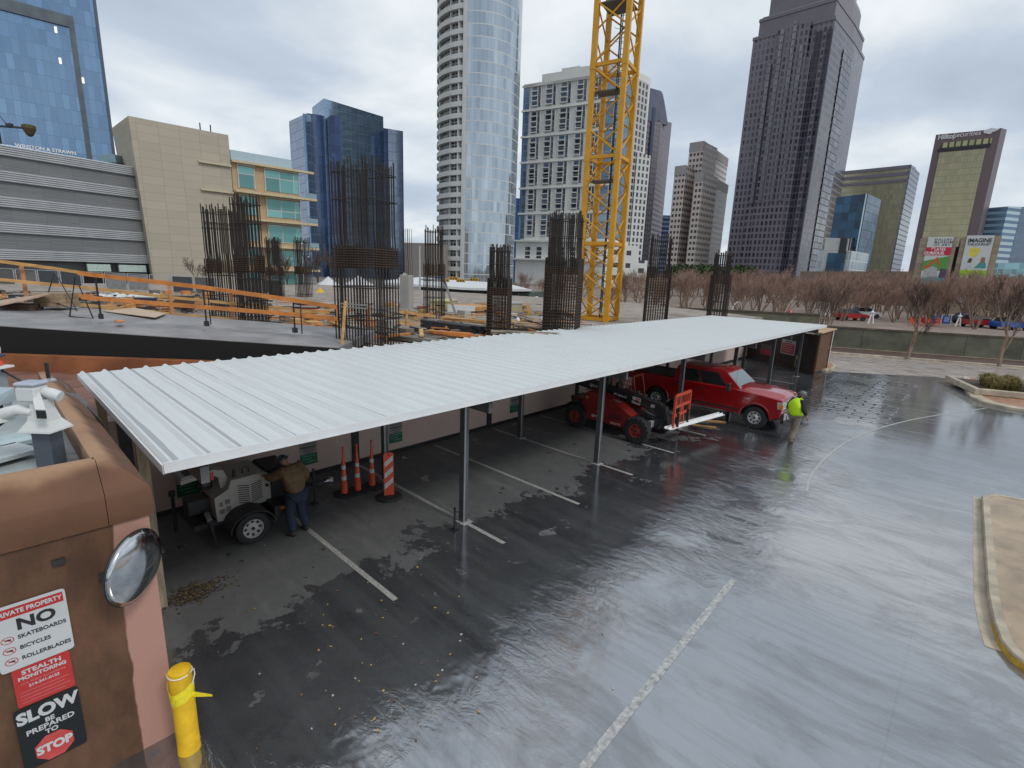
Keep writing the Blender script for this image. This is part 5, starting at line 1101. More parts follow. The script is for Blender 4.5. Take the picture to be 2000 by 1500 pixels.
    skin('trousers', Jp, Ep, a['trousers'], t, 2)
    for s_ in 'LR':
        an = Vector(P['an'+s_]); to = Vector(P['to'+s_]); d_ = (to-an); d_.z = 0; d_.normalize(); q_ = Vector((an.x, an.y, .045)); skin('boot', [(*(an+Vector((0, 0, .04))), .055, .05), (*(q_+Vector((0, 0, .03))), .058, .05), (*(q_-d_*.05), .045, .045), (*(q_+d_*.12), .052, .04), (*(q_+d_*.19), .042, .034)], [(0, 1), (1, 2), (1, 3), (3, 4)], a['boots'], t, 1)
    return t, hd, up, fwd, lat
# ------------------------------------------------------------------ red pickup truck
t_ = thing('pickup_truck', 'red crew-cab pickup truck parked under the carport, its hood sticking out', 'pickup truck', (-7.95, 20.78, 0), R(.5))
M_tr = mat('truck_red', (.30, .004, .007), .22, var=.06, sc=1, coat=1.0, spec=.6); M_trim = mat('black_trim', (.02, .02, .021), .5, var=.1)
def archpts(cx_, r_, zb, n=10, rev=True):
    a0 = math.asin(max(-1, min(1, (zb-.43)/r_))); out = [(cx_+r_*math.cos(a), .43+r_*math.sin(a)) for a in [math.pi-a0-(math.pi-2*a0)*k/n for k in range(n+1)]]
    return out
FW, RW = 2.14, -1.92
low = [(-3.12, .62), (-2.6, .56)]+archpts(RW, .52, .55)+[(-1.3, .52), (1.5, .50)]+archpts(FW, .53, .52)+[(2.8, .52), (3.0, .6), (3.05, .86), (3.05, 1.20), (3.0, 1.30), (2.2, 1.38), (1.48, 1.42), (1.42, 1.43), (-1.22, 1.42), (-1.24, 1.44), (-3.10, 1.46), (-3.13, 1.2)]
mb = MB(); cxm = 0
def prof_scale(P, sx_, dz_): return [(x*sx_, z-dz_ if z > 1.2 else z) for x, z in P]
st = [(-1.0, prof_scale(low, .996, .05)), (-.96, prof_scale(low, 1, .012)), (.96, prof_scale(low, 1, .012)), (1.0, prof_scale(low, .996, .05))]
mb.loft([[(x, y_, z) for x, z in P] for y_, P in st]); body = build('body', mb, M_tr, t_, smooth=True)
mb = MB()   # raised hood
mb.loft([[(1.35, y_*.9, 1.37), (1.35, y_*.7, 1.46), (1.35, y_*0, 1.49)] if 0 else [(1.40, -.88, 1.40), (1.40, -.64, 1.50), (1.40, -.2, 1.51), (1.40, .2, 1.51), (1.40, .64, 1.50), (1.40, .88, 1.40)],
         [(2.2, -.88, 1.36), (2.2, -.64, 1.49), (2.2, -.2, 1.47), (2.2, .2, 1.47), (2.2, .64, 1.49), (2.2, .88, 1.36)],
         [(2.92, -.84, 1.30), (2.92, -.60, 1.41), (2.92, -.2, 1.39), (2.92, .2, 1.39), (2.92, .60, 1.41), (2.92, .84, 1.30)],
         [(3.06, -.82, 1.20), (3.06, -.58, 1.28), (3.06, -.2, 1.27), (3.06, .2, 1.27), (3.06, .58, 1.28), (3.06, .82, 1.20)]]); build('hood', mb, M_tr, t_, smooth=True)
# bed opening
mb = MB(); mb.box(-3.0, -1.30, -.86, .86, 1.05, 1.452); build('bed_interior', mb, M_trim, t_)
for y_ in (-.93, .93): mb = MB(); mb.box(-3.08, -1.28, y_-.05, y_+.05, 1.452, 1.478); build('bed_rail', mb, M_trim, t_)
cab = [[(1.52, -.92, 1.40), (-1.24, -.94, 1.41), (-1.24, .94, 1.41), (1.52, .92, 1.40)], [(.90, -.80, 1.94), (-1.14, -.81, 1.96), (-1.14, .81, 1.96), (.90, .80, 1.94)], [(.74, -.72, 2.03), (-1.04, -.73, 2.04), (-1.04, .73, 2.04), (.74, .72, 2.03)]]
mb = MB(); mb.loft(cab); build('cab', mb, M_tr, t_, smooth=True)
mb = MB(); mb.loft([[(.66, -.6, 2.025), (-.98, -.62, 2.035), (-.98, .62, 2.035), (.66, .6, 2.025)], [(.5, -.5, 2.055), (-.85, -.52, 2.065), (-.85, .52, 2.065), (.5, .5, 2.055)]]); build('roof_panel', mb, M_tr, t_, smooth=True)
def bil(A, B, C_, D_, u_, v_): return (Vector(A)*(1-u_)+Vector(B)*u_)*(1-v_)+(Vector(D_)*(1-u_)+Vector(C_)*u_)*v_
def pane(name, c4, u0, u1, v0, v1, m_, off, par, cut=0):
    A, B, C_, D_ = c4; n_ = (Vector(B)-Vector(A)).cross(Vector(D_)-Vector(A)).normalized()*off
    P = [bil(A, B, C_, D_, u_, v_)+n_ for u_, v_ in ((u0, v0), (u1, v0), (u1-cut, v1), (u0, v1))]; Q = [p_-n_*.8 for p_ in P]; mb = MB(); mb.loft([Q, P]); return build(name, mb, m_, par)
for s_ in (-1, 1):
    A, B, C_, D_ = (-1.24, .94*s_, 1.41), (1.52, .92*s_, 1.40), (.90, .80*s_, 1.94), (-1.14, .81*s_, 1.96); off = .006*(-s_)
    for u0, u1, cut in ((.10, .40, 0), (.46, .80, .02)):
        pane('window_frame', (A, B, C_, D_), u0-.02, u1+.02, .04, .94, M_trim, off, t_, cut); pane('window', (A, B, C_, D_), u0, u1, .09, .88, M_glassd, off*1.6, t_, cut)
    for x in (.13, -1.2, 1.38): mb = MB(); mb.box(x-.006, x+.006, s_*1.001-.003, s_*1.001+.003, .58, 1.37); build('door_gap', mb, M_black, t_)
    for x in (-.02, -1.05): mb = MB(); mb.box(x-.11, x+.09, s_*1.0-.012, s_*1.0+.03*s_ if s_ > 0 else s_*1.0+.012, 1.19, 1.23) if s_ > 0 else mb.box(x-.11, x+.09, -1.03, -.99, 1.19, 1.23); build('door_handle', mb, M_trim, t_)
    mb = MB(); mb.box(-1.28, 1.55, s_*1.0-.02, s_*1.0+.02, .60, .66); build('side_moulding', mb, M_trim, t_)
    mt_ = thing_part('mirror', t_, (1.12, s_*1.12, 1.45)); mb = MB(); mb.box(-.05, .05, -.10, .10, -.16, .16, bev=.02); build('housing', mb, M_trim, mt_, smooth=True); mb = MB(); mb.tube([(0, 0, -.05), (0, -s_*.2, -.08)], .02, 6); build('arm', mb, M_trim, mt_); mb = MB(); mb.box(-.056, -.051, -.08, .08, -.13, .13); build('mirror_glass', mb, M_chrome, mt_)
    mb = MB(); mb.loft([[(2.90, s_*.66, .92), (2.90, s_*1.0, .92), (2.86, s_*1.0, 1.19), (2.92, s_*.66, 1.19)], [(3.085, s_*.66, .92), (3.06, s_*1.008, .92), (3.055, s_*1.008, 1.19), (3.08, s_*.66, 1.19)]]); hl = build('headlight', mb, mat('headlight_glass', (.6, .62, .62), .1, .3, var=0), t_)
    mb = MB(); mb.box(2.95, 3.075, s_*.95-.065, s_*.95+.065, .94, 1.12); build('amber_lens', mb, mat('amber', (.7, .25, .03), .2, var=0), hl)
    mb = MB(); mb.box(-3.145, -3.10, s_*.88-.09, s_*.88+.09, .95, 1.35); build('tail_light', mb, M_red, t_)
    mb = MB(); mb.box(-3.16, -3.155+.03, s_*.5, s_*.5+.1, .6, .7); build('licence_lamp', mb, M_black, t_)
WS = ((1.52, -.92, 1.40), (1.52, .92, 1.40), (.90, .80, 1.94), (.90, -.80, 1.94))
pane('windshield', WS, .04, .96, .02, .97, mat('windshield_glass', (.18, .22, .24), .04, .75, var=0), .006, t_)
mb = MB(); mb.bar((1.46, -.5, 1.405), (1.15, .05, 1.64), .015, .012); mb2 = MB(); build('wiper', mb, M_black, t_)
pane('rear_window', ((-1.24, .94, 1.41), (-1.24, -.94, 1.41), (-1.14, -.81, 1.96), (-1.14, .81, 1.96)), .12, .88, .2, .85, M_glassd, .006, t_)
mb = MB(); mb.box(3.0, 3.085, -.655, .655, .80, 1.21); gr = build('grille', mb, M_chrome, t_)
for k in range(3): mb = MB(); mb.box(3.0855, 3.093, -.60, .60, .83+.11*k, .89+.11*k); build('grille_slot', mb, M_black, gr)
mb = MB(); mb.box(3.0935, 3.102, -.12, .12, .945, 1.03); build('emblem', mb, mat('badge_blue', (.02, .04, .15), .3), gr)
mb = MB(); mb.loft([[(2.95, -1.0, z), (3.13, -.9, z), (3.20, -.45, z), (3.20, .45, z), (3.13, .9, z), (2.95, 1.0, z), (2.85, .9, z), (2.85, -.9, z)] for z in (.52, .56, .72, .77)]); build('front_bumper', mb, M_chrome, t_, smooth=True)
mb = MB(); mb.box(3.0, 3.12, -.8, .8, .36, .515, bev=.02); build('air_dam', mb, M_trim, t_); mb = MB(); mb.box(3.205, 3.21, -.15, .15, .56, .68); build('number_plate', mb, M_white, t_)
# brush guard
mb = MB()
for y_ in (-.55, .55): mb.tube([(3.22, y_, .5), (3.28, y_, .8), (3.24, y_, 1.15), (3.10, y_, 1.2)], .022, 8)
for z in (.72, 1.12): mb.tube([(3.10, -.85, z), (3.26, -.55, z), (3.27, .55, z), (3.10, .85, z)], .022, 8)
build('brush_guard', mb, M_chrome, t_, smooth=True)
mb = MB(); mb.box(-3.28, -3.135, -.95, .95, .55, .72, bev=.02); build('rear_bumper', mb, M_chrome, t_, smooth=True)
mb = MB(); mb.box(-2.9, 2.8, -.55, .55, .38, .60); build('chassis', mb, M_black, t_)
mb = MB(); mb.tube([(1.30, -.88, 1.38), (1.28, -.88, 2.1)], .004, 4); build('aerial', mb, M_black, t_)
for s_ in (-1, 1):
    wheel(t_, FW, s_*.86, .43, .43, .27, M_rim_s, s_); wheel(t_, RW, s_*.86, .43, .43, .27, M_rim_s, s_)
    for x in (FW, RW):
        mb = MB(); rg = [[(x+r_*math.cos(math.pi*k/14), s_*y_, .43+r_*math.sin(math.pi*k/14)) for k in range(15)] for r_, y_ in ((.53, .99), (.575, 1.012), (.59, 1.0))]; mb.loft(rg, closed=False, cap=False); build('wheel_arch', mb, M_tr, t_, smooth=True)
        mb = MB(); mb.loft([[(x+.525*math.cos(math.pi*k/14), s_*y_, .43+.525*math.sin(math.pi*k/14)) for k in range(15)] for y_ in (.6, .985)], closed=False, cap=False); build('wheel_well', mb, M_black, t_)
for s_ in (-1, 1):
    mb = MB(); mb.box(-1.9, -1.2, s_*.97-.02, s_*.97+.02, .50, .55) if 0 else mb.box(-1.15, 1.4, s_*.93-.06, s_*.93+.06, .44, .49); build('running_board', mb, M_chrome, t_)
text('lettering', 'SUPER DUTY', .055, M_chrome, t_, frame((1.75, -1.004, 1.12), (1, 0, 0)), .001)
# ------------------------------------------------------------------ telehandler
t_ = thing('telehandler', 'compact red telehandler with black boom and big tyres in front of the pickup', 'telehandler', (-9.2, 15.65, 0), R(2))
M_tel = mat('telehandler_red', (.20, .012, .011), .4, var=.2, sc=2, coat=.3); M_hub = mat('hub_red', (.28, .035, .022), .5, var=.15)
for s_ in (-1, 1):
    for x in (-1.22, 1.22): wheel(t_, x, s_*.86, .44, .46, .32, M_hub, s_, tread=18, rr=.52, slots=6)
    mb = MB(); 
mb = MB(); mb.loft([[(-1.75, y_, .55), (1.75, y_, .50), (1.85, y_, .85), (-1.85, y_, 1.0)] for y_ in (-.42, .42)]); build('chassis', mb, M_black, t_)
mb = MB(); mb.loft([[(x, y_, z) for x, z in ((-1.02, .46), (.78, .42), (1.0, .88), (.55, 1.12), (-.1, 1.34), (-.72, 1.46), (-.86, 1.40), (-1.0, 1.0))] for y_ in (-.94, -.90)]+[[(x, -.42, z) for x, z in ((-1.02, .46), (.78, .42), (1.0, .88), (.5, 1.16), (-.1, 1.38), (-.72, 1.50), (-.86, 1.44), (-1.0, 1.0))]]); eh = build('engine_hood', mb, M_tel, t_, smooth=True)
mb = MB()
for k in range(5): mb.box(.15+.10*k, .20+.10*k, -.945, -.941, .66, .86)
build('vent_slots', mb, M_black, eh)
mb = MB(); mb.tube([(.12, -.66, 1.25), (.42, -.66, 1.2)], .05, 10); build('exhaust', mb, M_chrome, t_, smooth=True)
text('lettering', 'SJ519 TH', .11, M_white, t_, frame((-.35, -.946, .60), (1, 0, 0)), .002); text('lettering', 'SKYJACK', .10, mat('pale_red_letter', (.65, .45, .42), .5), t_, frame((.42, -.946, .50), (1, 0, 0)), .001)
text('lettering', '30', .14, mat('letter_dull', (.5, .3, .28), .5), t_, frame((-.80, -.946, 1.22), (1, 0, 0)), .002)
# cab on the far side
mb = MB()
for a, b_ in (((-.55, .2, 1.0), (-.5, .2, 2.02)), ((.55, .2, 1.0), (.35, .2, 2.02)), ((-.55, .92, 1.0), (-.5, .88, 2.02)), ((.55, .92, 1.0), (.35, .88, 2.02)), ((-.5, .2, 2.02), (.35, .2, 2.02)), ((-.5, .88, 2.02), (.35, .88, 2.02)), ((-.5, .2, 2.02), (-.5, .88, 2.02)), ((.35, .2, 2.02), (.35, .88, 2.02)), ((-.5, .43, 2.02), (.35, .43, 2.02)), ((-.5, .65, 2.02), (.35, .65, 2.02))): mb.bar(a, b_, .06, .06)
build('cab_frame', mb, M_tel, t_)
mb = MB(); mb.box(-.7, .8, .18, .94, .5, 1.05, bev=.04); build('cab_body', mb, M_tel, t_, smooth=True)
mb = MB(); mb.box(-.35, .05, .35, .75, 1.06, 1.22, bev=.04); mb.box(-.42, -.30, .35, .75, 1.2, 1.65, bev=.03); build('seat', mb, M_black, t_, smooth=True)
bo0, bo1 = Vector((-1.95, -.12, 1.62)), Vector((1.65, -.12, 1.18))
mb = MB(); mb.bar(bo0, bo1, .26, .32); bmo = build('boom', mb, mat('boom_black', (.022, .022, .024), .4, var=.2), t_)
bd_ = (bo1-bo0).normalized(); bu = Vector((0, 1, 0)).cross(bd_)*-1
if bu.z < 0: bu = -bu
def onb(s_, v_=0): return bo0+(bo1-bo0)*s_+Vector((0, -.133, 0))+bu*v_
text('lettering', 'SJ519 TH', .15, M_white, bmo, frame(onb(.30), bd_, bu), .002); text('lettering', 'SKYJACK', .13, M_white, bmo, frame(onb(.58), bd_, bu), .004); text('lettering', '30', .15, M_white, bmo, frame(onb(.93), bd_, bu), .002)
fp = onb(.76); mb = MB(); mb.loft([[fp-bd_*.16-bu*.12, fp+bd_*.16-bu*.12, fp+bd_*.16+bu*.12, fp-bd_*.16+bu*.12], [fp+Vector((0, -.01, 0))-bd_*.16-bu*.12, fp+Vector((0, -.01, 0))+bd_*.16-bu*.12, fp+Vector((0, -.01, 0))+bd_*.16+bu*.12, fp+Vector((0, -.01, 0))-bd_*.16+bu*.12]]); pl_ = build('placard', mb, mat('placard_white', (.5, .5, .5), .5), t_)
mb = MB()
for k in range(3): c_ = fp+Vector((0, -.012, 0))+bu*(.07-.06*k)+bd_*.04; mb.bar(c_-bd_*.09, c_+bd_*.09, .008, .03, up=bu)
build('red_stripes', mb, M_red, pl_)
mb = MB(); mb.loft([[(1.55, y_, 1.32), (1.85, y_, 1.25), (2.02, y_, .62), (1.86, y_, .52), (1.72, y_, .95), (1.5, y_, 1.02)] for y_ in (-.24, .0)]); build('boom_head', mb, mat('boom_head_black', (.022, .022, .024), .4, var=.2), t_)
mb = MB(); mb.tube([(1.1, -.12, .95), (1.75, -.12, .75)], .045, 8); mb.tube([(-.7, -.12, 1.05), (.3, -.12, 1.3)], .05, 8); build('hydraulic_cylinder', mb, M_steel, t_, smooth=True)
for x in (-.2, .9): mb = MB(); mb.bar((1.3, -.62, .55), (1.3, .62, .55), .14, .14) if x > 0 else mb.bar((-1.22, -.7, .45), (-1.22, .7, .45), .14, .14); build('axle', mb, M_black, t_)
mb = MB(); mb.box(1.45, 1.6, -.62, -.42, .55, .78, bev=.02); build('work_light', mb, M_steel, t_)
mb = MB()   # red mesh guard by the cab
g0 = Vector((-.05, .16, 1.5))
for k in range(6): mb.bar(g0+Vector((.09*k, 0, 0)), g0+Vector((.09*k-.12, 0, .5)), .015, .015)
for k in range(4): mb.bar(g0+Vector((-.04*k, 0, .166*k)), g0+Vector((.45-.04*k, 0, .166*k)), .018, .018)
build('mesh_guard', mb, M_tel, t_)
for k, (pts_, r_) in enumerate((([(-1.3, -.30, 1.30), (-.6, -.34, 1.52), (.3, -.32, 1.40), (1.2, -.30, 1.18), (1.7, -.28, .95)], .018), ([(-1.0, -.26, 1.74), (.2, -.27, 1.62), (1.3, -.26, 1.46), (1.75, -.2, 1.2), (1.85, -.1, .9)], .016), ([(.9, -.5, .95), (1.2, -.52, .8), (1.5, -.5, .9), (1.7, -.3, .75)], .014))):
    mb = MB(); mb.tube(pts_, r_, 6); build('hydraulic_hose', mb, M_rubber, t_, smooth=True)
mb = MB(); mb.box(-1.62, -1.05, -.55, .55, .62, 1.02, bev=.04); build('counterweight', mb, M_tel, t_, smooth=True)
for s_ in (-1, 1):
    for x in (-1.22, 1.22): mb = MB(); mb.loft([[(x+.56*math.cos(math.pi*(.15+.7*k/8)), y_, .44+.56*math.sin(math.pi*(.15+.7*k/8))) for k in range(9)]+[(x+.53*math.cos(math.pi*(.15+.7*k/8)), y_, .44+.53*math.sin(math.pi*(.15+.7*k/8))) for k in range(8, -1, -1)] for y_ in (s_*.70, s_*1.02)]) if x < 0 else mb.box(1.18, 1.26, s_*.5-.04, s_*.5+.04, .4, .7); build('fender' if x < 0 else 'axle_bracket', mb, M_black, t_)
# fork carriage (attached to the boom head)
cz0, cz1, cy0, cy1, cxx = .62, 1.72, -.30, .92, 2.2
M_car = mat('carriage_orange', (.48, .065, .03), .45, var=.15)
mb = MB()
for z in (cz0, cz0+.42, cz0+.72, cz1): mb.bar((cxx, cy0, z), (cxx, cy1, z), .06, .09)
for y_ in (cy0, cy1): mb.bar((cxx, y_, cz0), (cxx, y_, cz1), .07, .07)
for k in range(1, 9): y_ = cy0+(cy1-cy0)*k/9; mb.bar((cxx, y_, cz0+.72), (cxx, y_, cz1), .025, .025)
mb.bar((cxx, (cy0+cy1)/2-.25, cz0), (cxx, (cy0+cy1)/2, cz0+.72), .05, .05); mb.bar((cxx, (cy0+cy1)/2+.25, cz0), (cxx, (cy0+cy1)/2, cz0+.72), .05, .05)
build('fork_carriage', mb, M_car, t_)
for y_ in (cy0+.2, cy1-.2): mb = MB(); mb.bar((cxx+.06, y_, cz0-.05), (cxx+.06, y_, cz0+.5), .04, .10); mb.box(cxx+.04, cxx+1.0, y_-.05, y_+.05, cz0-.10, cz0-.06); build('fork', mb, M_dsteel, t_)
# white trim lengths on the forks, two boards on the ground
a, b_ = G(1297, 837, .62), G(1404, 808, .62)
for k, dy in enumerate((0, .13)):
    o_ = Vector((dy, 0, 0)); mb = MB(); mb.ext([(0, 0), (.11, 0), (.11, .012), (.015, .012), (.015, .07), (0, .07)], 'y', 0, (b_-a).length); 
    t2 = build('metal_trim', mb, M_white, None); t2.location = a+o_+Vector((0, 0, .0+.002*k)); t2.rotation_euler = (0, 0, math.atan2((b_-a).y, (b_-a).x)-math.pi/2)
    tag(t2, ('long white folded metal trim lying across the forks, nearer one' if k else 'long white folded metal trim lying across the forks, behind the nearer one'), 'metal trim', 'white trim lengths on the forks')
for (p0, p1), s_ in ((((1338, 829), (1399, 836)), 'yellow board on the asphalt beside the forks, nearer to the camera'), (((1362, 821), (1417, 825)), 'yellow board on the asphalt beside the forks, closer to the pickup')):
    a, b_ = G(*p0), G(*p1); mb = MB(); mb.bar(a+Vector((0, 0, .025)), b_+Vector((0, 0, .025)), .09, .04); tag(build('board', mb, M_wood, None), s_, 'board', 'boards on the asphalt')
# ------------------------------------------------------------------ light tower trailer
t_ = thing('generator_trailer', 'small off-white and black generator trailer with one visible wheel, under the near roof edge', 'trailer', (-10.85, 3.22, 0), R(90))
M_tw = mat('trailer_cream', (.34, .33, .30), .45, var=.12, sc=3); M_tb = mat('trailer_black', (.022, .022, .024), .55, var=.2)
mb = MB(); mb.loft([[(x, y_, z) for x, z in ((-.50, .48), (-.18, .44), (.0, .62), (.54, .62), (.54, 1.20), (.44, 1.27), (-.20, 1.27), (-.26, 1.10), (-.52, .98))] for y_ in (-.50, .45)]); build('housing', mb, M_tw, t_)
mb = MB(); mb.box(-.12, .40, -.512, -.502, .68, 1.14); gv = build('grille', mb, M_tw, t_)
mb = MB()
for s_ in (-1, 1):
    for k in range(9):
        x0_ = .14+s_*.015; x1_ = .14+s_*.23; z0_ = .72+.046*k; mb.bar((x0_, -.5135, z0_-.01), (x1_, -.5135, z0_+.05*(1 if s_ < 0 else 1)-.01 if s_ > 0 else z0_+.04), .006, .02, up=(0, 0, 1))
build('louvre_slots', mb, M_black, gv)
mb = MB(); mb.box(.545, 1.02, -.50, .45, .55, 1.22, bev=.01); build('control_box', mb, M_tb, t_)
mb = MB(); mb.loft([[(.50, -.35, 1.23), (1.0, -.35, 1.23), (1.0, .35, 1.23), (.50, .35, 1.23)], [(.52, -.30, 1.30), (.98, -.30, 1.29), (.98, .30, 1.29), (.52, .30, 1.30)]]); build('lid', mb, M_tb, t_)
mb = MB(); mb.tube([(.10, -.25, 1.27), (.10, -.25, 1.37), (.16, -.25, 1.40), (.22, -.25, 1.37), (.22, -.25, 1.27)], .014, 8); build('lifting_eye', mb, M_black, t_, smooth=True)
mb = MB(); mb.tube([(-.08, -.32, 1.27), (-.08, -.32, 1.42)], [.035, .022], 10); build('exhaust_cap', mb, M_dsteel, t_, smooth=True)
for x, z, w_, h_ in ((-.44, .78, .06, .09), (-.34, .80, .09, .10), (-.45, .62, .10, .10), (-.33, .64, .09, .11)): mb = MB(); mb.box(x, x+w_, -.5035, -.501, z, z+h_); build('label_plate', mb, mat('label_dull', (.14, .13, .11), .6), t_)
mb = MB(); mb.tube([(.47, -.50, .98), (.47, -.53, .98)], .035, 12); build('knob', mb, M_black, t_, smooth=True)
# arched cowl at the rear
mb = MB(); mb.loft([[(x, y_, z) for x, z in ((-.20, 1.26), (-.26, 1.44), (-.44, 1.50), (-1.0, 1.42), (-1.0, 1.34), (-.48, 1.40), (-.36, 1.32), (-.34, 1.10), (-.26, 1.02))] for y_ in (-.30, .18)]); build('cowl', mb, M_tw, t_, smooth=False)
mb = MB(); mb.loft([[(-.98, -.28, 1.43), (-.50, -.28, 1.502), (-.50, .16, 1.502), (-.98, .16, 1.43)], [(-.98, -.28, 1.45), (-.50, -.28, 1.515), (-.50, .16, 1.515), (-.98, .16, 1.45)]]); cp_ = build('sticker_plate', mb, mat('plate_white', (.42, .42, .43), .4), t_)
for x, c_ in ((-.9, M_black), (-.66, M_red)): mb = MB(); mb.loft([[(x, -.2, 1.463+(x+.9)*.145), (x+.12, -.2, 1.48+(x+.9)*.145), (x+.12, .1, 1.48+(x+.9)*.145), (x, .1, 1.463+(x+.9)*.145)], [(x, -.2, 1.47+(x+.9)*.145), (x+.12, -.2, 1.487+(x+.9)*.145), (x+.12, .1, 1.487+(x+.9)*.145), (x, .1, 1.47+(x+.9)*.145)]]); build('sticker', mb, c_, cp_)
mb = MB(); mb.box(-.50, -.44, -.315, -.302, 1.30, 1.46); build('red_reflector', mb, M_red, t_)
mb = MB(); mb.lathe([(.02, 0), (.13, .02), (.15, .1), (.12, .22), (.02, .26)], (-.55, -.05, 1.05), n=12); mb.box(-.9, -.4, -.2, .2, .62, .9); build('winch', mb, M_black, t_)
mb = MB(); mb.bar((-.9, 0, .45), (1.1, 0, .45), .95, .10); mb.bar((1.0, -.4, .46), (1.75, -.03, .46), .06, .08); mb.bar((1.0, .4, .46), (1.75, .03, .46), .06, .08); mb.bar((1.5, 0, .46), (2.0, 0, .46), .07, .08); build('frame', mb, M_tb, t_)
mb = MB(); mb.tube([(1.95, 0, .46), (2.1, 0, .46)], .04, 8); mb.box(2.08, 2.16, -.05, .05, .42, .52); build('hitch', mb, M_steel, t_, smooth=True)
mb = MB(); mb.tube([(1.65, -.12, .9), (1.65, -.12, .06)], .03, 8); mb.box(1.58, 1.72, -.19, -.05, .02, .06); build('jack', mb, M_tb, t_)
mb = MB(); mb.tube([(-.62, -.28, .62), (-.66, -.64, .60)], .05, 8); oj = build('outrigger', mb, M_steel, t_, smooth=True); mb = MB(); mb.tube([(-.66, -.64, .62), (-.60, -.70, .03)], [.045, .02], 8); build('outrigger_leg', mb, M_tb, oj, smooth=True)
mb = MB(); mb.tube([(-1.0, .5, .85), (-1.0, .5, .05)], .035, 8); mb.tube([(-1.0, .5, .85), (-1.0, .5, .95)], .06, 8); build('outrigger', mb, M_tb, t_)
mb = MB(); mb.loft([[(.52*s_*math.cos(math.pi*k/10) if 0 else .43*math.cos(math.pi*k/10), y_, .36+.36*math.sin(math.pi*k/10)) for k in range(11)]+[(.41*math.cos(math.pi*k/10), y_, .36+.34*math.sin(math.pi*k/10)) for k in range(10, -1, -1)] for y_ in (-1.0, -.52)]); build('fender', mb, M_tb, t_)
mb = MB(); mb.box(.43, .75, -.95, -.5, .42, .66); sd_ = build('step', mb, M_tb, t_); mb = MB(); mb.box(.55, .63, -.958, -.951, .56, .62); build('amber_marker', mb, mat('amber_lens', (.75, .2, .03), .4), sd_)
wheel(t_, 0, -.86, .33, .33, .2, M_rim_w, -1, rr=.60, slots=8); wheel(t_, 0, .80, .33, .33, .2, M_rim_w, 1, rr=.62, slots=8)
# ------------------------------------------------------------------ man at the trailer
pose = dict(hip=(-.02, 0, .95), waist=(.0, 0, 1.10), chest=(.08, 0, 1.33), neck=(.17, 0, 1.47), head=(.26, .02, 1.55), look=(.8, .1, -.5),
            shL=(.12, .20, 1.42), elL=(.36, .27, 1.26), wrL=(.60, .20, 1.24), shR=(.08, -.20, 1.42), elR=(.04, -.36, 1.16), wrR=(.22, -.34, .97),
            tpL=(.02, .11, .86), knL=(.05, .14, .49), anL=(-.03, .15, .10), toL=(.14, .17, .04), tpR=(.02, -.11, .86), knR=(.02, -.13, .49), anR=(-.08, -.16, .10), toR=(.1, -.18, .04))
t_, hd, up, fwd, lat = person('person in tan work jacket, jeans and dark hard hat leaning over the trailer controls', (-9.72, 4.02, 0), R(200), pose,
    dict(jacket=mat('tan_duck', (.13, .08, .038), .85, var=.3, sc=9, bump=.4), trousers=mat('blue_denim', (.018, .026, .05), .85, var=.3, sc=12), boots=mat('dark_boot', (.035, .03, .027), .6)))
def helmet(par, hd, up, fwd, c_, brim=.03):
    lat = up.cross(fwd).normalized(); f2 = lat.cross(up); M = Matrix((f2, lat, up)).transposed().to_4x4(); M.translation = hd+up*.03
    mb = MB().lathe([(.128, .0), (.122, .03), (.112, .07), (.085, .105), (.045, .125), (.001, .13)], n=24); mb.xf(M); h_ = build('hard_hat', mb, c_, par, smooth=True)
    mb = MB().lathe([(.10, .0), (.145, -.004), (.150, .002), (.12, .012)], n=24); mb.v = [(x*1.08+(brim if x > 0 else 0)*x/.15, y_, z) for x, y_, z in mb.v]; mb.xf(M); build('brim', mb, c_, h_, smooth=True)
helmet(t_, hd, up, fwd, mat('navy_hard_hat', (.04, .05, .07), .3, coat=.4))
mb = MB(); mb.loft([[(.10+.0*a, 0, 0)] for a in ()]) if 0 else None
bag = thing('carry_bag', 'orange and white rounded bag held in the right hand of the person in tan', 'bag', Vector((-9.72, 4.02, 0))+Matrix.Rotation(R(200), 3, 'Z') @ Vector((.36, -.30, .72)), R(200))
mb = MB(); mb.loft([[(x, y_, z) for x, z in ((-.06, 0), (.12, -.04), (.24, .05), (.25, .14), (.12, .19), (-.04, .12))] for y_ in (-.05, .05)]); build('bag_body', mb, M_orange, bag, smooth=True)
mb = MB(); mb.loft([[(x, y_, z) for x, z in ((.13, .19), (.252, .14), (.245, .22), (.16, .25))] for y_ in (-.052, .052)]); build('white_flap', mb, M_white, bag); mb = MB(); mb.tube([(-.05, 0, .10), (-.08, 0, .20), (.0, 0, .24), (.06, 0, .17)], .01, 6); build('handle', mb, M_black, bag)
# ------------------------------------------------------------------ man in the yellow vest
pose = dict(hip=(0, 0, 1.0), waist=(.01, 0, 1.15), chest=(.04, 0, 1.40), neck=(.09, 0, 1.58), head=(.14, -.02, 1.69), look=(.9, -.35, -.35),
            shL=(.04, .21, 1.49), elL=(-.02, .30, 1.24), wrL=(.08, .30, 1.02), shR=(.04, -.21, 1.49), elR=(-.05, -.34, 1.25), wrR=(.05, -.40, 1.03),
            tpL=(.02, .10, .9), knL=(.16, .11, .52), anL=(.10, .11, .10), toL=(.26, .12, .04), tpR=(-.01, -.10, .9), knR=(-.02, -.11, .50), anR=(-.20, -.11, .12), toR=(-.05, -.12, .04))
pf_ = G(1545, 862)
t_, hd, up, fwd, lat = person('person in neon yellow safety vest and grey hard hat walking past the pickup bumper', pf_, R(62), pose,
    dict(k=.8, jacket=mat('black_hoodie', (.018, .018, .020), .85, var=.3, sc=9), trousers=mat('khaki', (.20, .17, .125), .85, var=.25, sc=10, bump=.3), boots=mat('tan_boot', (.12, .09, .06), .7)))
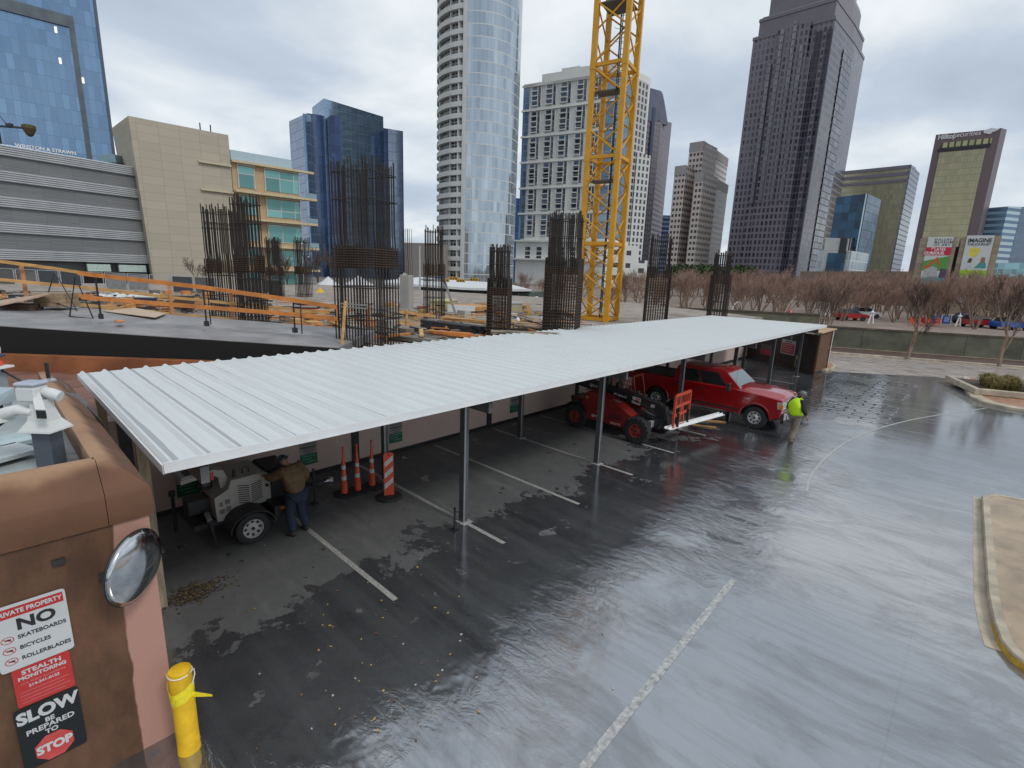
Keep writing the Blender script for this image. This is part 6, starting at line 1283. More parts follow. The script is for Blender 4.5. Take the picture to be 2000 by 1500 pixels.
J = [(0, 0, .90, .27, .23), (*pose['waist'], .28, .24), (*pose['chest'], .31, .26), (.0, .17, 1.53, .17, .16), (.0, -.17, 1.53, .17, .16)]
skin('safety_vest', J, [(0, 1), (1, 2), (2, 3), (2, 4)], mat('neon_yellow', (.52, .80, .01), .6, var=.1, sc=6), t_, 2)
helmet(t_, hd, up, fwd, mat('grey_hard_hat', (.10, .105, .11), .35, coat=.3), .02)
skin('hood', [(.02, 0, 1.63, .07, .06), (.05, .06, 1.62, .05, .04), (.05, -.06, 1.62, .05, .04)], [(0, 1), (0, 2)], mat('hood_black', (.015, .015, .017), .85), t_, 2)
# ------------------------------------------------------------------ channelisers and barricade
M_or2 = mat('channeliser_orange', (.62, .085, .035), .45, var=.15, sc=5); M_band = mat('reflective_white', (.55, .56, .54), .4, var=.15, sc=20)
def channeliser(label, px, py, hz, rz):
    P = G(px, py); t = thing('channelizer_cone', label, 'traffic cone', P, rz, 'tall orange channelizer cones')
    mb = MB(); rg = lambda s_, z: [(s_*math.cos(R(22.5+45*k))*.30, s_*math.sin(R(22.5+45*k))*.26, z) for k in range(8)]
    mb.loft([rg(1, 0), rg(1, .03), rg(.9, .05), rg(.35, .06)]); build('base', mb, M_rubber, t)
    L_ = [(.082, .06), (.075, .35), (.062, .36), (.058, .62), (.050, .63), (.046, .86), (.036, .88), (.032, 1.0), (.028, 1.02), (.020, 1.17), (.030, hz), (.001, hz+.01)]
    build('tube', MB().lathe(L_, n=18), M_or2, t, smooth=True)
    for z0_, z1_, r_ in ((.40, .50, .0625), (.68, .77, .053)): build('reflective_band', MB().lathe([(r_, z0_), (r_-.002, z1_)], n=18), M_band, t, smooth=True)
    return t
channeliser('orange channelizer cone with white bands, nearest to the trailer hitch', 673, 966, 1.24, .2); channeliser('orange channelizer cone with white bands, middle one of three', 699, 960, 1.26, .5); channeliser('orange channelizer cone with white bands, farthest from the trailer, next to the striped panel', 727, 951, 1.26, .1)
P = G(760, 972); t_ = thing('barricade_panel', 'upright orange and white diagonally striped panel on a black rubber base', 'barricade', P, math.atan2(P.y, P.x)-R(90)+R(8))
mb = MB(); rg = lambda s_, z: [(s_*math.cos(R(22.5+45*k))*.34, s_*math.sin(R(22.5+45*k))*.32, z) for k in range(8)]
mb.loft([rg(1, 0), rg(1, .03), rg(.88, .06), rg(.3, .08)]); build('base', mb, M_rubber, t_)
mb = MB(); mb.ext([(-.12, .08), (.12, .08), (.12, 1.12), (.09, 1.17), (-.09, 1.17), (-.12, 1.12)], 'y', -.02, .02); build('panel', mb, M_or2, t_)
for k in range(3):
    z = .24+.28*k; z1 = .24+.28*k
    for s_ in (-1,):
        mb = MB(); mb.loft([[(x, y_, zz_) for x, zz_ in ((-.10, z), (.10, z+.17), (.10, z+.30), (-.10, z+.13))] for y_ in (-.0215, -.0255)]); build('white_stripe', mb, M_band, t_)
mb = MB(); mb.lathe([(.02, -.03), (.02, .03)], (0, 0, 1.12), axis='y', n=10); build('handle_hole', mb, M_black, t_)
P = G(888, 1036); t_ = thing('short_stake', 'short black steel stake on a small foot beside the nearest tall carport post', 'stake', P)
mb = MB(); mb.tube([(0, 0, .02), (0, 0, .5)], [.028, .022], 8); mb.tube([(-.03, 0, .5), (.03, 0, .55)], .02, 6); build('rod', mb, M_black, t_, smooth=True); mb = MB(); mb.box(-.09, .09, -.07, .07, 0, .02); build('foot', mb, M_dsteel, t_)
# ------------------------------------------------------------------ leaves
rnd = random.Random(3); mb = MB(); lm_ = [mat('leaf_gold', (.40, .26, .08), .6, var=.2), mat('leaf_brown', (.16, .08, .04), .7), mat('leaf_pale', (.40, .38, .34), .6)]
def leaf(x, y, s_, mi, z=.006):
    a = rnd.random()*6.28; P = []
    for u_, w_ in ((0, 0), (.3, .28), (.6, .3), (1, 0), (.6, -.3), (.3, -.28)): P.append((x+s_*(u_*math.cos(a)-w_*math.sin(a)), y+s_*(u_*math.sin(a)+w_*math.cos(a)), z+rnd.random()*.012))
    mb.add(P, ((0, 1, 2, 3, 4, 5),), mi)
for k in range(80):
    p_ = G(rnd.gauss(740, 110), rnd.uniform(1060, 1460)) if k < 60 else G(rnd.uniform(480, 1300), rnd.uniform(980, 1480)) if k < 90 else G(rnd.uniform(1300, 1990), rnd.uniform(950, 1480))
    if p_.x < -12 : continue
    leaf(p_.x, p_.y, rnd.uniform(.025, .06), rnd.choice((0, 0, 1, 2)) if k < 90 else 1)
tag(build('leaf_litter', mb, lm_, None), 'scattered small yellow and brown leaves lying over the wet asphalt', 'leaves', kind='stuff')
mb = MB(); c = G(378, 1160)
for k in range(420):
    r_ = rnd.gauss(0, .17); leaf(c.x+rnd.gauss(0, .14), c.y+rnd.gauss(0, .24), rnd.uniform(.03, .07), rnd.choice((1, 1, 1, 0)), .005+max(0, .05-abs(r_)*.15)*rnd.random())
tag(build('leaf_pile', mb, [mat('leaf_olive', (.13, .10, .04), .7), mat('leaf_dark', (.06, .04, .025), .8)], None), 'dark heap of wet leaves on the asphalt beside the pink corner', 'leaves', kind='stuff')
# ------------------------------------------------------------------ rebar cages
M_rebar = mat('rebar', (.026, .021, .019), .75, .1, var=.4, sc=1.2, c2=(.045, .034, .028)); M_rust = mat('rebar_rust', (.065, .036, .022), .8, .1, var=.4, sc=2)
def link(par, name, me, loc=(0, 0, 0), rz=0):
    o = bpy.data.objects.new(name, me); COL.objects.link(o); o.parent = par; o.location = loc; o.rotation_euler = (0, 0, rz); return o
crnd = random.Random(11)
def cage(label, px0, px1, d, ytop, zb, nx, ny, ysp, w_low=1.0, grid=0, rz=0, br=.019, asp=.8, hoops=1.0, bar_bot=None):
    pc = (px0+px1)/2; c = DP(pc, d, zb); zt = ZA(c, ytop); zs = ZA(c, ysp)-zb; H_ = zt-zb
    span = (px1-px0)/FPX*d; rel = rz-(-YAW if 0 else 0); th = rz-math.atan2(c.y, c.x)
    w = span/(abs(math.sin(th))+asp*abs(math.cos(th))); dp = w*asp
    br *= 1.45; t = thing('rebar_cage', label, 'rebar cage', c, rz, 'rebar column cages on the deck')
    vs = []
    for v_ in range(3):
        hh = H_-v_*.13; mb = MB(); n_ = 4
        mb.tube([(w_low-1.0, 0, 0) if 0 else (0, 0, 0), (0, 0, zs-.15), (.0, 0, zs+.35)], br, n_); m_lo = mb.mesh('lower_bar', M_rebar)
        mb = MB(); mb.tube([(0, 0, zs-.35), (.02, .0, zs+.15), (-.035, .015, zs+.75), (-.035, .015, hh)], br*1.05, n_); vs.append((m_lo, mb.mesh('upper_bar', M_rebar)))
    P = []
    for k in range(nx): P += [(-w/2+w*k/(nx-1), -dp/2), (-w/2+w*k/(nx-1), dp/2)]
    for k in range(1, ny-1): P += [(-w/2, -dp/2+dp*k/(ny-1)), (w/2, -dp/2+dp*k/(ny-1))]
    for i, (x, y_) in enumerate(P):
        lo, up_ = vs[crnd.randrange(3)]
        link(t, 'lower_bar', lo, (x*w_low, y_*w_low, 0), crnd.uniform(-.3, .3)); link(t, 'upper_bar', up_, (x*.93, y_*.93, 0), crnd.uniform(-.6, .6))
    def hoop(s_, r_=.016, m_=M_rebar):
        a, b_ = w/2*s_+.02, dp/2*s_+.02; mb = MB()
        rg = []
        for cx_, cy_ in ((-a, -b_), (a, -b_), (a, b_), (-a, b_)): d_ = Vector((cx_, cy_, 0)).normalized()*r_*1.4; rg.append([Vector((cx_, cy_, 0))+d_, Vector((cx_, cy_, r_)), Vector((cx_, cy_, 0))-d_, Vector((cx_, cy_, -r_))])
        mb.loft(rg+[rg[0]], cap=False); return mb.mesh('tie_hoop', m_)
    h1, h2 = hoop(w_low), hoop(.95); h3 = hoop(w_low, .014, M_rust)
    z = .25
    while z < zs-.3:
        link(t, 'tie_hoop', h3 if grid else h1, (0, 0, z)); z += (grid or hoops)
    for k in range(8 if not grid else 4): link(t, 'tie_hoop', h3, (0, 0, zs-.28+.075*k))
    link(t, 'tie_hoop', h2, (0, 0, H_*.93)); link(t, 'tie_hoop', h2, (0, 0, H_*.80))
    return t, w, dp, H_
ZB = 2.6
t1, w1, d1_, H1 = cage('tallest and nearest rebar cage rising behind the white roof in front of the blue office', 655, 776, 16.5, 312, ZB, 15, 9, 503, rz=R(20), br=.018)
mb = MB(); 
for z in (1.62, 1.72): mb.bar((-.5, -d1_/2-.05, z), (.55, -d1_/2-.05, z), .035, .045)
build('clamp_channel', mb, mat('grey_channel', (.30, .30, .28), .5, .4), t1)
cage('leftmost rebar cage, in front of the beige wall', 405, 470, 25, 400, ZB, 10, 7, 520, rz=R(25), br=.02)
cage('rebar cage overlapping the leftmost one, slightly taller, before the tan building', 461, 514, 21, 380, ZB, 9, 6, 515, rz=R(15), br=.018)
cage('faint far rebar cage right after the overlapping pair, left of two faint ones', 521, 551, 44, 463, 1.6, 9, 7, 530, rz=R(20), br=.022)
cage('faint far rebar cage just left of the tallest cage, beside yellow umbrellas', 576, 607, 46, 463, 1.6, 8, 6, 528, rz=R(20), br=.02)
cage('slim rebar cage with dense rusty mesh foot, in front of the round tower', 956, 998, 21, 477, ZB, 8, 7, 560, w_low=1.12, grid=.13, rz=R(30), br=.017)
cage('broad rebar cage with rusty mesh lower half, left of the yellow crane', 1068, 1136, 22.5, 412, ZB, 14, 9, 520, w_low=1.08, grid=.14, rz=R(25), br=.018)
cage('rebar cage with rusty mesh base right of the crane', 1266, 1307, 31, 458, ZB, 10, 8, 532, w_low=1.12, grid=.17, rz=R(35), br=.021)
cage('narrow distant rebar cage at the far end above the roof, before the dark tower', 1392, 1424, 38, 490, ZB, 7, 6, 545, w_low=1.18, rz=R(40), br=.022)
cage('sparse rebar cage with thin separate bars, between the tallest cage and the round tower', 830, 867, 30, 440, ZB, 6, 5, 527, w_low=1.1, rz=R(30), br=.018)
# concrete column with bars on top
c = DP(794, 34, ZB); zc = ZA(c, 537); t_ = thing('concrete_column', 'pale concrete column with rebar sprouting from its top', 'column', c, R(20))
build('shaft', MB().box(-.36, .36, -.3, .3, 0, zc-ZB, bev=.02), mat('new_concrete', (.34, .33, .31), .8, var=.1, sc=1), t_)
mb = MB(); mb.tube([(0, 0, 0), (0.0, 0, .7), (-.04, 0, 1.2), (-.04, 0, 3.0)], .018, 4); bm1 = mb.mesh('bar', M_rebar)
for k in range(9): link(t_, 'bar', bm1, (-.3+.3*(k % 3), -.25+.25*(k//3), zc-ZB))
for k in range(5): mb = MB(); mb.box(-.34, .34, -.29, -.27, .05+.13*k, .07+.13*k); mb.box(-.34, .34, .27, .29, .05+.13*k, .07+.13*k) if 0 else None; link(t_, 'tie_hoop', mb.mesh('tie_hoop', M_rust), (0, 0, zc-ZB))
mb = MB(); a, b_ = DP(863, 31), DP(893, 31); a.z, b_.z = ZA(a, 533), ZA(b_, 620); mb.bar(a, b_, .14, .14); tag(build('push_pull_brace', mb, M_steel, None), 'long slanting pale steel brace leaning beside the sparse rebar cage', 'brace')
mb = MB(); a, b_ = G(667, 686, 2.9), DP(672, 15.2); b_.z = ZA(b_, 588); mb.bar(a, b_, .09, .04); tag(build('timber_stake', mb, M_wood, None), 'upright leaning lumber stake in front of the tallest rebar cage', 'stake')
# ------------------------------------------------------------------ tower crane
dC = 33; c = DP(1172, dC, 2.5); M_cy = mat('crane_yellow', (.60, .29, .008), .42, var=.12, sc=1.5); 
t_ = thing('tower_crane', 'yellow-orange lattice tower crane mast rising out of the top of the photo', 'tower crane', c, math.atan2(CR.y, CR.x)+R(-34+45) if 0 else 0)
a0 = R(14); rad = 1.40
view_a = math.atan2(-c.y, -c.x); rt_a = math.atan2(CR.y, CR.x)
cor = []
for k in range(4):
    a = a0+(k-1)*math.pi/2   # front corner sits a little right of centre
    f_ = Vector((math.sin(a), -math.cos(a)))
    x = rt_a; rtv = Vector((math.cos(x), math.sin(x))); fw = Vector((-rtv.y, rtv.x)); v_ = rtv*f_.x*rad+fw*f_.y*rad; cor.append(v_)
z0c, sec, ns = .25, 5.65, 4; zr0 = ZA(c, 477)-2.5; rings = [z0c, zr0]; 
z1r = ZA(c, 312)-2.5; z2r = ZA(c, 134)-2.5; rings += [z1r, z2r, z2r+(z2r-z1r), z2r+1.5*(z2r-z1r)]
def leg_m():
    mb = MB(); mb.box(-.15, .15, -.15, .15, 0, 1, bev=0); return mb.mesh('corner_leg', M_cy)
for v_ in cor:
    mb = MB(); q_ = Vector((v_.x, v_.y, 0)); mb.bar(q_, q_+Vector((0, 0, rings[-1])), .30, .30, up=(cor[1]-cor[0]).to_3d().normalized() if 0 else (1, .3, 0)); build('corner_leg', mb, M_cy, t_)
    for z in rings[1:-1]: mb = MB(); mb.bar(q_+Vector((0, 0, z-.25)), q_+Vector((0, 0, z+.25)), .33, .33, up=(1, .3, 0)); build('joint_sleeve', mb, M_cy, t_)
for i in range(4):
    p_, q_ = cor[i].to_3d(), cor[(i+1) % 4].to_3d()
    for z in rings[:-1]: mb = MB(); mb.bar(p_+Vector((0, 0, z)), q_+Vector((0, 0, z)), .16, .2); build('ring_beam', mb, M_cy, t_)
    for r_ in range(len(rings)-1):
        za, zb = rings[r_], rings[r_+1]; nX = 3 if r_ else 3
        for k in range(nX):
            u0, u1 = za+(zb-za)*k/nX, za+(zb-za)*(k+1)/nX; ofs = .0
            for (A_, B_, o2) in ((p_, q_, 0), (q_, p_, .05)):
                if (k+r_+i) % 4 == 3 and o2: continue
                nrm_ = Vector(((q_-p_).y, -(q_-p_).x, 0)).normalized()*o2; mb = MB(); mb.tube([A_+Vector((0, 0, u0+.1))+nrm_, B_+Vector((0, 0, u1-.1))+nrm_], .05, 6); build('brace', mb, M_cy, t_)
M_grate = mat('grating', (.13, .13, .125), .7, .3)
for y_ in (186, 358, 14):
    z = ZA(c, y_)-2.5; mb = MB(); P = [v_*.86 for v_ in cor]; Pm = (P[0]+P[1]+P[2]+P[3])/4
    mb.prism([P[0], P[1], P[2], P[3]] if y_ == 14 else [P[0], P[1], P[2]*.55+P[1]*.45, P[3]*.55+P[0]*.45], z, z+.08); build('platform', mb, M_grate, t_)
lad = MB(); lp = (cor[2]*.35+cor[3]*.2).to_3d()
for s_ in (-.2, .2): lad.tube([lp+Vector((s_, 0, .5)), lp+Vector((s_, 0, rings[-1]))], .02, 4)
k = .6
while k < rings[-1]: lad.tube([lp+Vector((-.2, 0, k)), lp+Vector((.2, 0, k))], .014, 4); k += .3
build('ladder', lad, M_dsteel, t_)
lad = MB(); k = .8
while k < rings[-1]:
    P = [lp+Vector((.38*math.cos(a), -.35+.38*math.sin(a), k)) for a in [j_*math.pi/5-.3 for j_ in range(7)]]; lad.tube(P, .013, 4); k += .7
build('ladder_cage', lad, M_dsteel, t_)
cb = MB(); q_ = cor[1].to_3d()*.82 if 0 else (cor[0]*.2+cor[1]*.72).to_3d(); cb.tube([q_+Vector((0, 0, .3)), q_+Vector((.03, .02, 8)), q_+Vector((-.02, 0, rings[-1]))], .045, 6); cb.tube([q_+Vector((.12, 0, .3)), q_+Vector((.1, .02, 9)), q_+Vector((.13, 0, rings[-1]))], .03, 6); build('cable', cb, M_black, t_)
# plywood box round the foot
bx_ = thing('plywood_box', 'plywood-sided box around the foot of the crane mast', 'formwork', (c.x, c.y, 1.6), math.atan2((cor[1]-cor[0]).y, (cor[1]-cor[0]).x))
Ls_ = 1.75
mb = MB(); Wb = 2.15
for x0_, x1_, y0_, y1_ in ((-Wb, Wb, -Wb, -Wb+.05), (-Wb, Wb, Wb-.05, Wb), (-Wb, -Wb+.05, -Wb+.05, Wb-.05), (Wb-.05, Wb, -Wb+.05, Wb-.05)): mb = MB(); mb.box(x0_, x1_, y0_, y1_, 0, 1.0); build('side_panel', mb, mat('crate_ply', (.52, .33, .17), .7, var=.15, sc=1.5), bx_)
mb = MB(); mb.box(-Wb+.05, Wb-.05, -Wb+.05, Wb-.05, .75, .8); build('concrete_base', mb, M_conc, bx_)
for x_ in [-Wb+.6*k for k in range(8)]: mb = MB(); mb.box(x_-.02, x_+.02, -Wb-.03, -Wb-.001, 0, .98); build('batten', mb, M_wood, bx_)
# ------------------------------------------------------------------ guard rails on the ramp
def railpt(px, py_base, z, py): b_ = G(px, py_base, z); return Vector((b_.x, b_.y, ZA(b_, py)))
t_ = thing('guardrail', 'orange-stained timber guardrail on black screw posts along the near ramp side', 'guardrail', G(400, 636, 3.45))
base = [(165, 621, 3.62), (195, 623, 3.58), (402, 637, 3.46), (575, 650, 3.33), (660, 656, 3.30)]
topy = [533, 537, 561, 586, 600]; midy = [580, 583, 600, 614, 623]
for nm, ys in (('top_rail', topy), ('mid_rail', midy)):
    for i in range(4):
        a, b_ = railpt(*base[i], ys[i]), railpt(*base[i+1], ys[i+1]); mb = MB(); mb.bar(a, b_, .04, .13); build(nm, mb, M_orail, t_, world=True)
for i in (1, 2, 3):
    b0 = G(*base[i]); zt_ = ZA(b0, topy[i]-2); mb = MB(); mb.tube([b0+Vector((-.04, .04, .05)), Vector((b0.x-.04, b0.y+.04, zt_))], .028, 6); ps = build('screw_post', mb, M_black, t_, world=True)
    mb = MB(); mb.box(-.08, .08, -.06, .06, 0, .16); build('clamp', mb, M_black, ps, loc=(b0-t_.location+Vector((-.04, .04, 0))))
b0 = G(588, 650, 3.33); 
for i, (px, py) in enumerate(((412, 634), (590, 652))):
    b0 = G(px, py, 3.4); mb = MB(); mb.tube([b0, b0+Vector((.0, 0, .95))], .02, 6); build('screw_post', mb, M_black, t_, world=True)
t_ = thing('guardrail', 'pale timber guardrail with three boards standing along the far ramp side', 'guardrail', G(330, 612, 3.4))
def dpt(px, d, y): q_ = DP(px, d); q_.z = ZA(q_, y); return q_
for nm, pts_ in (('top_rail', ((-20, 17.5, 508), (100, 19, 524), (170, 20, 535))), ('mid_rail', ((-20, 17.5, 545), (170, 20, 563), (330, 21, 581), (480, 22, 596), (640, 23, 612))), ('toe_board', ((95, 19, 590), (330, 21, 614), (480, 22, 626), (650, 23, 640)))):
    for i in range(len(pts_)-1): mb = MB(); mb.bar(dpt(*pts_[i]), dpt(*pts_[i+1]), .04, .12); build(nm, mb, M_wood, t_, world=True)
for px, d, y0, y1 in ((38, 18.4, 518, 580), (325, 20.9, 552, 618), (445, 21.8, 575, 626), (718, 22, 600, 652), (655, 23, 595, 640)):
    mb = MB(); mb.bar(dpt(px, d, y0), dpt(px, d, y1), .09, .12, up=(0, 1, 0)); build('timber_post', mb, mat('salmon_lumber', (.50, .22, .10), .7, var=.2), t_, world=True)
t_ = thing('guardrail', 'light timber guardrail beyond the tallest rebar cage by the concrete column', 'guardrail', dpt(850, 24, 640))
for y0, y1 in ((608, 618), (628, 640)): mb = MB(); mb.bar(dpt(775, 25, y0), dpt(850, 27, y1), .05, .15); build('rail', mb, M_wood, t_, world=True)
mb = MB(); mb.bar(dpt(793, 25.4, 605), dpt(793, 25.4, 650), .1, .1, up=(0, 1, 0)); build('timber_post', mb, M_wood, t_, world=True)
for ap, fl, fr_, z, lb in (((158, 540), (136, 618), (182, 622), 3.6, 'black steel A-frame stand on the near side of the grey ramp'), ((107, 531), (90, 585), (150, 606), 3.8, 'black steel A-frame stand further back on the left of the ramp')):
    A_, B_ = G(*fl, z), G(*fr_, z-.02); m_ = (A_+B_)/2; ap_ = Vector((m_.x, m_.y, ZA(m_, ap[1]))); mb = MB(); mb.tube([A_, ap_, B_, A_], .022, 6); tag(build('steel_stand', mb, M_black, None), lb, 'steel stand')
mb = MB(); pl = [G(200, 608, 3.5), G(262, 602, 3.5), G(325, 613, 3.46), G(303, 621, 3.46)]; mb.loft([pl, [p_+Vector((0, 0, .02)) for p_ in pl]]); tag(build('plywood_sheet', mb, mat('pale_ply', (.50, .38, .28), .7, var=.1), None), 'pale plywood sheet lying flat on the ramp surface', 'plywood')
mb = MB(); pl = [G(222, 628, 3.52), G(238, 626, 3.52), G(243, 628, 3.52), G(234, 631, 3.52)]; mb.loft([pl, [p_+Vector((0, 0, .03)) for p_ in pl]]); tag(build('wood_offcut', mb, M_orail, None), 'small wooden offcut lying alone on the ramp', 'offcut')
pl = [dpt(-30, 17, 600), dpt(60, 17.5, 582), dpt(88, 18, 574), dpt(-30, 18.5, 590)]; mb = MB(); mb.loft([pl, [p_+Vector((0, 0, .04)) for p_ in pl]]); tag(build('plywood_sheet', mb, mat('tan_ply', (.42, .30, .22), .7, var=.2), None), 'warped plywood sheet propped on rubble at the left edge of the ramp', 'plywood')
# crate stack & rubble left
def stack(label, px, d, py, n, L_, w_, rz, m_, cat='lumber', name='lumber_stack', zb=None, hh=.05, jit=.12, grp=None):
    c_ = DP(px, d); c_.z = ZA(c_, py) if zb is None else zb; t = thing(name, label, cat, c_, R(rz), grp); r_ = random.Random(px)
    for k in range(n):
        row, colm = divmod(k, 3); mb = MB(); o_ = r_.uniform(-jit, jit); a_ = r_.uniform(-.06, .06)
        x0_, y0_ = o_*L_, (colm-1)*w_*1.1; z_ = row*hh*1.04+hh/2; mb.bar((x0_-L_/2, y0_-a_*L_/2, z_), (x0_+L_/2, y0_+a_*L_/2, z_), w_, hh); build('board', mb, m_, t)
    return t
G_ = 'timber stacks on the deck'
stack('low lumber pile on the deck behind the orange rail, left of the tallest cage', 620, 21.5, 648, 9, 3.2, .14, 15, M_wood, grp=G_)
stack('weathered grey board pile just right of the tallest rebar cage foot', 815, 19.5, 668, 12, 4.2, .16, 8, mat('grey_boards', (.20, .18, .15), .8, var=.3, sc=2), grp=G_)
stack('bright orange lumber bundle in front of the plywood cabin', 880, 20.5, 655, 9, 1.8, .12, 25, M_orail, grp=G_)
stack('yellow lumber bundle leaning on the plywood cabin', 905, 24, 628, 9, 2.6, .14, 12, M_wood, grp=G_)
stack('dark steel beam pile on the deck between the sparse cage and the slim cage', 885, 22, 645, 6, 3.2, .2, 5, M_dsteel, 'steel beams', 'beam_stack', hh=.16)
stack('scattered boards on the deck right of the slim cage', 1030, 20, 655, 9, 2.4, .12, 40, mat('grey_boards2', (.28, .24, .19), .8, var=.4, sc=2), grp=G_)
stack('lumber pieces on the deck at the foot of the pair of cages left', 560, 22, 640, 6, 2.4, .12, 30, M_wood, grp=G_)
stack('orange boards lying on the planking below the rusty beam', 230, 15.2, 709, 3, 5.0, .10, 46, M_wood, grp=G_)
stack('small wooden crate of stacked planks on the left of the ramp', 97, 18.6, 598, 9, .9, .3, 50, mat('crate_wood', (.34, .24, .15), .8, var=.3), 'crate', 'wooden_crate', hh=.16, jit=.02)
stack('grey rebar bundle lying on the deck near the plywood box', 985, 22, 648, 9, 3.5, .05, 60, M_rebar, 'rebar bundle', 'rebar_bundle', jit=.15)
stack('pallet of rubble boards at the left edge beside the propped plywood', 20, 18, 606, 6, 1.4, .2, 35, mat('rubble_brown', (.09, .06, .04), .9, var=.5, sc=3), 'rubble', 'rubble_stack', hh=.12)
# more small site things
def sbox(name, label, cat, px, d, py0, py1, wpx, col_, rz=0, dep=None, lid=None, zb=None):
    c_ = DP(px, d); z0_ = ZA(c_, py1) if zb is None else zb; z1_ = ZA(c_, py0); w_ = wpx/FPX*d; t = thing(name, label, cat, (c_.x, c_.y, z0_), math.atan2(CR.y, CR.x)+R(rz)); dp_ = dep or w_*.5
    build('body', MB().box(-w_/2, w_/2, -dp_/2, dp_/2, 0, z1_-z0_, bev=.03), mat(name+'_body', col_, .6, var=.2, sc=1.5), t)
    if lid: build('lid', MB().box(-w_/2-.05, w_/2+.05, -dp_/2-.05, dp_/2+.05, z1_-z0_+.002, z1_-z0_+lid[0]), mat(name+'_lid', lid[1], .5, var=.1), t)
    return t, w_, dp_, z1_-z0_
t_, w_, dp_, h_ = sbox('plywood_cabin', 'orange plywood site cabin with white upper band, behind the lumber bundles', 'cabin', 921, 36, 596, 640, 66, (.50, .25, .08), -18, 2.5)
build('white_band', MB().box(-w_/2-.04, w_/2*.7, -dp_/2-.06, -dp_/2-.01, h_*.55, h_+.05), M_white, t_)
t_, w_, dp_, h_ = sbox('site_shed', 'cream-yellow shed left of the plywood cabin', 'shed', 868, 37, 588, 640, 36, (.48, .42, .22), -10, 2.5, (.1, (.5, .45, .25)))
build('vent', MB().box(.3, .7, -dp_/2-.02, -dp_/2-.001, h_*.5, h_*.7), M_black, t_)
t_, w_, dp_, h_ = sbox('site_shed', 'cream shed right of the plywood cabin beside the slim cage', 'shed', 1000, 38, 592, 620, 32, (.50, .46, .30), 12, 2.5, (.1, (.45, .45, .42)))
t_, w_, dp_, h_ = sbox('red_container', 'rusty red site container beside the sparse rebar cage', 'container', 826, 36, 598, 622, 24, (.28, .045, .025), 10)
for k in range(4): mb = MB(); mb.box(-w_/2+w_*(k+.4)/4-.04, -w_/2+w_*(k+.4)/4+.04, -dp_/2-.03, -dp_/2-.001, .1, h_-.1); build('rib', mb, M_orange, t_)
t_, w_, dp_, h_ = sbox('dark_gate', 'dark blue-grey double gate in the site fence left of the broad cage', 'gate', 1036, 44, 604, 632, 40, (.035, .045, .06), 8, .1)
for x in (-w_/2, 0, w_/2): mb = MB(); mb.bar((x, -.08, 0), (x, -.08, h_+.1), .08, .08); build('gate_post', mb, M_steel, t_)
t_, w_, dp_, h_ = sbox('notice_board', 'small white notice board by the dark gate', 'notice board', 1006, 32, 612, 630, 16, (.55, .55, .53), 0, .06)
for k in range(3): mb = MB(); mb.box(-w_*.35, w_*.35, -.045, -.032, h_*(.25+.2*k), h_*(.32+.2*k)); build('small_print', mb, M_black, t_)
for i, (px, py, lb) in enumerate(((1014, 635, 'white plastic sack near the notice board'), (1063, 633, 'white plastic sack at the foot of the broad cage'))):
    c_ = DP(px, 26); c_.z = ZA(c_, py); J = [(0, 0, .12, .14), (.05, .03, .3, .12), (-.03, 0, .42, .07)]; t = skin('sack', J, [(0, 1), (1, 2)], M_white, None, 1); t.location = c_; tag(t, lb, 'sack')
c_ = DP(1080, 26); c_.z = ZA(c_, 636); t = skin('red_tank', [(0, 0, .15, .16), (0, 0, .42, .14)], [(0, 1)], M_red, None, 2); t.location = c_; tag(t, 'red plastic tank on the ground behind the broad rebar cage', 'tank')
# white sacks row behind the rails
for k in range(9):
    px = 190+k*13.5; c_ = DP(px, 34+crnd.random()*2); c_.z = ZA(c_, 596); t = thing('bulk_bag', ('white-topped bulk bag in the row behind the rails, before the dark garage entry' if k < 7 else 'white-topped bulk bag in the row behind the rails, before the beige wall'), 'bulk bag', c_, crnd.random(), 'row of white bulk bags')
    h_ = ZA(c_, 572+crnd.random()*4)-c_.z; build('bag_body', MB().box(-.22, .22, -.22, .22, 0, h_*.6, bev=.05), mat('bag_grey_%d' % k, crnd.choice([(.12, .12, .14), (.02, .04, .14), (.25, .25, .25), (.07, .05, .04)]), .8), t); build('bag_top', MB().loft([[(-.26, -.24, h_*.6), (.24, -.26, h_*.6), (.26, .24, h_*.6), (-.24, .26, h_*.6)], [(-.2, -.2, h_*.95), (.2, -.1, h_), (.16, .2, h_*.9), (-.2, .16, h_*1.02)]]), M_white, t)
# ------------------------------------------------------------------ middle distance: tents, umbrellas, restaurant, signals
D_ = 78; t_ = thing('restaurant_pavilion', 'low glass restaurant with a long white curved canopy, behind the construction site', 'restaurant', (*XY(930, D_), 0))
p, q = XY(822, 84), XY(1034, 76); n = back(p, q, 8); zc_ = ZD(930, 80, 566)
build('glass_wall', MB().walls([p, q, (q[0]+n.x, q[1]+n.y), (p[0]+n.x, p[1]+n.y)], 0, zc_, 0, cap=0), facade('pavilion_glass', 2, 4, (.03, .045, .04), (.10, .11, .10), .08, .05, .6, .3, .15, .02, g2=(.10, .16, .14)), t_, world=True)
mb = MB(); pr_ = []
for px, y0, y1 in ((748, 556, 548), (820, 560, 541), (905, 566, 548), (990, 569, 553), (1040, 569, 566)):
    a = DP(px, 76); bb_ = DP(px, 88); pr_.append([Vector((a.x, a.y, ZA(a, y0))), Vector((a.x, a.y, ZA(a, y0)+.35)), Vector((bb_.x, bb_.y, ZA(bb_, y1))), Vector((bb_.x, bb_.y, ZA(bb_, y1)-.4))])
mb.loft(pr_); build('canopy', mb, mat('canopy_white', (.62, .63, .64), .5, var=.06), t_, world=True)
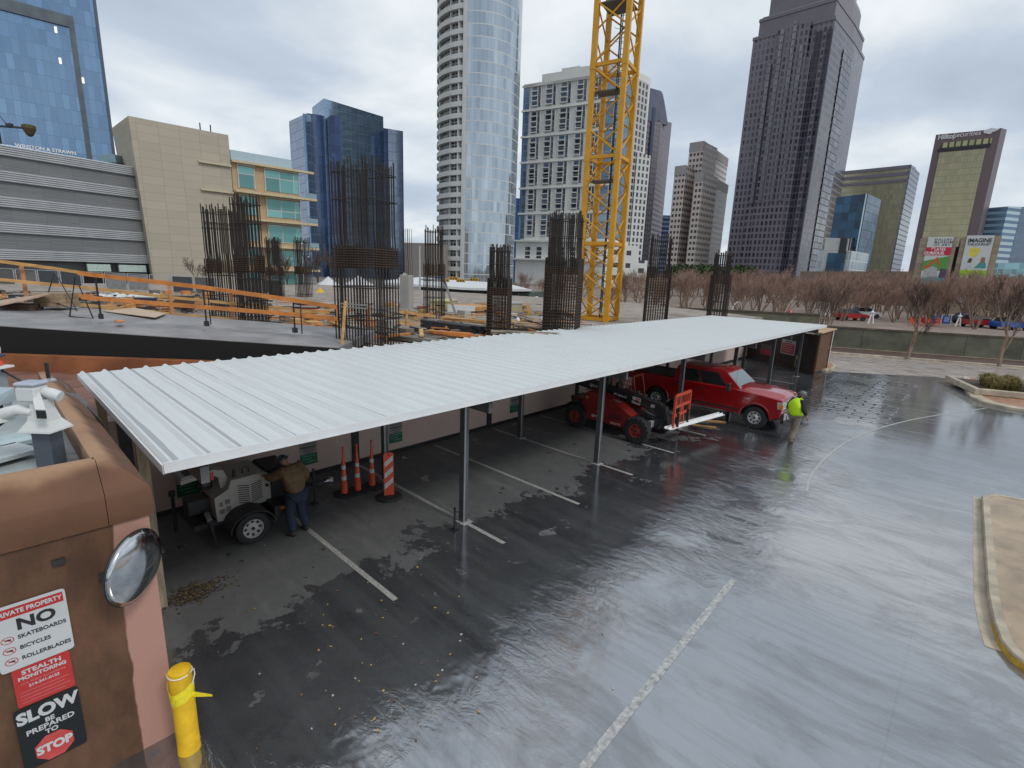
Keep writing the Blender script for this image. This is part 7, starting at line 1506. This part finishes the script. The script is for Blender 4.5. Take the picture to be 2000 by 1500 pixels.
mb = MB(); a, b_ = XY(745, 70), XY(1040, 66); mb.prism([a, b_, lerp(b_, (0, 0), -.01), lerp(a, (0, 0), -.01)], 0, 2.2); tag(build('site_hoarding', mb, mat('cream_hoarding', (.36, .34, .28), .7, var=.2, sc=.5), None), 'long low cream hoarding in front of the restaurant', 'hoarding')
def tent(label, px, d, y0, y1, wpx, c_, name='party_tent', grp=None):
    o_ = DP(px, d); w_ = wpx/FPX*d; za, zb = ZA(o_, y1), ZA(o_, y0); t = thing(name, label, 'tent' if 'tent' in name else 'umbrella', (o_.x, o_.y, 0), math.atan2(CR.y, CR.x)+.3, grp)
    mb = MB(); mb.loft([[(w_/2*math.cos(R(45*k)), w_/2*math.sin(R(45*k)), za) for k in range(8)], [(w_/4*math.cos(R(45*k)), w_/4*math.sin(R(45*k)), za+(zb-za)*.42) for k in range(8)], [(.05*math.cos(R(45*k)), .05*math.sin(R(45*k)), zb) for k in range(8)]]); build('fabric', mb, c_, t)
    mb = MB(); mb.tube([(0, 0, 0), (0, 0, zb)], .06, 6); build('pole', mb, M_steel, t)
M_yumb = mat('yellow_canvas', (.62, .38, .02), .7, var=.08); M_tent = mat('tent_white', (.60, .60, .62), .6, var=.08)
tent('yellow patio umbrella, larger one at the left behind the rails', 623, 55, 562, 577, 36, M_yumb, 'patio_umbrella', 'yellow umbrellas'); tent('yellow patio umbrella, smaller one close to the tallest cage', 652, 58, 568, 580, 26, M_yumb, 'patio_umbrella', 'yellow umbrellas')
tent('white peaked tent left of the tallest rebar cage', 640, 95, 540, 556, 46, M_tent, grp='white tents'); tent('white peaked tent directly behind the tallest rebar cage', 700, 92, 538, 556, 60, M_tent, grp='white tents'); tent('white peaked tent right of the tallest rebar cage', 790, 92, 532, 556, 56, M_tent, grp='white tents')
c_ = DP(820, 68); t_ = thing('traffic_signal_mast', 'grey mast with long arm carrying four yellow-framed traffic signals and a blue street sign', 'traffic signal', (c_.x, c_.y, 0))
zt_ = ZA(c_, 480); za = ZA(c_, 541); mb = MB(); mb.tube([(0, 0, 0), (0, 0, zt_)], [.16, .1], 8); build('pole', mb, M_steel, t_, smooth=True)
e_ = DP(926, 66)-c_; mb = MB(); e_.z = 0; mb.tube([(0, 0, za-.3), (e_.x, e_.y, za)], [.12, .07], 8); build('arm', mb, M_steel, t_)
for s_, dy in ((.47, -.15), (.63, .15), (.76, -.1), (1.0, .1)):
    o_ = e_*s_; mb = MB(); mb.bar((o_.x-e_.normalized().x*.6, o_.y-e_.normalized().y*.6, za+dy-.15), (o_.x+e_.normalized().x*.6, o_.y+e_.normalized().y*.6, za+dy-.15), .25, .42); sg = build('signal_head', mb, mat('signal_yellow_%d' % int(s_*100), (.55, .30, .02), .5), t_)
    for k in (-.36, 0, .36): mb = MB(); cc_ = Vector((o_.x, o_.y, za+dy-.15))+e_.normalized()*k; f_ = Vector((-c_.x, -c_.y, 0)).normalized(); mb.tube([cc_+f_*.13, cc_+f_*.17], .13, 8); build('signal_lens', mb, M_black, sg)
o_ = e_*.36; mb = MB(); d_ = e_.normalized(); mb.bar(Vector((o_.x, o_.y, za-.1))-d_*.5, Vector((o_.x, o_.y, za-.1))+d_*.5, .05, .45); build('street_sign', mb, mat('street_blue', (.02, .08, .35), .5), t_)
lamp_m = None
def lamp(label, px, d, y0, arms=1):
    c_ = DP(px, d); h_ = ZA(c_, y0); t = thing('street_lamp', label, 'street lamp', (c_.x, c_.y, 0), math.atan2(CR.y, CR.x), 'street lamps')
    mb = MB(); mb.tube([(0, 0, 0), (0, 0, h_)], [.09, .05], 6); build('pole', mb, M_dsteel if arms > 1 else M_steel, t)
    for s_ in ((1,) if arms == 1 else (-1, 1)): mb = MB(); mb.tube([(0, 0, h_-.1), (.35*s_, 0, h_+.05), (.8*s_, 0, h_-.05)], .035, 5); build('arm', mb, M_dsteel, t); mb = MB().lathe([(.001, .12), (.12, .08), (.2, -.03), (.001, -.06)], (.85*s_, 0, h_-.1), n=10); build('lamp_head', mb, M_white if arms == 1 else M_dsteel, t, smooth=True)
lamp('slim street lamp with white head among the left far cages', 578, 62, 474); lamp('grey street lamp left of the faint far cages, near the tan building', 591, 70, 500); lamp('dark twin-arm street lamp among the bare trees below the museum pylon', 1858, 66, 576, 2)
lamp('dark twin-arm street lamp low beside the blue panels', 1862, 75, 596, 2); lamp('white globe street lamp among the trees left of the blue panels', 1766, 70, 578)
# ------------------------------------------------------------------ park things behind the right wall
def park(px, d, py): c_ = DP(px, d); c_.z = 1.0; return c_, ZA(c_, py)
for px, lb in ((1843, 'blue information panel behind the retaining wall, left one'), (1862, 'blue information panel behind the retaining wall, right one')):
    c_, zt_ = park(px, 60, 617); t = thing('info_panel', lb, 'sign', c_, math.atan2(CR.y, CR.x), 'blue information panels'); w_ = 15/FPX*60; h_ = zt_-1
    build('panel', MB().box(-w_/2, w_/2, -.05, .05, h_*.25, h_), mat('panel_blue', (.012, .04, .22), .5), t); mb = MB(); mb.box(w_/2+.01, w_/2+.1, -.05, .05, 0, h_+.2); build('post', mb, M_steel, t)
    mb = MB()
    for k in range(5): mb.box(-w_*.38, w_*(.38-.1*(k % 2)), -.06, -.052, h_*(.45+.1*k), h_*(.49+.1*k))
    build('small_print', mb, mat('print_pale', (.35, .42, .6), .5), t)
for px, y0, lb in ((1714, 603, 'white pointed garden obelisk behind the retaining wall, left of the centre tree'), (1887, 611, 'white pointed garden obelisk frame behind the retaining wall, right of the blue panels')):
    c_, zt_ = park(px, 60, y0); h_ = zt_-1; t = thing('obelisk_frame', lb, 'garden frame', c_, math.atan2(CR.y, CR.x))
    for x in (-.3, .3): mb = MB(); mb.tube([(x, 0, 0), (x*.2, 0, h_*.72)], [.1, .06], 6); build('leg', mb, M_white, t)
    mb = MB().lathe([(.06, h_*.7), (.22, h_*.74), (.2, h_*.80), (.06, h_*.84), (.02, h_)], n=10); build('finial', mb, M_white, t, smooth=True)
for px, y0, lb in ((1447, 590, 'white curved tube sculpture behind the grey wall, left of the bare trees'), (1050, 580, 'white curved tube sculpture left of the broad cage')):
    c_ = DP(px, 66); c_.z = ZA(c_, 608 if px > 1200 else 592); h_ = ZA(c_, y0)-c_.z; mb = MB()
    mb.tube([(math.cos(a)*h_*.7, 0, math.sin(a)*h_) for a in [math.pi*k/10 for k in range(11)]], .09, 6); t = build('sculpture', mb, M_white, None, smooth=True); t.location = c_; t.rotation_euler = (0, 0, math.atan2(CR.y, CR.x)+.4); tag(t, lb, 'sculpture')
tent('red umbrella behind the wall at the foot of the bare trees', 1552, 66, 604, 614, 20, M_red, 'patio_umbrella'); 
c_ = DP(1645, 72); t = thing('market_stall', 'long stall with scalloped white awning behind the trees near the fence', 'stall', (c_.x, c_.y, 1.0), math.atan2(CR.y, CR.x)+.1); za = ZA(c_, 618)-1; zb = ZA(c_, 609)-1
mb = MB(); 
for k in range(12): mb.box(-2.4+k*.4, -2.4+k*.4+.39, -.6, .6, za, zb-.05*(k % 2))
build('awning', mb, M_white, t); mb = MB(); mb.box(-2.3, 2.4, -.4, .5, 0, za*.7); build('counter', mb, mat('counter_dark', (.06, .05, .05), .7), t)
def carf(label, px, d, col_, L_=3.6, rz=0):
    c_, _z = park(px, d, 600); t = thing('parked_car', label, 'car', c_, math.atan2(CR.y, CR.x)+rz, 'cars beyond the park'); mp_ = mat('car_paint_%d' % px, col_, .3, coat=.5, var=0)
    mb = MB(); mb.loft([[(x*L_/3.6, y_, z) for x, z in ((-1.8, .35), (1.8, .35), (1.85, .7), (1.6, .85), (.8, .92), (-1.75, .95), (-1.85, .7))] for y_ in (-.8, .8)]); build('body', mb, mp_, t)
    mb = MB(); mb.loft([[(-1.5, -.72, .95), (.9, -.72, .93), (.9, .72, .93), (-1.5, .72, .95)], [(-1.2, -.6, 1.42), (.2, -.6, 1.42), (.2, .6, 1.42), (-1.2, .6, 1.42)]]); build('windows', mb, M_glassd, t)
    for x in (-1.1, 1.15):
        for s_ in (-1, 1): mb = MB().lathe([(.001, -.1), (.32, -.1), (.32, .1), (.001, .1)], (x, s_*.75, .32), axis='y', n=12); build('wheel', mb, M_rubber, t)
carf('red car beyond the retaining wall left of the obelisk frame', 1672, 64, (.35, .01, .01)); carf('white car beyond the retaining wall behind the left obelisk frame', 1700, 70, (.5, .5, .5)); carf('dark car beyond the retaining wall, right of the blue panels', 1905, 66, (.03, .03, .035)); carf('blue car roof at the right photo edge behind the wall', 1990, 58, (.02, .10, .40))
carf('red pickup-like car beyond the wall below the right obelisk frame', 1925, 60, (.30, .02, .02))
for k in range(7):
    px = 1795+k*8; c_, _z = park(px, 58+1.5*(k % 2), 640); t = thing('patio_chair', 'orange-red patio chair clustered behind the wall left of the blue panels', 'chair', c_, k*.9, 'orange-red patio chairs'); m_ = (M_orange, M_red)[k % 2]
    mb = MB(); mb.box(-.25, .25, -.25, .25, .42, .46); build('seat', mb, m_, t); mb = MB(); mb.box(-.25, .25, .22, .26, .46, 1.0); build('backrest', mb, m_, t)
    for x in (-.22, .22):
        for y_ in (-.22, .22): mb = MB(); mb.bar((x, y_, 0), (x, y_, .42), .03, .03); build('leg', mb, m_, t)
# ------------------------------------------------------------------ trees
trnd = random.Random(5)
def bare_tree(label, seed, H_, spread, mt_tr, mt_tw, loc, single=False, twr=.016, group=None, dens=1.0):
    r_ = random.Random(seed); t = thing('bare_tree', label, 'tree', loc, 0, group); tr = MB(); tw = MB()
    def grow(p_, d_, L_, rad_, lvl):
        n_ = 3; pts_ = [p_]; dd_ = d_.copy(); q_ = p_.copy()
        for k in range(n_):
            dd_ = (dd_+Vector((r_.uniform(-.16, .16), r_.uniform(-.16, .16), r_.uniform(-.02, .14)))).normalized(); q_ = q_+dd_*L_/n_; pts_.append(q_)
        r1 = rad_*.62; (tr if lvl < 3 else tw).tube(pts_, [rad_+(r1-rad_)*k/n_ for k in range(n_+1)], 6 if lvl < 2 else (4 if lvl < 3 else 3), cap=False)
        if lvl >= 5: return
        nb_ = (3, 3, 4, 4, 3)[lvl] if lvl < 4 or r_.random() < dens else 2
        for k in range(nb_):
            at_ = pts_[-1] if k < 2 else pts_[r_.choice((1, 2))]
            a_ = r_.uniform(0, 6.28); tilt = r_.uniform(.25, .62)*spread; ax_ = Vector((math.cos(a_), math.sin(a_), 0)); nd = (dd_*math.cos(tilt)+ax_*math.sin(tilt)+Vector((0, 0, .12))).normalized()
            grow(at_, nd, L_*r_.uniform(.62, .82), max(twr*.62 if lvl >= 3 else twr, r1*.72), lvl+1)
    if single:
        grow(Vector((0, 0, 0)), Vector((.02, 0, 1)), H_*.30, H_*.022, 0)
    else:
        for k in range(4):
            a_ = k*1.57+r_.uniform(-.4, .4); grow(Vector((math.cos(a_)*.12, math.sin(a_)*.12, 0)), Vector((math.cos(a_)*.32, math.sin(a_)*.32, 1)).normalized(), H_*.30, H_*.012, 1)
    build('trunk', tr, mt_tr, t); build('crown', tw, mt_tw, t); return t
M_bark = mat('bark_tan', (.24, .17, .125), .85, var=.3, sc=4); M_twig = mat('twig_red', (.24, .145, .11), .9, var=.3, sc=.6, c2=(.34, .225, .175)); M_twigd = mat('twig_dark', (.085, .056, .043), .9, var=.3, sc=1)
b1 = G(1771, 699, .1); zt_ = ZA(b1, 522)
T0 = bare_tree('bare vase-shaped tree in front of the retaining wall, left of the far-right tree', 2, zt_*1.0, 1.05, M_bark, M_twigd, b1, True, .022)
b2 = G(1951, 716, .1); T1 = bare_tree('bare tree growing in front of the retaining wall at the far right', 8, ZA(b2, 520), 1.1, M_bark, M_twigd, b2, True, .022)
b3 = DP(1622, 47); T2 = bare_tree('bare multi-stemmed tree just behind the outer end of the wooden fence', 21, ZA(b3, 515), 1.05, M_bark, M_twigd, b3, False, .014)
PR = [bare_tree('bare reddish tree in the dense planting behind the concrete walls', s_, 8.2, 1.1, M_bark, M_twig, (-30+s_, 90, 1.0), False, .026, 'bare reddish trees behind the walls') for s_ in (31, 32, 33)]
first = {0: 1, 1: 1, 2: 1}; pos = []
for d, px0, px1, stp in ((60, 1640, 2040, 85), (66, 1460, 2040, 60), (72, 1250, 2060, 48), (80, 1180, 2060, 50), (92, 985, 2060, 46), (106, 975, 2060, 48), (122, 960, 2040, 60)):
    px = px0+trnd.uniform(0, 20)
    while px < px1: pos.append((px+trnd.uniform(-12, 12), d+trnd.uniform(-4, 4))); px += stp*trnd.uniform(.8, 1.2)
for px, d in pos:
    k = trnd.randrange(3); c_ = DP(px, d); zt_ = ZA(c_, trnd.uniform(508, 552)); s_ = (zt_-1.0)/8.0
    if px < 1180: s_ *= .95
    if first[k]: o_ = PR[k]; first[k] = 0; o_.location = (c_.x, c_.y, 1.0)
    else: o_ = dup(PR[k], (c_.x, c_.y, 1.0))
    o_.rotation_euler = (0, 0, trnd.uniform(0, 6.28)); o_.scale = (s_*trnd.uniform(1.0, 1.45), s_*trnd.uniform(1.0, 1.45), s_)
TB = bare_tree('small bare tree in front of the beige concrete block', 41, 8, 1.1, M_twigd, M_twigd, (0, 0, 0), True, .03); c_ = DP(383, 88); TB.location = c_; TB.scale = (ZA(c_, 492)/8.3,)*3
for px, d, y_, lb in ((560, 100, 475, 'dark bare tree between the far cages left of the yellow umbrellas'), (622, 95, 468, 'dark bare tree above the yellow umbrellas'), (655, 98, 470, 'dark bare tree partly behind the tallest rebar cage'), (12, 70, 515, 'dark bare tree at the left edge in front of the garage')):
    c_ = DP(px, d); dup(TB, (c_.x, c_.y, 0), trnd.uniform(0, 6), lb, scale=ZA(c_, y_)/8.3)
# evergreen shrubs on the skyline
M_ev = mat('evergreen', (.035, .06, .02), .8, var=.4, sc=1, c2=(.07, .11, .035)); sh = thing('evergreen_tree', 'dark green evergreen in the row at the foot of the stepped tower', 'tree', (0, 0, 0), 0, 'evergreens below the stepped tower')
mb = MB(); mb.tube([(0, 0, 0), (0, 0, 5)], [.2, .1], 6); build('trunk', mb, M_bark, sh); mb = MB()
for k in range(900):
    a, b_ = trnd.uniform(0, 6.28), trnd.uniform(-1, 1); r_ = (1-b_*b_)**.5*2.6*trnd.uniform(.6, 1.05); c0 = Vector((r_*math.cos(a), r_*math.sin(a), 5.5+b_*2.4*trnd.uniform(.7, 1.1))); v1 = Vector((trnd.gauss(0, 1), trnd.gauss(0, 1), trnd.gauss(0, 1))).normalized()*.35; v2 = v1.cross(Vector((trnd.gauss(0, 1), trnd.gauss(0, 1), 1))).normalized()*.22
    mb.add([c0-v1, c0+v2, c0+v1, c0-v2], ((0, 1, 2, 3),))
build('crown', mb, M_ev, sh)
for i, px in enumerate((1316, 1332, 1349, 1366, 1384, 1402, 1420, 1440, 1462)):
    c_ = DP(px, 130+i); s_ = (ZA(c_, 517+trnd.uniform(-2, 4)))/8.0; o_ = sh if i == 0 else dup(sh, c_); o_.location = c_; o_.scale = (1, 1, s_); o_.rotation_euler = (0, 0, i)
# ------------------------------------------------------------------ planter with ornamental grass
c_ = G(1990, 778, .14); t_ = thing('planter', 'low concrete planter edge holding a clump of ornamental grass at the right', 'planter', c_, R(20))
for x0_, x1_, y0_, y1_ in ((-1.6, 3, -.12, .12), (-1.85, -1.6, -.12, 4)): build('kerb', MB().box(x0_, x1_, y0_, y1_, 0, .32, bev=.03), M_kerb, t_)
build('soil', MB().box(-1.6, 3, .12, 4, 0, .2), mat('soil_dark', (.07, .05, .035), .9), t_)
mb = MB(); gr = random.Random(9)
for k in range(5200):
    cl = gr.choice([(-.75, .8), (.1, 1.1), (1.0, .9), (.3, 2.0), (-.6, 2.0), (1.6, 1.9)]); a = gr.uniform(0, 6.28); l_ = gr.uniform(.45, .95); sp_ = gr.uniform(.1, .75); b0 = Vector((cl[0]+gr.gauss(0, .13), cl[1]+gr.gauss(0, .13), .18)); m1 = b0+Vector((math.cos(a)*sp_*.35, math.sin(a)*sp_*.35, l_*.75)); m2_ = b0+Vector((math.cos(a)*sp_, math.sin(a)*sp_, l_*(.95-sp_*.5))); s_ = Vector((-math.sin(a), math.cos(a), 0))*.008
    mb.add([b0-s_, b0+s_, m1+s_, m1-s_, m2_], ((0, 1, 2, 3), (3, 2, 4)), gr.choice((0, 0, 1)))
g_ = build('ornamental_grass', mb, [mat('grass_straw', (.26, .20, .07), .8, var=.3), mat('grass_olive', (.13, .13, .04), .8, var=.3)], None); g_.location = c_; g_.rotation_euler = (0, 0, R(20)); tag(g_, 'straw and olive ornamental grass clumps growing in the planter', 'grass', kind='stuff')
# ------------------------------------------------------------------ tidy: labels must fit 16 words

drn = random.Random(77); mb = MB(); m_ = [M_wood, M_orail, mat('debris_grey', (.16, .14, .12), .8, var=.3), mat('debris_dark', (.035, .03, .028), .8), mat('debris_pale', (.42, .40, .36), .7)]
for k in range(900):
    if k < 380: px = drn.uniform(500, 1120); p_ = G(px, drn.uniform(598, 668), 2.6)
    else: px = drn.uniform(-10, 520); p_ = G(px, drn.uniform(568, 612), 2.6)
    if (p_-Vector((0, 0, CH))).length > 52 or p_.x > -14.2: continue
    a = drn.choice((0, .3, 1.5, 1.2, 2.4))+drn.gauss(0, .25); L_ = drn.choice((.5, .9, 1.6, 2.6)); d_ = Vector((math.cos(a), math.sin(a), drn.gauss(0, .05)))*L_/2; z = Vector((0, 0, drn.uniform(.04, .42)**1.0)); mi = drn.choice((0, 0, 1, 2, 2, 3, 3, 4))
    if drn.random() < .14: s_ = drn.uniform(.15, .4); mb.box(p_.x-s_, p_.x+s_, p_.y-s_*.7, p_.y+s_*.7, 2.6, 2.6+s_*drn.uniform(.6, 1.6), mi)
    else: mb.bar(p_-d_+z, p_+d_+z, drn.choice((.05, .1, .16)), drn.choice((.04, .05, .1)), mi)
tag(build('site_debris', mb, m_, None), 'litter of boards, offcuts, pipes and boxes strewn over the construction deck', 'debris', kind='stuff')

t_ = thing('site_fence', 'dark mesh site fence panels running behind the orange rails at the left', 'fence', DP(240, 50, 2.6))
for k in range(13):
    a, b_ = DP(-20+k*44, 50-k*.4, 2.6), DP(20+k*44, 49.8-k*.4, 2.6); mb = MB(); hz = Vector((0, 0, 1.5)); mb.bar(a, a+hz, .07, .07); mb.bar(a+hz, b_+hz, .05, .05); mb.bar(b_, b_+hz, .07, .07); build('panel_frame', mb, M_steel, t_, world=True)
    if k % 3 != 1: d_ = (b_-a)*.02; mb = MB(); mb.loft([[a+d_, b_-d_, b_-d_+Vector((.02, .02, 0)), a+d_+Vector((.02, .02, 0))], [p_+hz*.95 for p_ in (a+d_, b_-d_, b_-d_+Vector((.02, .02, 0)), a+d_+Vector((.02, .02, 0)))]]); build('mesh_cloth', mb, mat('mesh_%d' % k, random.Random(k).choice([(.05, .06, .07), (.10, .10, .10), (.22, .22, .22)]), .8), t_, world=True)
for i, (px, py, w_, c_, lb) in enumerate(((40, 588, 50, (.05, .05, .055), 'dark steel tank on the deck at the left behind the rails'), (352, 590, 30, (.09, .05, .035), 'rusty brown crate behind the rails before the beige wall'), (275, 594, 34, (.02, .04, .14), 'blue plastic crate behind the orange rails'), (430, 600, 26, (.12, .12, .12), 'grey gang box at the foot of the leftmost rebar cage'), (590, 612, 44, (.30, .04, .03), 'red barrier block near the orange rail end, left of the tallest cage'), (640, 620, 30, (.16, .16, .17), 'grey equipment box directly left of the tallest cage'))):
    t, w2, dp2, h2 = sbox('equipment_box', lb, 'box', px, 30, py-12, py+6, w_, c_, 12, lid=(.05, (.2, .2, .2)), zb=2.6)

c_ = DP(36, 122); zt_ = ZA(c_, 212); t_ = thing('placing_boom', 'dark mast with a short arm holding a hopper in front of the left glass tower', 'boom', (c_.x, c_.y, 0), math.atan2(CR.y, CR.x))
kx = 122/FPX; za = ZA(c_, 246)
mb = MB(); mb.bar((0, 0, 2.6), (0, 0, zt_), .7, .7); build('mast', mb, M_dsteel, t_)
mb = MB(); mb.bar((0, 0, za), (52*kx, 0, za-.2), .4, .4); mb.bar((0, 0, zt_), (22*kx, 0, za+.2), .12, .12); mb.bar((20*kx, 0, za+.25), (30*kx, 0, za+.3), .7, .7); build('arm', mb, M_dsteel, t_)
mb = MB(); mb.lathe([(.3, za-2.0), (.7, za-1.6), (1.3, za-.3), (1.3, za+.3), (1.0, za+.5)], (60*kx, 0, 0), n=14); build('hopper', mb, mat('hopper_brown', (.09, .07, .03), .7, var=.4), t_)
